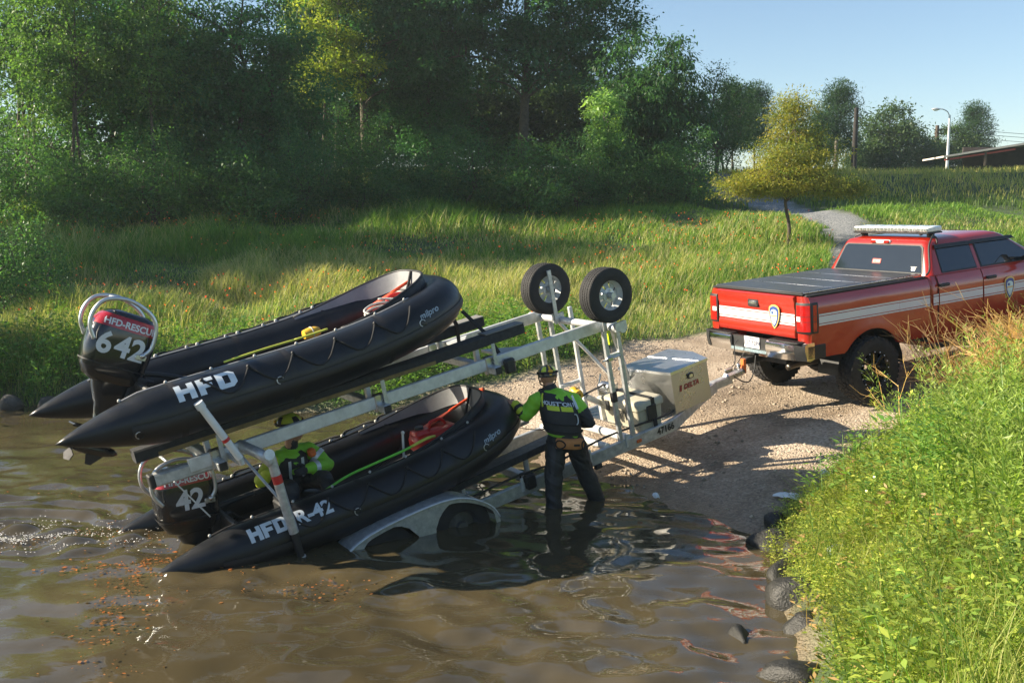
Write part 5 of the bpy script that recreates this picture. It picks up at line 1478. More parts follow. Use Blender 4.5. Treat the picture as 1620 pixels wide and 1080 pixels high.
def make_tree(name, H, blobs, nleaf, ls, c1, c2, seed, trunk_r=.16, trunks=((0, 0, 0, 0),), clump=.45, per=60, droop=.15, bk=bark, shell=2.4, fork=.45, lean=(0, 0), aspect=.5, flat=1.0, twig=.012, limbs=14, colvar=.35):
    """tree as (trunk mesh, crown mesh); blobs: (x, y, z, rx, ry, rz) crown volumes in metres above the base"""
    r = np.random.default_rng(seed)
    vol = np.array([b[3] * b[4] * b[5] for b in blobs]); pr = vol ** .6 / (vol ** .6).sum()
    nc = max(8, nleaf // per)
    k = r.choice(len(blobs), nc, p=pr)
    B = np.array(blobs)[k]
    u = unit(r, nc)
    rad = r.uniform(0, 1, nc) ** (1 / shell)
    lump = .72 + .5 * vnoise(u[:, 0] * 2.3 + k * 7.1, u[:, 2] * 2.3 + u[:, 1] * 1.7, seed)
    C = B[:, :3] + u * B[:, 3:] * (rad * lump)[:, None]
    C[:, 2] = np.maximum(C[:, 2], .15)
    # skeleton
    m = MB(); tops = []
    for (tx, ty, lx, ly) in trunks:
        zc = np.mean([b[2] for b in blobs]); zt = min(H * .88, zc + .5 * max(b[5] for b in blobs))
        p = np.array([(tx, ty, -.25), (tx + lx * .15 + r.normal() * .05, ty + ly * .15, zt * .18), (tx + lx * .45 + r.normal() * .12, ty + ly * .45 + r.normal() * .1, zt * .5), (tx + lx * .8 + r.normal() * .2, ty + ly * .8, zt * .8), (tx + lx, ty + ly, zt)])
        q = smooth_path(p, 5); rr = trunk_r * (1 - .86 * np.linspace(0, 1, len(q)) ** .9); rr[0] *= 1.35
        m.tube(q, rr, 8); tops.append(q)
    allq = np.concatenate(tops)
    lim = []
    sel = r.choice(nc, min(limbs, nc), replace=False)
    for i in sel:
        cand = allq[(allq[:, 2] < C[i, 2] - .1 * H * .3) & (allq[:, 2] > H * fork * .45)]
        if len(cand) == 0: cand = allq[len(allq) // 3:]
        st = cand[np.argmin(np.linalg.norm(cand - C[i], axis=1) + .25 * r.uniform(0, 1, len(cand)))]
        dv = C[i] - st
        q = smooth_path([st, st + dv * .35 + V(0, 0, .12 * np.linalg.norm(dv)), st + dv * .7 + V(0, 0, .1 * np.linalg.norm(dv)), C[i]], 4)
        lr = max(.012, trunk_r * .38 * r.uniform(.6, 1.1)); m.tube(q, lr * (1 - .85 * np.linspace(0, 1, len(q))), 5); lim.append(q)
    L_ = np.concatenate(lim + [allq[len(allq) // 2:]])
    for i in range(0, nc, 2):
        st = L_[np.argmin(np.linalg.norm(L_ - C[i], axis=1))]; dv = C[i] - st
        if np.linalg.norm(dv) > .12:
            m.tube([st, st + dv * .5 + V(0, 0, .05), C[i]], [twig, twig * .8, twig * .4], 3, False)
    tv, tf, tm = m, None, None
    # leaves
    cnt = r.poisson(per * r.uniform(.5, 1.5, nc)); idx = np.repeat(np.arange(nc), cnt); n = len(idx)
    sg = clump * r.uniform(.6, 1.35, nc)
    pos = C[idx] + r.normal(size=(n, 3)) * sg[idx][:, None] * V(1, 1, .55 * flat)
    out = pos - C[idx]; out /= np.maximum(1e-6, np.linalg.norm(out, axis=1))[:, None]
    d = out * .7 + unit(r, n) * .8 + V(0, 0, -droop * 2)
    nn = unit(r, n) * .8 + V(0, 0, 1.0)
    ln = ls * r.uniform(.6, 1.35, n)
    v = leaf_quads(pos, d, nn, ln, ln * aspect * r.uniform(.8, 1.2, n))
    t = np.clip(r.uniform(0, 1, nc)[idx] * .7 + r.uniform(0, 1, n) * .5 - .1, 0, 1)[:, None]
    colr = V(*c1) * (1 - t) + V(*c2) * t
    colr = colr * (1 + (r.uniform(-1, 1, n) * colvar * .6)[:, None])
    return m, v, np.repeat(np.clip(colr, .004, 1), 4, 0), bk
class TreeKind:
    def __init__(s, *a, **k):
        m, v, c, bk = make_tree(*a, **k)
        o1 = m.build('trunk', bk, None, 60, fix=False); o2 = mesh_obj('crown', v, quad_idx(len(v) // 4), leaf, None, 0, c)
        s.t, s.c = o1.data, o2.data
        bpy.data.objects.remove(o1); bpy.data.objects.remove(o2)
    def put(s, name, x, y, rz, sc, label, cat='tree', group=None, dz=0.0, sz=1.0):
        e = empty(name, None, (x, y, float(ground_z(x, y)) + dz), rz); e.scale = (sc, sc, sc * sz)
        for nm, me in (('trunk', s.t), ('crown', s.c)):
            o = bpy.data.objects.new(nm, me); col.objects.link(o); o.parent = e
        return tag(e, label, cat, group)

G_DK, G_MD, G_YL, G_BR = (.020, .062, .030), (.040, .110, .038), (.10, .13, .022), (.07, .13, .028)
oak = TreeKind('oak', 15, [(0, 0, 9.5, 5.4, 4.5, 5.2), (-3.2, .3, 7.4, 3.0, 3, 2.8), (3.0, 0, 7.0, 3.0, 3, 3.0), (0, 0, 5.2, 4.2, 3.5, 1.6), (1.5, 0, 12.5, 3.4, 3, 2.8)], 80000, .18, G_DK, (.032, .080, .034), 11, .28, ((0, 0, .3, 0),), .31, 110, .2, limbs=26, twig=.02)
dense = TreeKind('dense', 10, [(0, 0, 6.2, 2.8, 2.6, 3.6), (-1.5, 0, 4.2, 2.2, 2, 2.0), (1.6, .2, 4.4, 2.2, 2, 2.2), (.3, 0, 2.2, 2.6, 2, 1.4)], 46000, .14, G_DK, G_MD, 12, .17, ((0, 0, .2, 0), (.5, .2, .9, 0)), .25, 110, .15, limbs=20)
airy = TreeKind('airy', 10.5, [(0, 0, 7.2, 2.0, 1.8, 3.0), (-.9, 0, 4.8, 1.5, 1.4, 1.6), (1.0, .2, 5.4, 1.4, 1.3, 1.6)], 13000, .13, (.03, .07, .026), (.08, .13, .034), 13, .085, ((0, 0, .25, 0), (.35, .1, -.5, .2)), .22, 80, .25, limbs=18)
young = TreeKind('young', 10.5, [(0, 0, 7.4, 1.9, 1.8, 3.2), (.5, 0, 4.9, 1.5, 1.4, 1.3), (-.5, 0, 4.2, 1.1, 1, .9)], 15000, .14, (.05, .09, .02), (.19, .20, .03), 14, .085, ((0, 0, .35, 0),), .20, 80, .2, bark_pale, limbs=16)
roundt = TreeKind('roundt', 7, [(0, 0, 3.9, 2.5, 2.3, 2.5), (1.1, 0, 2.9, 1.7, 1.6, 1.7), (-1.2, 0, 3.0, 1.6, 1.6, 1.9), (.3, 0, 1.2, 2.2, 1.8, 1.1)], 40000, .19, (.016, .042, .018), (.03, .072, .024), 15, .14, ((0, 0, .2, 0), (.4, 0, 1.0, .2)), .24, 90, .45, limbs=18, aspect=.34)
sapl = TreeKind('sapling', 5.2, [(0, 0, 3.0, .8, .8, 1.7), (.55, 0, 2.0, .7, .6, .9), (-.45, 0, 2.4, .6, .5, .9)], 6500, .14, (.06, .12, .035), (.15, .22, .06), 16, .06, ((0, 0, .05, 0),), .15, 80, .3, bark_pale, limbs=12, aspect=.6)
shrubA = TreeKind('shrub', 3.2, [(0, 0, 1.7, 1.5, 1.3, 1.5), (-.8, 0, 1.0, 1.1, 1, .9), (.9, .1, 1.1, 1.1, 1, 1.0)], 11000, .085, G_DK, (.06, .115, .035), 17, .05, ((0, 0, .2, 0), (.2, .1, -.6, 0), (-.2, 0, .6, .2)), .22, 60, .1, limbs=14, shell=3)
shrubB = TreeKind('shrub', 2.6, [(0, 0, 1.3, 1.7, 1.3, 1.2), (1.2, 0, .8, 1.1, 1, .8), (-1.2, .1, .7, 1.1, 1, .7)], 10000, .10, (.025, .062, .026), (.055, .11, .032), 18, .04, ((0, 0, .3, 0), (.3, .1, -.6, 0)), .24, 60, .05, limbs=12, shell=3)
brushy = TreeKind('brushy', 4.5, [(0, 0, 2.8, 1.4, 1.2, 1.7), (.7, 0, 1.4, 1.1, 1, 1.0)], 8500, .085, (.014, .035, .016), (.03, .06, .02), 19, .06, ((0, 0, .9, 0), (.15, .1, .2, .1), (-.1, 0, -.5, 0)), .26, 60, .0, limbs=14)
cypress = TreeKind('cypress', 4.5, [(0, 0, 2.0, 1.95, 1.6, .6), (.2, 0, 2.7, 1.35, 1.2, .7), (0, 0, 3.5, .75, .7, .8), (.05, 0, 4.1, .35, .35, .5), (1.8, 0, 1.75, 1.0, .8, .32), (-1.5, 0, 1.8, .9, .8, .35)], 52000, .092, (.055, .090, .020), (.19, .155, .03), 20, .075, ((0, 0, .05, 0),), .20, 75, .1, limbs=26, aspect=.28, flat=.6, fork=.3)
pine = TreeKind('pine', 9, [(0, 0, 6.2, 2.0, 2, 1.6), (.4, 0, 4.6, 2.4, 2.2, 1.0), (-.3, 0, 7.7, 1.2, 1.2, 1.0), (-1.0, 0, 3.4, 1.7, 1.7, .8)], 15000, .28, (.012, .030, .016), (.028, .055, .022), 21, .13, ((0, 0, .1, 0),), .38, 60, -.1, limbs=14, aspect=.22)
fart = TreeKind('far', 7, [(0, 0, 4.4, 2.4, 2.2, 2.0), (1.5, 0, 3.0, 1.8, 1.8, 1.6), (-1.6, 0, 2.8, 1.9, 1.8, 1.6), (0, 0, 1.4, 3.0, 2, 1.2)], 16000, .24, (.020, .042, .018), (.05, .075, .03), 22, .12, ((0, 0, .1, 0),), .42, 60, .1, limbs=12)

oak.put('oak_tree', -21.5, 27.5, 1.1, .80, 'broad dark oak standing apart on the meadow, past the thicket end farthest from the pickup', 'tree')  # out-of-frame oaks that throw the long shade across the meadow
oak.put('oak_tree', -29, 25.8, 2.6, .9, 'second broad oak on the meadow, beyond the lone oak past the thicket', 'tree')
oak.put('oak_tree', .4, 45, .4, 1.0, 'tallest dark oak tree with a thick trunk seen between the shrubs', 'tree')
oak.put('oak_tree', -6.6, 46.5, 2.2, .92, 'dark leafy oak tree standing between the slender yellow-green tree and the tallest oak', 'tree')
young.put('young_tree', -7.4, 42.5, .3, 1.05, 'slender young tree with pale trunk and yellow-green leaves on the bank', 'tree')
roundt.put('round_tree', 5.3, 40, .5, .98, 'rounded dark green tree with drooping leaves at the end of the tree line', 'tree')
sapl.put('sapling', 3.3, 37.2, 1.0, .95, 'narrow bright pale green sapling rising from the shrubs', 'tree')
grp = 'dense trees of the thicket behind the boats'
for i, (x, y, rz, sc) in enumerate(((-10.0, 37.5, .2, 1.0), (-12.6, 37, 2.0, 1.05), (-15.2, 39.5, 4.0, 1.0), (-4.0, 49, 1.2, 1.1))):
    dense.put('broadleaf_tree', x, y, rz, sc, ['dense broadleaf tree between the slender yellow-green tree and the thicket', 'dense dark broadleaf tree above the thickest brush of the far bank', 'broadleaf tree behind the thin open-crowned trees of the far bank', 'broadleaf tree behind the gap between the two oaks'][i], 'tree', grp)
for i, (x, y, rz, sc) in enumerate(((-14.0, 32.8, .5, .95), (-15.9, 34.2, 2.6, 1.0), (-11.8, 34.0, 4.3, .92), (-8.4, 46, 1.1, 1.0), (-17.5, 37, 3.3, 1.1))):
    airy.put('thin_tree', x, y, rz, sc, ['thin open-crowned tree leaning over the meadow behind the upper outboard, sky showing through', 'thin open-crowned tree at the bank end farthest from the pickup', 'thin open-crowned tree in front of the dense thicket behind the boats', 'thin tree behind the slender yellow-green tree', 'tall thin tree at the back of the bank end farthest from the pickup'][i], 'tree', 'thin trees on the far bank')
# bushy crest trees closing the sky gaps behind the oaks
for i, (x, y, rz, sc) in enumerate(((-15.5, 52, .3, .95), (-11.5, 53, 1.3, 1.0), (-8.0, 54, 2.5, .9), (-4.2, 54, 3.4, 1.0), (-.8, 55, 4.4, .95), (2.6, 54, 5.1, 1.0), (6.0, 53, 5.9, .85))):
    fart.put('understorey_tree', x, y, rz, sc, ['behind the thicket, farthest from the pickup', 'behind the middle of the thicket', 'behind the slender yellow-green tree', 'between the two oak trunks', 'directly behind the tallest oak trunk', 'between the tallest oak and the rounded tree', 'behind the rounded tree'][i] + ' a low bushy tree closing the gap', 'tree', 'bushy trees on the crest')
shrubA.put('shrub', -10.9, 17.3, .4, 1.05, 'unseen rounded shrub added on the far water edge past the rocks to shade the bank', 'shrub', None, -.1)  # two out-of-view shrubs added to throw shade on the bank face
shrubB.put('shrub', -13.2, 17.9, 2.4, 1.2, 'unseen broad shrub added on the far water edge beyond the rounded one to shade the bank', 'shrub', None, -.1)
shrubA.put('shrub', -10.4, 20.6, 3.4, .75, 'low straggly shrub in the lit meadow grass above the far water edge', 'shrub', None, -.1)
shrubB.put('shrub', -18.6, 37.5, 1.2, 1.5, 'tall broad shrub closing the thin trees at the bank end farthest from the pickup', 'shrub', None, -.1)
shrubA.put('shrub', -20.5, 40.5, 2.0, 1.6, 'big rounded shrub behind the tall broad one closing the bank end', 'shrub', None, -.1)
shrubA.put('shrub', -6.3, 41.2, .9, 1.25, 'rounded shrub hiding the foot of the oak beside the slender tree', 'shrub', None, -.1)
k = 0
SH_L = ['low rounded shrub', 'broad leafy shrub', 'tangled dark shrub']
shr = [(-1.6, 36.2, 1.0), (.6, 35.6, 1.1), (2.3, 36.0, .95), (-3.6, 37.6, .8), (-16.4, 31.8, .85), (-13.4, 31.4, .95), (-11.2, 31.8, 1.0), (-9.0, 32.8, 1.05), (-7.0, 34.2, .95), (-5.2, 35.6, .85), (-14.8, 33.5, 1.2), (-10.0, 35.2, 1.25), (-7.8, 37.0, 1.1), (4.4, 37.0, 1.0), (6.4, 37.6, 1.0), (-12.4, 34.6, 1.3), (-4.6, 39.5, .8), (-2.2, 39.6, .9)]
wherev = ['under the trunk of the tallest oak', 'in front of the pale sapling, its sunward leaves lit', 'at the foot of the pale sapling', 'on the grassy gap below the oaks', 'at the brush line end farthest from the pickup', 'below the leaning open-crowned tree', 'in the dark middle of the brush line', 'in front of the nearest broadleaf tree of the far bank', 'below the slender yellow-green tree', 'between the slender yellow-green trunk and the oaks, on the bank', 'behind the brush line end farthest from the pickup', 'under the dense thicket', 'up the bank behind the slender tree', 'at the foot of the rounded tree, on the sapling side', 'at the foot of the rounded tree, on the track side', 'behind the dark middle of the brush line', 'up in the grassy gap below the oaks', 'between the oak trunks on the bank']
for i, (x, y, sc) in enumerate(shr):
    (shrubA, shrubB)[i % 2].put('shrub', x, y, i * 1.7, sc, f"{SH_L[i % 3]} {wherev[i]}", 'shrub', 'shrubs along the tree line', -.1)
brushy.put('leaning_bush', 9.0, 45, 1.0, 1.1, 'dark leaning bush with bare stems between the rounded tree and the golden cypress', 'shrub')
brushy.put('leaning_bush', 10.4, 50, 3.0, 1.0, 'dark bush showing behind the leaning bush beside the track', 'shrub')
cypress.put('cypress_tree', 7.75, 28.6, .3, .93, 'golden green young cypress tree with a bare trunk beside the gravel track', 'tree')
FAR = [(pine, 'pine_tree', 13.4, 62, .2, .70, 'dark pine between the leaning bush and the golden cypress'), (pine, 'pine_tree', 15.6, 66, 1.3, .72, 'dark pine just behind the top of the golden cypress'), (pine, 'pine_tree', 24.0, 76, 2.0, .88, 'tall dark pine beside the wooden utility pole'), (pine, 'pine_tree', 22.2, 74, 5.0, .62, 'short pine between the golden cypress and the wooden utility pole'),
       (fart, 'distant_tree', 30.0, 82, .5, .98, 'wide dark tree between the wooden utility pole and the street lamp'), (fart, 'distant_tree', 33.6, 84, 1.9, .62, 'small grey green tree between the wide crest tree and the street lamp'), (fart, 'distant_tree', 37.0, 86, 3.0, .78, 'dark crest tree behind the street lamp'), (pine, 'pine_tree', 39.6, 88, .9, .80, 'open dark pine behind the shed roof, past the street lamp'), (fart, 'distant_tree', 46.0, 92, 2.2, .55, 'small round tree above the far end of the shed roof'), (fart, 'distant_tree', 27.0, 80, 4.0, .50, 'low dark tree at the foot of the wooden utility pole'),
       (fart, 'distant_tree', 41.5, 90, 5.2, .55, 'low tree behind the middle of the shed roof')]
for kd, nm, x, y, rz, sc, lb_ in FAR:
    kd.put(nm, x, y, rz, sc, lb_, 'tree', 'trees on the crest')

# ------------------------------------------------------------------ grass
def in_view(x, y, z, mx=60):
    d = y * math.cos(.125) - (z - CAM_H) * math.sin(.125); u = y * math.sin(.125) + (z - CAM_H) * math.cos(.125)
    px = 810 + 1600 * x / np.maximum(d, .1); py = 540 - 1600 * u / np.maximum(d, .1)
    return (d > .5) & (px > -mx) & (px < 1620 + mx) & (py < 1080 + 2.5 * mx)
def blades(r, P, h, w, c, bend=.45, lean=None):
    n = len(P); a = r.uniform(0, 6.283, n); dr = np.stack([np.cos(a), np.sin(a), np.zeros(n)], 1); sd = np.stack([-np.sin(a), np.cos(a), np.zeros(n)], 1)
    b = (bend * r.uniform(.2, 1.2, n) * h)[:, None]
    if lean is not None: dr = dr + lean
    p0 = P - sd * (w / 2)[:, None]; p1 = P + sd * (w / 2)[:, None]
    mid = P + dr * b * .3 + np.stack([np.zeros(n), np.zeros(n), h * .58], 1)
    m0 = mid - sd * (w * .42)[:, None]; m1 = mid + sd * (w * .42)[:, None]
    tip = P + dr * b + np.stack([np.zeros(n), np.zeros(n), h], 1)
    v = np.stack([p0, p1, m1, m0, tip], 1).reshape(-1, 3)
    k = np.arange(n, dtype=np.int32)[:, None] * 5
    f = np.stack([k + V(0, 1, 2).astype(int), k + V(0, 2, 3).astype(int), k + V(3, 2, 4).astype(int)], 1).reshape(-1, 3)
    return v, f, np.repeat(np.clip(c, .003, 1), 5, 0)
def scatter(r, n, x0, x1, y0, y1, keep):
    x = r.uniform(x0, x1, n); y = r.uniform(y0, y1, n); k = keep(x, y); x = x[k]; y = y[k]; z = ground_z(x, y)
    k = in_view(x, y, z, np.where(y < 15, 420, 130)); return x[k], y[k], z[k]
def colmix(r, n, *cs):
    w = r.dirichlet([.55] * len(cs), n); return w @ np.array(cs)
r = np.random.default_rng(101)
def far_keep(x, y):
    return (y > yedge(x) - .15) & (gravel_mask(x, y) < .35 + .4 * vnoise(x * 3, y * 3, 8) - .2)
# meadow: three depth bands, coarser with distance
V_, F_, C_ = [], [], []; off = 0
def push(v, f, c):
    global off
    V_.append(v); F_.append(f + off); C_.append(c); off += len(v)
for (y0, y1, n, hm, w) in ((15.5, 21, 80000, .30, .012), (21, 28, 85000, .34, .017), (28, 37, 65000, .40, .026)):
    x, y, z = scatter(r, n * 2, -24, 30, y0, y1, far_keep); x, y, z = x[:n], y[:n], z[:n]
    dn = fbm(x * .35, y * .35, 3, 55); straw = np.clip((fbm(x * .16 + 9, y * .4, 3, 66) - .47) * 4 + np.interp(y, [16, 20, 23, 28, 31], [.1, .5, .6, .25, 0]) * np.interp(x, [-18, 4, 9], [1, .8, .25]), 0, 1)
    tall = np.interp(x, [-9, -2, 2, 6], [1.55, 1.3, .8, .75]) * np.interp(y - yedge(x), [0, 1, 4], [.6, 1, 1])
    h = hm * tall * np.clip(2.6 * dn - .75, .18, 1.25) * r.uniform(.4, 1.3, len(x))
    c = colmix(r, len(x), (.045, .105, .022), (.085, .165, .03), (.15, .20, .04)); st = (r.uniform(0, 1, len(x)) < np.clip(straw * .36 + .45 * np.interp(y, [17, 19, 24, 27], [.2, 1, 1, 0]) * np.interp(x, [-14, 1, 5], [1, .9, .15]) * (dn > .42), 0, .85))
    c = np.where(st[:, None], colmix(r, len(x), (.34, .29, .15), (.26, .24, .11), (.18, .19, .07)), c)
    push(*blades(r, np.stack([x, y, z - .02], 1), h * np.where(st, 1.25, 1), np.full(len(x), w) * np.where(st, .75, 1.0), c, 1.0))
x, y, z = scatter(r, 110000, -30, 46, 37, 56, lambda x, y: track_d(x, y) > 1.0)
x, y, z = x[:45000], y[:45000], z[:45000]
st = np.clip((y - 38.5) / 4, 0, 1) * np.interp(x, [2, 12], [.35, 1.15]) > r.uniform(0, 1, len(x))  # straw grass, its share raised on the crest to stand in for sunlight
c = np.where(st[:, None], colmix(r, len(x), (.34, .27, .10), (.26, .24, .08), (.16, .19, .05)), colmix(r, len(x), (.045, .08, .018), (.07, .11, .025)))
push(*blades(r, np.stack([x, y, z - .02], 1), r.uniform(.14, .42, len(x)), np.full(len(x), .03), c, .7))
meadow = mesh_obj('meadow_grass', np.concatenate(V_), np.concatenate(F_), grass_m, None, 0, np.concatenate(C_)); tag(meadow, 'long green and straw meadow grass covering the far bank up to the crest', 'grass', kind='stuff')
# red and orange meadow flowers
x, y, z = scatter(r, 26000, -16, 12, 17, 33, lambda x, y: far_keep(x, y) & (fbm(x * .3 + 4, y * .5, 3, 71) > .50))
n = min(len(x), 800); x, y, z = x[:n], y[:n], z[:n]
hh = np.interp(x, [-9, 4], [.52, .36]) * r.uniform(.7, 1.25, n)
P = np.stack([x, y, z + hh], 1); vs_ = []
for k in range(2):
    a = r.uniform(0, 3.14, n); s1 = np.stack([np.cos(a), np.sin(a), r.uniform(-.3, .3, n)], 1) * .014; s2 = np.stack([-np.sin(a) * .4, np.cos(a) * .4, np.ones(n)], 1) * .011
    vs_.append(np.stack([P - s1 - s2, P + s1 - s2, P + s1 + s2, P - s1 + s2], 1).reshape(-1, 3))
v = np.concatenate(vs_); cc = np.repeat(colmix(r, n * 2, (.62, .10, .04), (.60, .20, .06), (.45, .05, .05)), 4, 0)
tag(mesh_obj('meadow_flowers', v, quad_idx(len(v) // 4), leaf, None, 0, cc), 'small red and orange flowers scattered through the sunlit meadow grass', 'flowers', kind='stuff')

# ------------------------------------------------------------------ weeds: prototypes placed many times in one mesh
def proto_leafy(r, H=.55, nl=34, ls=.075, c1=(.06, .12, .02), c2=(.13, .19, .035), asp=.42, spread=.16):
    t = np.sort(r.uniform(.08, 1, nl)) ** .8; a = r.uniform(0, 6.283, nl); sx, sy = r.normal() * .2, r.normal() * .2
    ax = np.stack([sx * t * t * H, sy * t * t * H, t * H], 1); rd = spread * np.sin(np.pi * np.clip(t * .9 + .08, 0, 1)) * r.uniform(.3, 1.1, nl)
    pos = ax + np.stack([np.cos(a) * rd, np.sin(a) * rd, rd * .4], 1)
    d = np.stack([np.cos(a), np.sin(a), r.uniform(-.35, .7, nl)], 1); nn = unit(r, nl) * .5 + V(0, 0, 1)
    l = ls * r.uniform(.6, 1.35, nl) * (1.15 - .5 * t); v = leaf_quads(pos, d, nn, l, l * asp)
    q = np.array([(0, 0, 0), (sx * .1, sy * .1, .45 * H), (sx * H, sy * H, H)]); w = .004
    sv = np.array([q[0] - (w, 0, 0), q[0] + (w, 0, 0), q[1] + (w, 0, 0), q[1] - (w, 0, 0), q[1] - (w, 0, 0), q[1] + (w, 0, 0), q[2] + (w * .5, 0, 0), q[2] - (w * .5, 0, 0)])
    k = r.uniform(0, 1, nl)[:, None]; c = V(*c1) * (1 - k) + V(*c2) * k
    return np.concatenate([v, sv]), np.concatenate([np.repeat(c, 4, 0), np.tile(V(*c1), (8, 1))])
def proto_feather(r, H=.95, nl=110, c1=(.07, .12, .025), c2=(.17, .21, .05)):
    t = r.uniform(.12, 1, nl); a = r.uniform(0, 6.283, nl); sx, sy = r.normal() * .18, r.normal() * .18
    pos = np.stack([sx * t * t * H, sy * t * t * H, t * H], 1) + np.stack([np.cos(a), np.sin(a), np.full(nl, .6)], 1) * (r.uniform(0, .11, nl) * (1.15 - t))[:, None]
    d = np.stack([np.cos(a), np.sin(a), r.uniform(.3, 1.4, nl)], 1); l = r.uniform(.04, .10, nl) * (1.25 - .7 * t)
    v = leaf_quads(pos, d, unit(r, nl), l, l * .14)
    k = (.6 * t + .4 * r.uniform(0, 1, nl))[:, None]; c = V(*c1) * (1 - k) + V(*c2) * k
    w = .004; sv = np.array([(-w, 0, 0), (w, 0, 0), (sx * .5 * H + w, sy * .5 * H, H * .7), (sx * .5 * H - w, sy * .5 * H, H * .7)])
    return np.concatenate([v, sv]), np.concatenate([np.repeat(c, 4, 0), np.tile(V(*c1), (4, 1))])
def proto_twigs(r, H=.7, nb=16, c1=(.17, .11, .055), c2=(.32, .22, .12)):
    vs, cs = [], []
    def br(p, d, l, w, lev):
        q = p + d * l; s = nrm(np.cross(d, r.normal(size=3))) * w
        vs.extend([p - s, p + s, q + s * .6, q - s * .6]); k = r.uniform(); cs.extend([V(*c1) * (1 - k) + V(*c2) * k] * 4)
        s2 = nrm(np.cross(d, s)) * w; vs.extend([p - s2, p + s2, q + s2 * .6, q - s2 * .6]); cs.extend([cs[-1]] * 4)
        if lev:
            for j in range(r.integers(2, 4)):
                br(p + d * l * r.uniform(.5, 1), nrm(d + r.normal(size=3) * .55 + V(0, 0, .1)), l * r.uniform(.45, .8), w * .62, lev - 1)
    for j in range(3):
        br(V(0, 0, 0), nrm(V(r.normal() * .35, r.normal() * .35, 1)), H * r.uniform(.35, .5), .006, 3)
    return np.array(vs), np.array(cs)
def place(protos, r, X, Y, Z, sc, tilt=.18, jit=.42):
    vs, cs = [], []
    k = r.integers(0, len(protos), len(X))
    for i in range(len(X)):
        v, c = protos[k[i]]; a = r.uniform(0, 6.283); ca, sa = math.cos(a), math.sin(a); s = sc[i]
        x = (v[:, 0] * ca - v[:, 1] * sa) * s; y = (v[:, 0] * sa + v[:, 1] * ca) * s; z = v[:, 2] * s
        tx, ty = r.normal() * tilt, r.normal() * tilt
        vs.append(np.stack([X[i] + x + tx * z, Y[i] + y + ty * z, Z[i] + z], 1)); cs.append(c * r.uniform(1 - jit, 1 + jit))
    return np.concatenate(vs), np.concatenate(cs)
leafyA = [proto_leafy(r, .28 + .3 * r.uniform(), 46, .034 + .032 * r.uniform(), (.055, .105, .020), (.19, .22, .04), .3 + .3 * r.uniform()) for _ in range(8)]
leafyB = [proto_leafy(r, .62, 46, .085, (.045, .10, .02), (.10, .17, .035), .38, .2) for _ in range(6)]
leafyC = [proto_leafy(r, .75, 40, .13, (.05, .11, .025), (.12, .19, .04), .30, .24) for _ in range(6)]
deadL = [proto_leafy(r, .22, 22, .07, (.16, .10, .045), (.30, .20, .09), .35, .18) for _ in range(5)]
leafyY = [proto_leafy(r, .26, 30, .04, (.12, .15, .025), (.24, .24, .05), .55, .10) for _ in range(6)]
feath = [proto_feather(r, .9 + .2 * r.uniform()) for _ in range(7)]
twg = [proto_twigs(r) for _ in range(7)]
def nb(lo, hi):
    def k(x, y):
        e = near_sd(x, y) + (fbm(x * 1.3, y * 1.3, 3, 91) - .5) * .5; return (e > lo) & (e < hi)
    return k
def weeds(name, label, protos, n, x0, x1, y0, y1, keep, s0, s1, cat='weeds', tilt=.18):
    x, y, z = scatter(r, n * 4, x0, x1, y0, y1, keep); x, y, z = x[:n], y[:n], z[:n]
    sc_ = r.uniform(s0, s1, len(x))
    if cat == 'weeds' and x0 > 0: sc_ = sc_ * np.clip(.60 + .45 * near_sd(x, y), .6, 1.1)
    v, c = place(protos, r, x, y, z - .02, sc_, tilt)
    return tag(mesh_obj(name, v, quad_idx(len(v) // 4), weed_m, None, 0, c), label, cat, kind='stuff')
weeds('bank_weeds', 'low bright green leafy weeds covering the near bank beside the ramp', leafyA, 2500, 1.9, 8, 4.6, 13.8, lambda x, y: nb(.12, 9)(x, y) & (fbm(x * 1.1 + 3, y * 1.1, 3, 14) > .38), .6, 1.5)
weeds('edge_weeds', 'small yellow green creeping weeds along the near water edge', leafyY, 1900, 1.8, 5.5, 5.2, 13, lambda x, y: nb(-.12, 1.0)(x, y) & (x > 2.12 + .08 * (y - 6)), .7, 1.5)
weeds('broad_weeds', 'taller broad leafed weeds on the near bank below the pickup', leafyB, 420, 2.8, 10, 5.5, 14.5, lambda x, y: nb(.35, 9)(x, y) & (fbm(x * .6, y * .6, 2, 13) > .46) & (y > 8.2), .75, 1.35)
weeds('lance_leaf_weeds', 'long narrow leafed weeds in clumps on the near bank', leafyC, 260, 2.4, 10, 5.0, 14.0, lambda x, y: nb(.3, 9)(x, y) & (fbm(x * .8 + 7, y * .8, 2, 15) > .52) & (y > 7.6), .7, 1.2)
weeds('dead_leaves', 'dry brown dead leaves low among the near bank weeds', deadL, 420, 1.8, 10, 5.0, 14.5, nb(.0, 9), .7, 1.5)
weeds('feathery_weeds', 'tall feathery upright weeds on the near bank in front of the dry stalks', feath, 520, 3.2, 8, 6.5, 13.5, lambda x, y: nb(.45, 8)(x, y) & (x > 1.6 + .25 * y) & ((y < 11.2) | (x < 5.2)), .6, 1.25, tilt=.3)
weeds('dry_stalks', 'dry brown twiggy stalks standing before the pickup doors', twg, 480, 5.2, 11, 10.6, 15.4, lambda x, y: nb(.10, 2.6)(x, y) & (x > 5.3), 1.2, 2.2, 'dry stalks', .3)
weeds('far_bank_weeds', 'leafy dark weeds along the far water edge', leafyB, 520, -12, 1.5, 15.6, 19.5, lambda x, y: (y - yedge(x) > -.1) & (y - yedge(x) < 1.7), .8, 1.5)
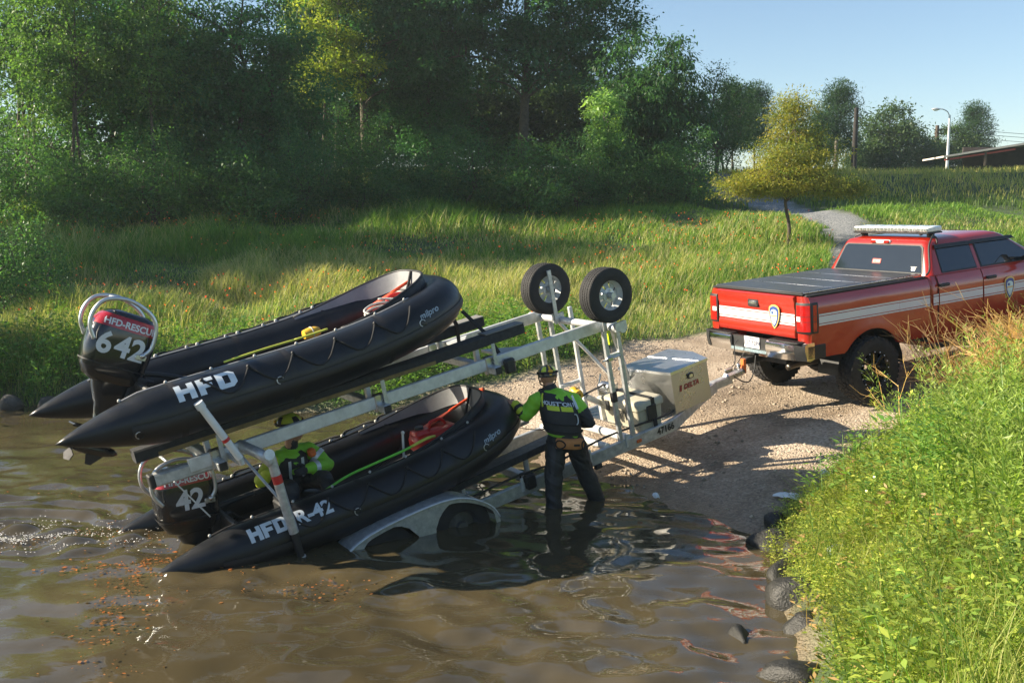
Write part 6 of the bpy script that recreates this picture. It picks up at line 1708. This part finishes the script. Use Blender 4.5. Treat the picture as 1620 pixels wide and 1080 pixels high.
# fine grass between the weeds on the near bank
x, y, z = scatter(r, 190000, 1.2, 10, 4.0, 14.5, lambda x, y: nb(.25, 9)(x, y) & (x > 2.16 + .07 * (y - 6))); n = min(len(x), 48000); x, y, z = x[:n], y[:n], z[:n]
near_y = np.clip((8.5 - y) / 3, 0, 1)
c = colmix(r, n, (.08, .14, .025), (.15, .20, .035), (.28, .26, .09)); h = r.uniform(.08, .42, n) * (1 + .55 * near_y)
v, f, cc = blades(r, np.stack([x, y, z - .02], 1), h, np.full(n, .0062), c, 1.1)
tag(mesh_obj('bank_grass', v, f, grass_m, None, 0, cc), 'thin yellow green grass growing through the weeds of the near bank', 'grass', kind='stuff')
# small white and yellow flowers with seed heads in the nearest grass
x, y, z = scatter(r, 9000, 2.5, 5.5, 4.2, 8.6, nb(.45, 6)); n = min(len(x), 70); x, y, z = x[:n], y[:n], z[:n]
v, f, cc = blades(r, np.stack([x, y, z], 1), r.uniform(.35, .62, n), np.full(n, .005), colmix(r, n, (.12, .15, .04), (.25, .20, .08)), .35)
tips = v[4::5]; kind_ = r.uniform(0, 1, n); hv, hc = [], []
for i in range(n):
    c = (.75, .74, .68) if kind_[i] < .18 else ((.60, .34, .06) if kind_[i] < .28 else (.30, .25, .12)); s = .010 if kind_[i] < .28 else .007
    for a in (0, 1.05, 2.1):
        d1 = V(math.cos(a), math.sin(a), .2) * s; d2 = V(0, 0, s * (.6 if kind_[i] < .28 else 2.6)); hv += [tips[i] - d1 - d2, tips[i] + d1 - d2, tips[i] + d1 + d2, tips[i] - d1 + d2]; hc += [c] * 4
fs = mesh_obj('flower_stalks', v, f, grass_m, None, 0, cc); tag(fs, 'thin stalks with small white and orange flowers and seed heads in the nearest bank grass', 'flowers', kind='stuff')
fh = mesh_obj('flower_heads', np.array(hv), quad_idx(len(hv) // 4), leaf, fs, 0, np.array(hc)); fh['kind'] = 'stuff'
# single plants that stand out
def single(name, x, y, proto, sc, label, cat='plant'):
    e = empty(name, None, (x, y, float(ground_z(x, y)) - .02), random.uniform(0, 6)); v, c = proto
    mesh_obj('stems', v * sc, quad_idx(len(v) // 4), leaf, e, 0, c); return tag(e, label, cat)
single('bare_branch', 4.75, 12.15, proto_twigs(np.random.default_rng(5), 1.25, c1=(.30, .20, .10), c2=(.5, .38, .2)), 1.0, 'bare pale twiggy branch standing in front of the pickup rear wheel')
single('feathery_plant', 4.25, 11.5, proto_feather(np.random.default_rng(8), .75, 150, (.14, .18, .03), (.26, .28, .06)), 1.0, 'lone feathery yellow green plant at the ramp edge below the bare branch')
single('leafy_plant', -8.2, 17.3, proto_leafy(np.random.default_rng(4), 1.5, 70, .14, (.05, .11, .02), (.10, .17, .03), .4, .4), 1.0, 'tall leafy plant on the far water edge behind the upper outboard')
single('grass_clump', .25, 16.9, proto_feather(np.random.default_rng(9), .55, 90, (.10, .15, .03), (.2, .22, .06)), 1.0, 'small grass clump at the far ramp edge behind the wader')
# ------------------------------------------------------------------ gear in the boats
red_pl = pm('red_fuel_plastic', (.62, .018, .012), .35, 0, .12, 8, .04, 60)
oar_or = pm('orange_paddle', (.80, .09, .02), .4, 0, .12, 10)
ft = empty('fuel_tank', frame4(TF.w(-4.74, -.10, .63), TF.F * .9, TF.L * .9, TF.U * .9)); tag(ft, 'red plastic fuel tank lying inside the lower boat', 'fuel tank')
def rr3(l, w, z, cx=0): return [(p[0], p[1], z) for p in rrect(l, w, min(l, w) * .3, 4, cx, 0)]
m = MB(); m.rings([rr3(.56, .34, 0), rr3(.60, .38, .03), rr3(.60, .38, .15), rr3(.55, .34, .20), rr3(.48, .26, .225)]); m.build('tank_body', red_pl, ft, 50)
m = MB(); m.rings([rr3(.22, .24, .22, -.18), rr3(.19, .20, .265, -.18)]); m.build('tank_shoulder', red_pl, ft, 50)
m = MB(); m.tube(smooth_path([(-.05, 0, .22), (-.02, 0, .30), (.12, 0, .30), (.18, 0, .22)], 5), .02, 8); m.build('handle', red_pl, ft, 180)
m = MB(); m.cyl((-.18, 0, .262), (-.18, 0, .30), .055, None, 16); m.build('fuel_cap', black_pl, ft, 40)
m = MB(); m.tube(smooth_path([(-.22, .05, .27), (-.34, .10, .24), (-.5, .05, .05), (-.9, 0, -.0)], 6), .011, 6); m.build('fuel_hose', rope_b, ft, 180)
def paddle(a, b, label, blade):
    a = V(*a); b = V(*b); d = nrm(b - a); L_ = np.linalg.norm(b - a); s = nrm(np.cross(d, (0, .25, 1))); u = np.cross(s, d)
    e = empty('paddle', frame4(TF.w(*a), *[TF.F * k[0] + TF.L * k[1] + TF.U * k[2] for k in (d, s, u)])); tag(e, label, 'paddle')
    m = MB(); m.tube([(0, 0, 0), (L_ - .38, 0, 0)], .017, 10); m.build('shaft', oar_or if not blade else black_pl, e, 60)
    m = MB(); m.tube([(-.02, -.05, 0), (-.02, .05, 0)], .017, 8); m.build('grip', oar_or, e, 60)
    P = [(L_ - .42, -.02), (L_ - .34, -.06), (L_ - .24, -.085), (L_ - .06, -.085), (L_, -.06), (L_, .06), (L_ - .06, .085), (L_ - .24, .085), (L_ - .34, .06), (L_ - .42, .02)]
    m = MB(); m.prism(P, (0, 0, -.006), (1, 0, 0), (0, 1, 0), (0, 0, .012)); m.build('blade', oar_or, e, 30)
paddle((-3.98, .06, 1.0), (-4.80, .02, .82), 'orange paddle leaning over the red fuel tank in the lower boat', False)
paddle((-4.52, .05, 2.46), (-5.22, -.14, 2.31), 'orange paddle lying in the bow of the upper boat', False)
ub_t = empty('fuel_tank', frame4(TF.w(-4.92, -.22, 2.06), TF.F, TF.L, TF.U)); tag(ub_t, 'red fuel tank partly hidden in the upper boat bow', 'fuel tank')
m = MB(); m.rings([rr3(.46, .30, 0), rr3(.50, .33, .03), rr3(.50, .33, .20), rr3(.42, .26, .25)]); m.build('tank_body', red_pl, ub_t, 50)
m = MB(); m.tube(smooth_path([(-.1, 0, .24), (-.08, 0, .32), (.08, 0, .32), (.1, 0, .24)], 5), .018, 8); m.build('handle', red_pl, ub_t, 180)
rp = empty('coiled_rope', frame4(TF.w(-5.15, -.36, 2.20), TF.F, TF.L, TF.U)); tag(rp, 'pale rope coil against the upper boat gunwale', 'rope')
m = MB(); m.tube([(.19 * math.cos(a) * (1 + .04 * math.sin(5 * a)), .12 * math.sin(a), .06 + .05 * math.sin(a) + .006 * a) for a in np.linspace(0, 14, 70)], .012, 6); m.build('coil', rope_w, rp, 180)
yb = empty('rope_bag', frame4(TF.w(-5.85, -.10, 2.17), TF.F * .7, TF.L * .7, TF.U * .7)); tag(yb, 'small yellow throw bag inside the upper boat', 'bag')
m = MB(); m.rings([[(x, r_ * math.cos(a), .08 + r_ * .8 * math.sin(a)) for a in np.linspace(0, 6.283, 15)[:-1]] for x, r_ in ((-.13, .02), (-.12, .08), (-.04, .10), (.06, .095), (.12, .07), (.14, .02))]); m.build('bag_body', yellow_r, yb, 60)
m = MB(); m.tube([(.0 + .102 * 0, .103 * math.cos(a), .08 + .083 * math.sin(a)) for a in np.linspace(0, 6.283, 17)[:-1]], .008, 6, closed=True); m.build('bag_strap', rope_w, yb, 60)
for fr, pts, lab in ((LBF, [(1.75, -.50, .16), (2.05, -.52, .24), (2.35, -.55, .275), (2.7, -.56, .30), (2.95, -.55, .33), (3.1, -.48, .30)], 'green and yellow floating line laid along the lower boat near tube'), (UBF, [(1.55, -.60, .262), (1.9, -.57, .268), (2.3, -.57, .272), (2.6, -.58, .285)], 'thin yellow green line along the upper boat near tube')):
    e = empty('floating_line', fr.m4()); tag(e, lab, 'rope'); q = smooth_path(pts, 8)
    cut = len(q) * 2 // 3
    m = MB(); m.tube(q[:cut], .014 if fr is LBF else .010, 6); m.build('line', pm('line_green', (.18, .62, .06), .6) if fr is LBF else pm('line_yellow', (.60, .62, .08), .6), e, 180)
    m = MB(); m.tube(q[cut - 1:], .016 if fr is LBF else .010, 6); m.build('line', pm('line_yellow', (.60, .62, .08), .6), e, 180)
lp = empty('boat_lamp_pole', frame4(LBF.w(2.72, -.40, .05), TF.F, TF.L, TF.U)); tag(lp, 'short white stern light pole sticking up inside the lower boat', 'pole')
m = MB(); m.tube([(0, 0, 0), (.05, -.03, .38)], .012, 8); m.build('pole', pvc, lp, 60)
m = MB(); m.ball((.052, -.032, .39), .02, 8, 6); m.build('pole_cap', pvc, lp, 60)

# ------------------------------------------------------------------ rocks, litter, debris
rock_m = pm('wet_rock', (.010, .011, .010), .55, 0, .5, 3, .9, 12, c2=(.032, .031, .026))
rock_d = pm('dry_rock', (.07, .066, .058), .85, 0, .4, 6, .6, 18)
def rock_mesh(seed, n=2):
    r_ = np.random.default_rng(seed); bm = bmesh.new(); bmesh.ops.create_icosphere(bm, subdivisions=3, radius=1)
    off_ = r_.uniform(0, 50, 3)
    for v in bm.verts:
        p = v.co; k = .72 + .55 * float(fbm(p.x * 1.1 + off_[0] + p.z, p.y * 1.1 + off_[1] - p.z * .7, 3, seed)); v.co = p * k
        for pl_ in range(3):
            nn = Vector(r_.normal(size=3) if False else (math.sin(seed + pl_ * 2.1), math.cos(seed * 1.7 + pl_), math.sin(pl_ * 3.3 + seed * .4) * .6)).normalized(); d = v.co.dot(nn)
            if d > .62: v.co -= nn * (d - .62) * .85
    me = bpy.data.meshes.new('rock'); bm.to_mesh(me); bm.free(); me.shade_smooth(); return me
def rock(x, y, sx, sy, sz, seed, label, mt=rock_m, dz=0.0, group='rocks along the near water edge'):
    me = rock_mesh(seed); me.materials.append(mt); o = bpy.data.objects.new('rock', me); col.objects.link(o)
    z = max(float(ground_z(x, y)), -.15) if dz is None else dz
    o.location = (x, y, z + sz * .35); o.scale = (sx, sy, sz); o.rotation_euler = (0, 0, seed * 1.3); return tag(o, label, 'rock', group)
rock(2.66, 9.85, 0.17, 0.13, 0.12, 1, 'dark rounded rock at the corner where ramp mud meets the water', dz=.02)
rock(2.50, 9.35, 0.24, 0.17, 0.13, 2, 'largest smooth rock half in the water just below the ramp corner', dz=-.02)
rock(2.42, 8.55, 0.21, 0.15, 0.12, 3, 'flat mossy rock below the yellow green edge weeds', dz=-.02)
rock(2.30, 7.90, 0.26, 0.20, 0.20, 4, 'tall dark boulder standing in the water against the bank', dz=-.03)
rock(2.28, 7.35, 0.23, 0.19, 0.14, 5, 'dark boulder in front of the tall boulder, tucked under the bank', dz=-.04)
rock(1.72, 7.30, 0.14, 0.10, 0.08, 6, 'small low rock out in the water off the dark boulders', dz=-.04)
rock(1.92, 6.55, 0.26, 0.19, 0.15, 7, 'pale rimmed rock in the water at the foot of the flowering grass', dz=-.05)
rock(2.62, 8.95, 0.17, 0.14, 0.11, 8, 'shaded rock under the hanging edge weeds', dz=.06)
for i, (x, y, s_) in enumerate(((-8.8, 16.35, .32), (-8.2, 16.25, .26), (-7.6, 16.35, .22), (-9.4, 16.5, .3), (-6.8, 16.15, .2))):
    rock(x, y, s_, s_ * .8, s_ * .7, 20 + i, ['grey rock at the far water edge behind the upper boat stern', 'squat rock beside the grey far-edge rock', 'small rock nearest the leafy plant on the far edge', 'broad rock farthest along the far water edge', 'low rock on the far edge behind the motor'][i], rock_d, 0.0, 'rocks along the far water edge')
bag_w = pm('white_plastic', (.72, .74, .76), .35, 0, .06, 8, .5, 12)
def litter(x, y, l, w, h, rz, seed, label):
    e = empty('plastic_bag', None, (x, y, float(ground_z(x, y))), rz)
    G = []
    for i, u in enumerate(np.linspace(0, 1, 12)):
        row = []
        for j, t in enumerate(np.linspace(0, 1, 9)):
            env = math.sin(math.pi * min(.97, max(.03, u))) ** .5 * math.sin(math.pi * min(.97, max(.03, t))) ** .5
            row.append(((u - .5) * l, (t - .5) * w * (1 - .6 * u), .01 + h * env * (.5 + float(fbm(np.array(u * 6 + seed), np.array(t * 6), 3, seed)))))
        G.append(row)
    m = MB(); m.grid(G); m.build('bag_sheet', bag_w, e, 50)
    m = MB(); m.tube([(-.5 * l, 0, .02), (-.56 * l, .02, .05), (-.62 * l, -.01, .04)], [.02, .035, .012], 7); m.build('bag_knot', bag_w, e, 50)
    return tag(e, label, 'litter')
litter(2.95, 10.45, .36, .17, .07, 2.5, 3, 'larger crumpled white plastic bag at the ramp edge')
litter(3.55, 10.95, .17, .12, .05, .4, 8, 'smaller white plastic scrap near the ramp edge weeds')
litter(2.75, 8.35, .12, .09, .05, 1.4, 11, 'white scrap caught among the edge weeds by the rocks')
litter(1.62, 10.95, .045, .05, .05, 0, 14, 'tiny pale scrap lying on the lit ramp mud')
bt = empty('plastic_bottle', None, (2.72, 8.05, float(ground_z(2.72, 8.05)) + .06), .3); tag(bt, 'clear crushed plastic bottle lying among the rocks', 'bottle')
clear_p = pm('clear_plastic', (.35, .42, .45), .12, 0, .2, 12, spec=.8)
m = MB(); m.lathe([(.01, -.13), (.036, -.125), (.038, -.06), (.032, -.03), (.038, 0), (.037, .06), (.02, .11), (.013, .125)], (0, 0, .04), (1, 0, .1), 16); m.build('bottle_body', clear_p, bt, 50)
m = MB(); m.lathe([(.016, .12), (.016, .145), (.001, .146)], (0, 0, .04), (1, 0, .1), 12); m.build('bottle_cap', bag_w, bt, 50)
r2 = np.random.default_rng(77)
def flakes(n, cx, cy, sx, sy, ang, s0, s1):
    x = r2.normal(size=n) * sx; y = r2.normal(size=n) * sy; X = cx + x * math.cos(ang) - y * math.sin(ang); Y = cy + x * math.sin(ang) + y * math.cos(ang)
    a = r2.uniform(0, 6.28, n); s = r2.uniform(s0, s1, n); d = np.stack([np.cos(a), np.sin(a), np.zeros(n)], 1)
    return leaf_quads(np.stack([X, Y, np.full(n, .012)], 1), d, np.tile(V(0, 0, 1), (n, 1)) + unit(r2, n) * .25, s, s * r2.uniform(.3, .7, n), .05)
v = np.concatenate([flakes(420, -3.0, 8.9, .45, .12, .15, .02, .06), flakes(200, -3.2, 8.0, .16, .5, .2, .015, .05), flakes(120, -4.0, 9.7, .5, .15, .3, .015, .045), flakes(70, -2.9, 7.0, .16, .5, .3, .012, .04), flakes(90, -1.7, 8.2, .4, .15, .2, .015, .05), flakes(60, -5.6, 11.2, 1.0, .2, .4, .02, .05)])
k = r2.uniform(0, 1, len(v) // 4)[:, None]; c = np.where(k < .18, V(.34, .11, .03), np.where(k < .7, V(.20, .09, .035), V(.07, .045, .02)))
tag(mesh_obj('floating_leaves', v, quad_idx(len(v) // 4), leaf, None, 0, np.repeat(c, 4, 0)), 'brown and orange leaf litter floating behind the lower boat', 'leaves', kind='stuff')
n = 9000; x = -5.7 + r2.normal(size=n) * 1.0; y = 9.45 + (x + 5.6) * .12 + r2.normal(size=n) * .24; kk = fbm(x * 3.5, y * 6, 3, 3) + .12 * r2.normal(size=n) > .53; x = x[kk]; y = y[kk]; n = len(x); s = r2.uniform(.003, .011, n)
d = unit(r2, n) * V(1, 1, .1); v = leaf_quads(np.stack([x, y, np.full(n, .014)], 1), d, np.tile(V(0, 0, 1), (n, 1)), s * 2, s * 1.8, .2)
tag(mesh_obj('foam', v, quad_idx(n), pm('foam_white', (.75, .74, .70), .6), None, 0), 'streak of pale churned foam on the water behind the lower outboard', 'foam', kind='stuff')
# loose stones on the ramp
n = 9000; x = r2.uniform(-2, 13, n); y = r2.uniform(9.5, 23, n); kk = (gravel_mask(x, y) > .6) & (ground_z(x, y) > .03); x = x[kk]; y = y[kk]; z = ground_z(x, y)
kk = in_view(x, y, z) if 'in_view' in globals() else np.ones(len(x), bool); n = len(x); s = .010 + .022 * r2.uniform(0, 1, n) ** 3
base = np.array([(1, 0, 0), (-1, 0, 0), (0, 1, 0), (0, -1, 0), (0, 0, .8), (0, 0, -.5)], float); bf = np.array([(0, 2, 4), (2, 1, 4), (1, 3, 4), (3, 0, 4), (2, 0, 5), (1, 2, 5), (3, 1, 5), (0, 3, 5)])
a = r2.uniform(0, 6.28, n); Vv = base[None] * (1 + r2.uniform(-.3, .3, (n, 6, 1))) * s[:, None, None]; X = Vv[..., 0] * np.cos(a)[:, None] - Vv[..., 1] * np.sin(a)[:, None]; Y = Vv[..., 0] * np.sin(a)[:, None] + Vv[..., 1] * np.cos(a)[:, None]
v = np.stack([X + x[:, None], Y + y[:, None], Vv[..., 2] + z[:, None] + .004], -1).reshape(-1, 3); f = (bf[None] + (np.arange(n) * 6)[:, None, None]).reshape(-1, 3)
c = np.repeat(np.outer(r2.uniform(.5, 1.25, n), V(.42, .35, .27)), 6, 0); peb = leaf_mat('pebble', 0.0, .9)
tag(mesh_obj('loose_gravel', v, f, peb, None, 0, c), 'loose stones strewn over the gravel ramp', 'gravel', kind='stuff')

# ------------------------------------------------------------------ poles, lamp, wires, shed on the crest
wood = pm('pole_wood', (.10, .075, .055), .9, 0, .3, 5, .4, 20)
def gz(x, y): return float(ground_z(x, y))
def pole(name, x, y, h, r_, mt, label, cat='pole'):
    e = empty(name, None, (x, y, gz(x, y))); m = MB(); m.tube([(0, 0, -.5), (0, 0, h * .5), (.02, 0, h)], [r_ * 1.15, r_, r_ * .8], 10); m.build('shaft', mt, e, 60)
    m = MB(); m.lathe([(r_ * .85, 0), (r_ * .85, .05), (.005, .09)], (.02, 0, h), (0, 0, 1), 10); m.build('pole_cap', dark_steel, e, 40); return tag(e, label, cat)
pole('utility_pole', 20.0, 60, 4.3, .15, pm('creosote_wood', (.035, .03, .027), .9, 0, .3, 5, .3, 20), 'dark wooden utility pole without wires standing on the crest')
pole('marker_post', 18.9, 60, 2.35, .10, bark_pale, 'short pale wooden post between the cypress and the dark utility pole')
pole('marker_post', 20.7, 62, 2.2, .05, galv_l, 'thin grey metal post close beside the dark utility pole')
e = empty('street_lamp', None, (29.7, 70, gz(29.7, 70))); tag(e, 'grey metal street lamp with a cobra head arm behind the shed', 'street lamp')
m = MB(); m.tube([(0, 0, -.5), (0, 0, 4.25)], [.11, .07], 10); m.build('shaft', galv_l, e, 60)
m = MB(); m.tube(smooth_path([(0, 0, 4.15), (-.15, 0, 4.45), (-.45, 0, 4.62), (-.75, 0, 4.66)], 5), .035, 8); m.build('arm', galv_l, e, 180)
m = MB(); m.ball((-.95, 0, 4.64), (.30, .13, .09), 14, 8); m.build('lamp_head', galv_l, e, 60)
m = MB(); m.ball((-.98, 0, 4.58), (.18, .10, .07), 12, 6); m.build('lamp_lens', lens_white, e, 60)
e = empty('power_pole', None, (35.5, 86, gz(35.5, 86))); tag(e, 'wooden power pole with short cross arms carrying wires behind the crest trees', 'pole')
m = MB(); m.tube([(0, 0, -.5), (0, 0, 4.9)], [.2, .15], 10); m.build('shaft', wood, e, 60)
for zz in (4.55, 4.25):
    m = MB(); m.box((.45, 0, zz), (1.3, .12, .10)); ar = m.build('cross_arm', wood, e, 0)
    for xx in (.75, 1.05):
        m = MB(); m.lathe([(.03, 0), (.06, .03), (.04, .07), (.06, .10), (.02, .14)], (xx, 0, zz + .05), (0, 0, 1), 8); m.build('insulator', dark_steel, ar, 40)
for k, (dz, lab) in enumerate(((4.72, 'topmost'), (4.42, 'middle'), (4.05, 'lowest'))):
    z0 = gz(35.5, 86) + dz; m = MB(); m.tube([(36.3 + 40 * t, 86 + 6 * t, z0 - 1.0 * math.sin(math.pi * t) * .9 + .1 * t) for t in np.linspace(0, 1, 16)], .022, 4); o = m.build('power_line', dark_steel, None, 180)
    tag(o, f'{lab} thin dark power line running from the power pole over the shed', 'wire', 'power lines')
sx_, sy_ = 27.6, 60.0; z0 = gz(sx_, sy_) + .95
e = empty('shed', None, (sx_, sy_, z0), -.10); tag(e, 'low open shed with a long sloping pale roof on the crest', 'shed')
roof_m = pm('pale_roof', (.62, .56, .50), .5, .1, .12, 2); shed_d = pm('shed_dark', (.06, .05, .045), .9, 0, .3, 2)
m = MB(); m.prism([(-2.9, .30), (2.3, 1.12), (2.3, 1.24), (-2.9, .40)], (0, -2.0, -.25), (1, 0, 0), (0, 0, 1), (0, 4, 0)); m.build('roof', roof_m, e, 0)
m = MB(); m.prism([(2.3, 1.12), (5.6, .98), (5.6, 1.10), (2.3, 1.24)], (0, -2.0, -.25), (1, 0, 0), (0, 0, 1), (0, 4, 0)); rf2 = m.build('roof', pm('grey_roof', (.20, .22, .23), .6, .2, .2, 3), e, 0)
for k in range(16):
    m = MB(); m.box((2.45 + k * .2, -2.02, .975 - k * .0085 - .0), (.07, .06, .04)); m.build('roof_rib', roof_m, rf2, 0)
m = MB(); m.box((2.3, 1.0, .0), (6.4, .12, 1.6)); m.build('back_wall', shed_d, e, 0)
for xx in (-2.6, -.6, 2.2, 3.6, 5.4):
    m = MB(); m.box((xx, -1.9, 0), (.12, .12, np.interp(xx, [-2.9, 2.3, 5.6], [.1, 1.75, 1.5]))); m.build('post', wood, e, 0)
m = MB(); m.prism([(-2.8, .12), (1.0, .70), (1.0, .80), (-2.8, .22)], (0, -1.95, -.25), (1, 0, 0), (0, 0, 1), (0, .08, 0)); m.build('red_beam', pm('red_beam', (.35, .06, .04), .7), e, 0)
m = MB(); m.box((6.6, 1.5, .35), (2.2, 1.2, 1.3), b=.03); bx_ = m.build('metal_container', pm('teal_container', (.20, .34, .38), .5, .2, .2, 3), e, 40)
m = MB(); m.box((4.6, -.2, .25), (1.6, .08, .05), rotm('Y', .5)); m.build('leaning_beam', pm('blue_beam', (.15, .35, .6), .5), e, 0)
# ------------------------------------------------------------------ thin pale haze, its scatter also lifting the dark far trees
hz = MB(); hz.box((0, 100, 10), (520, 440, 24)); ho = hz.build('haze', [], None, 0)
hm = bpy.data.materials.new('haze'); hm.use_nodes = True
hn = hm.node_tree.nodes; hn.remove(hn['Principled BSDF'])
pv = hn.new('ShaderNodeVolumePrincipled'); pv.inputs['Color'].default_value = (.80, .93, .97, 1); pv.inputs['Density'].default_value = .0006; pv.inputs['Anisotropy'].default_value = .25
hm.node_tree.links.new(pv.outputs[0], hn['Material Output'].inputs['Volume'])
ho.data.materials.append(hm)
tag(ho, 'thin pale haze hanging in the air over the whole scene', 'haze', kind='stuff')
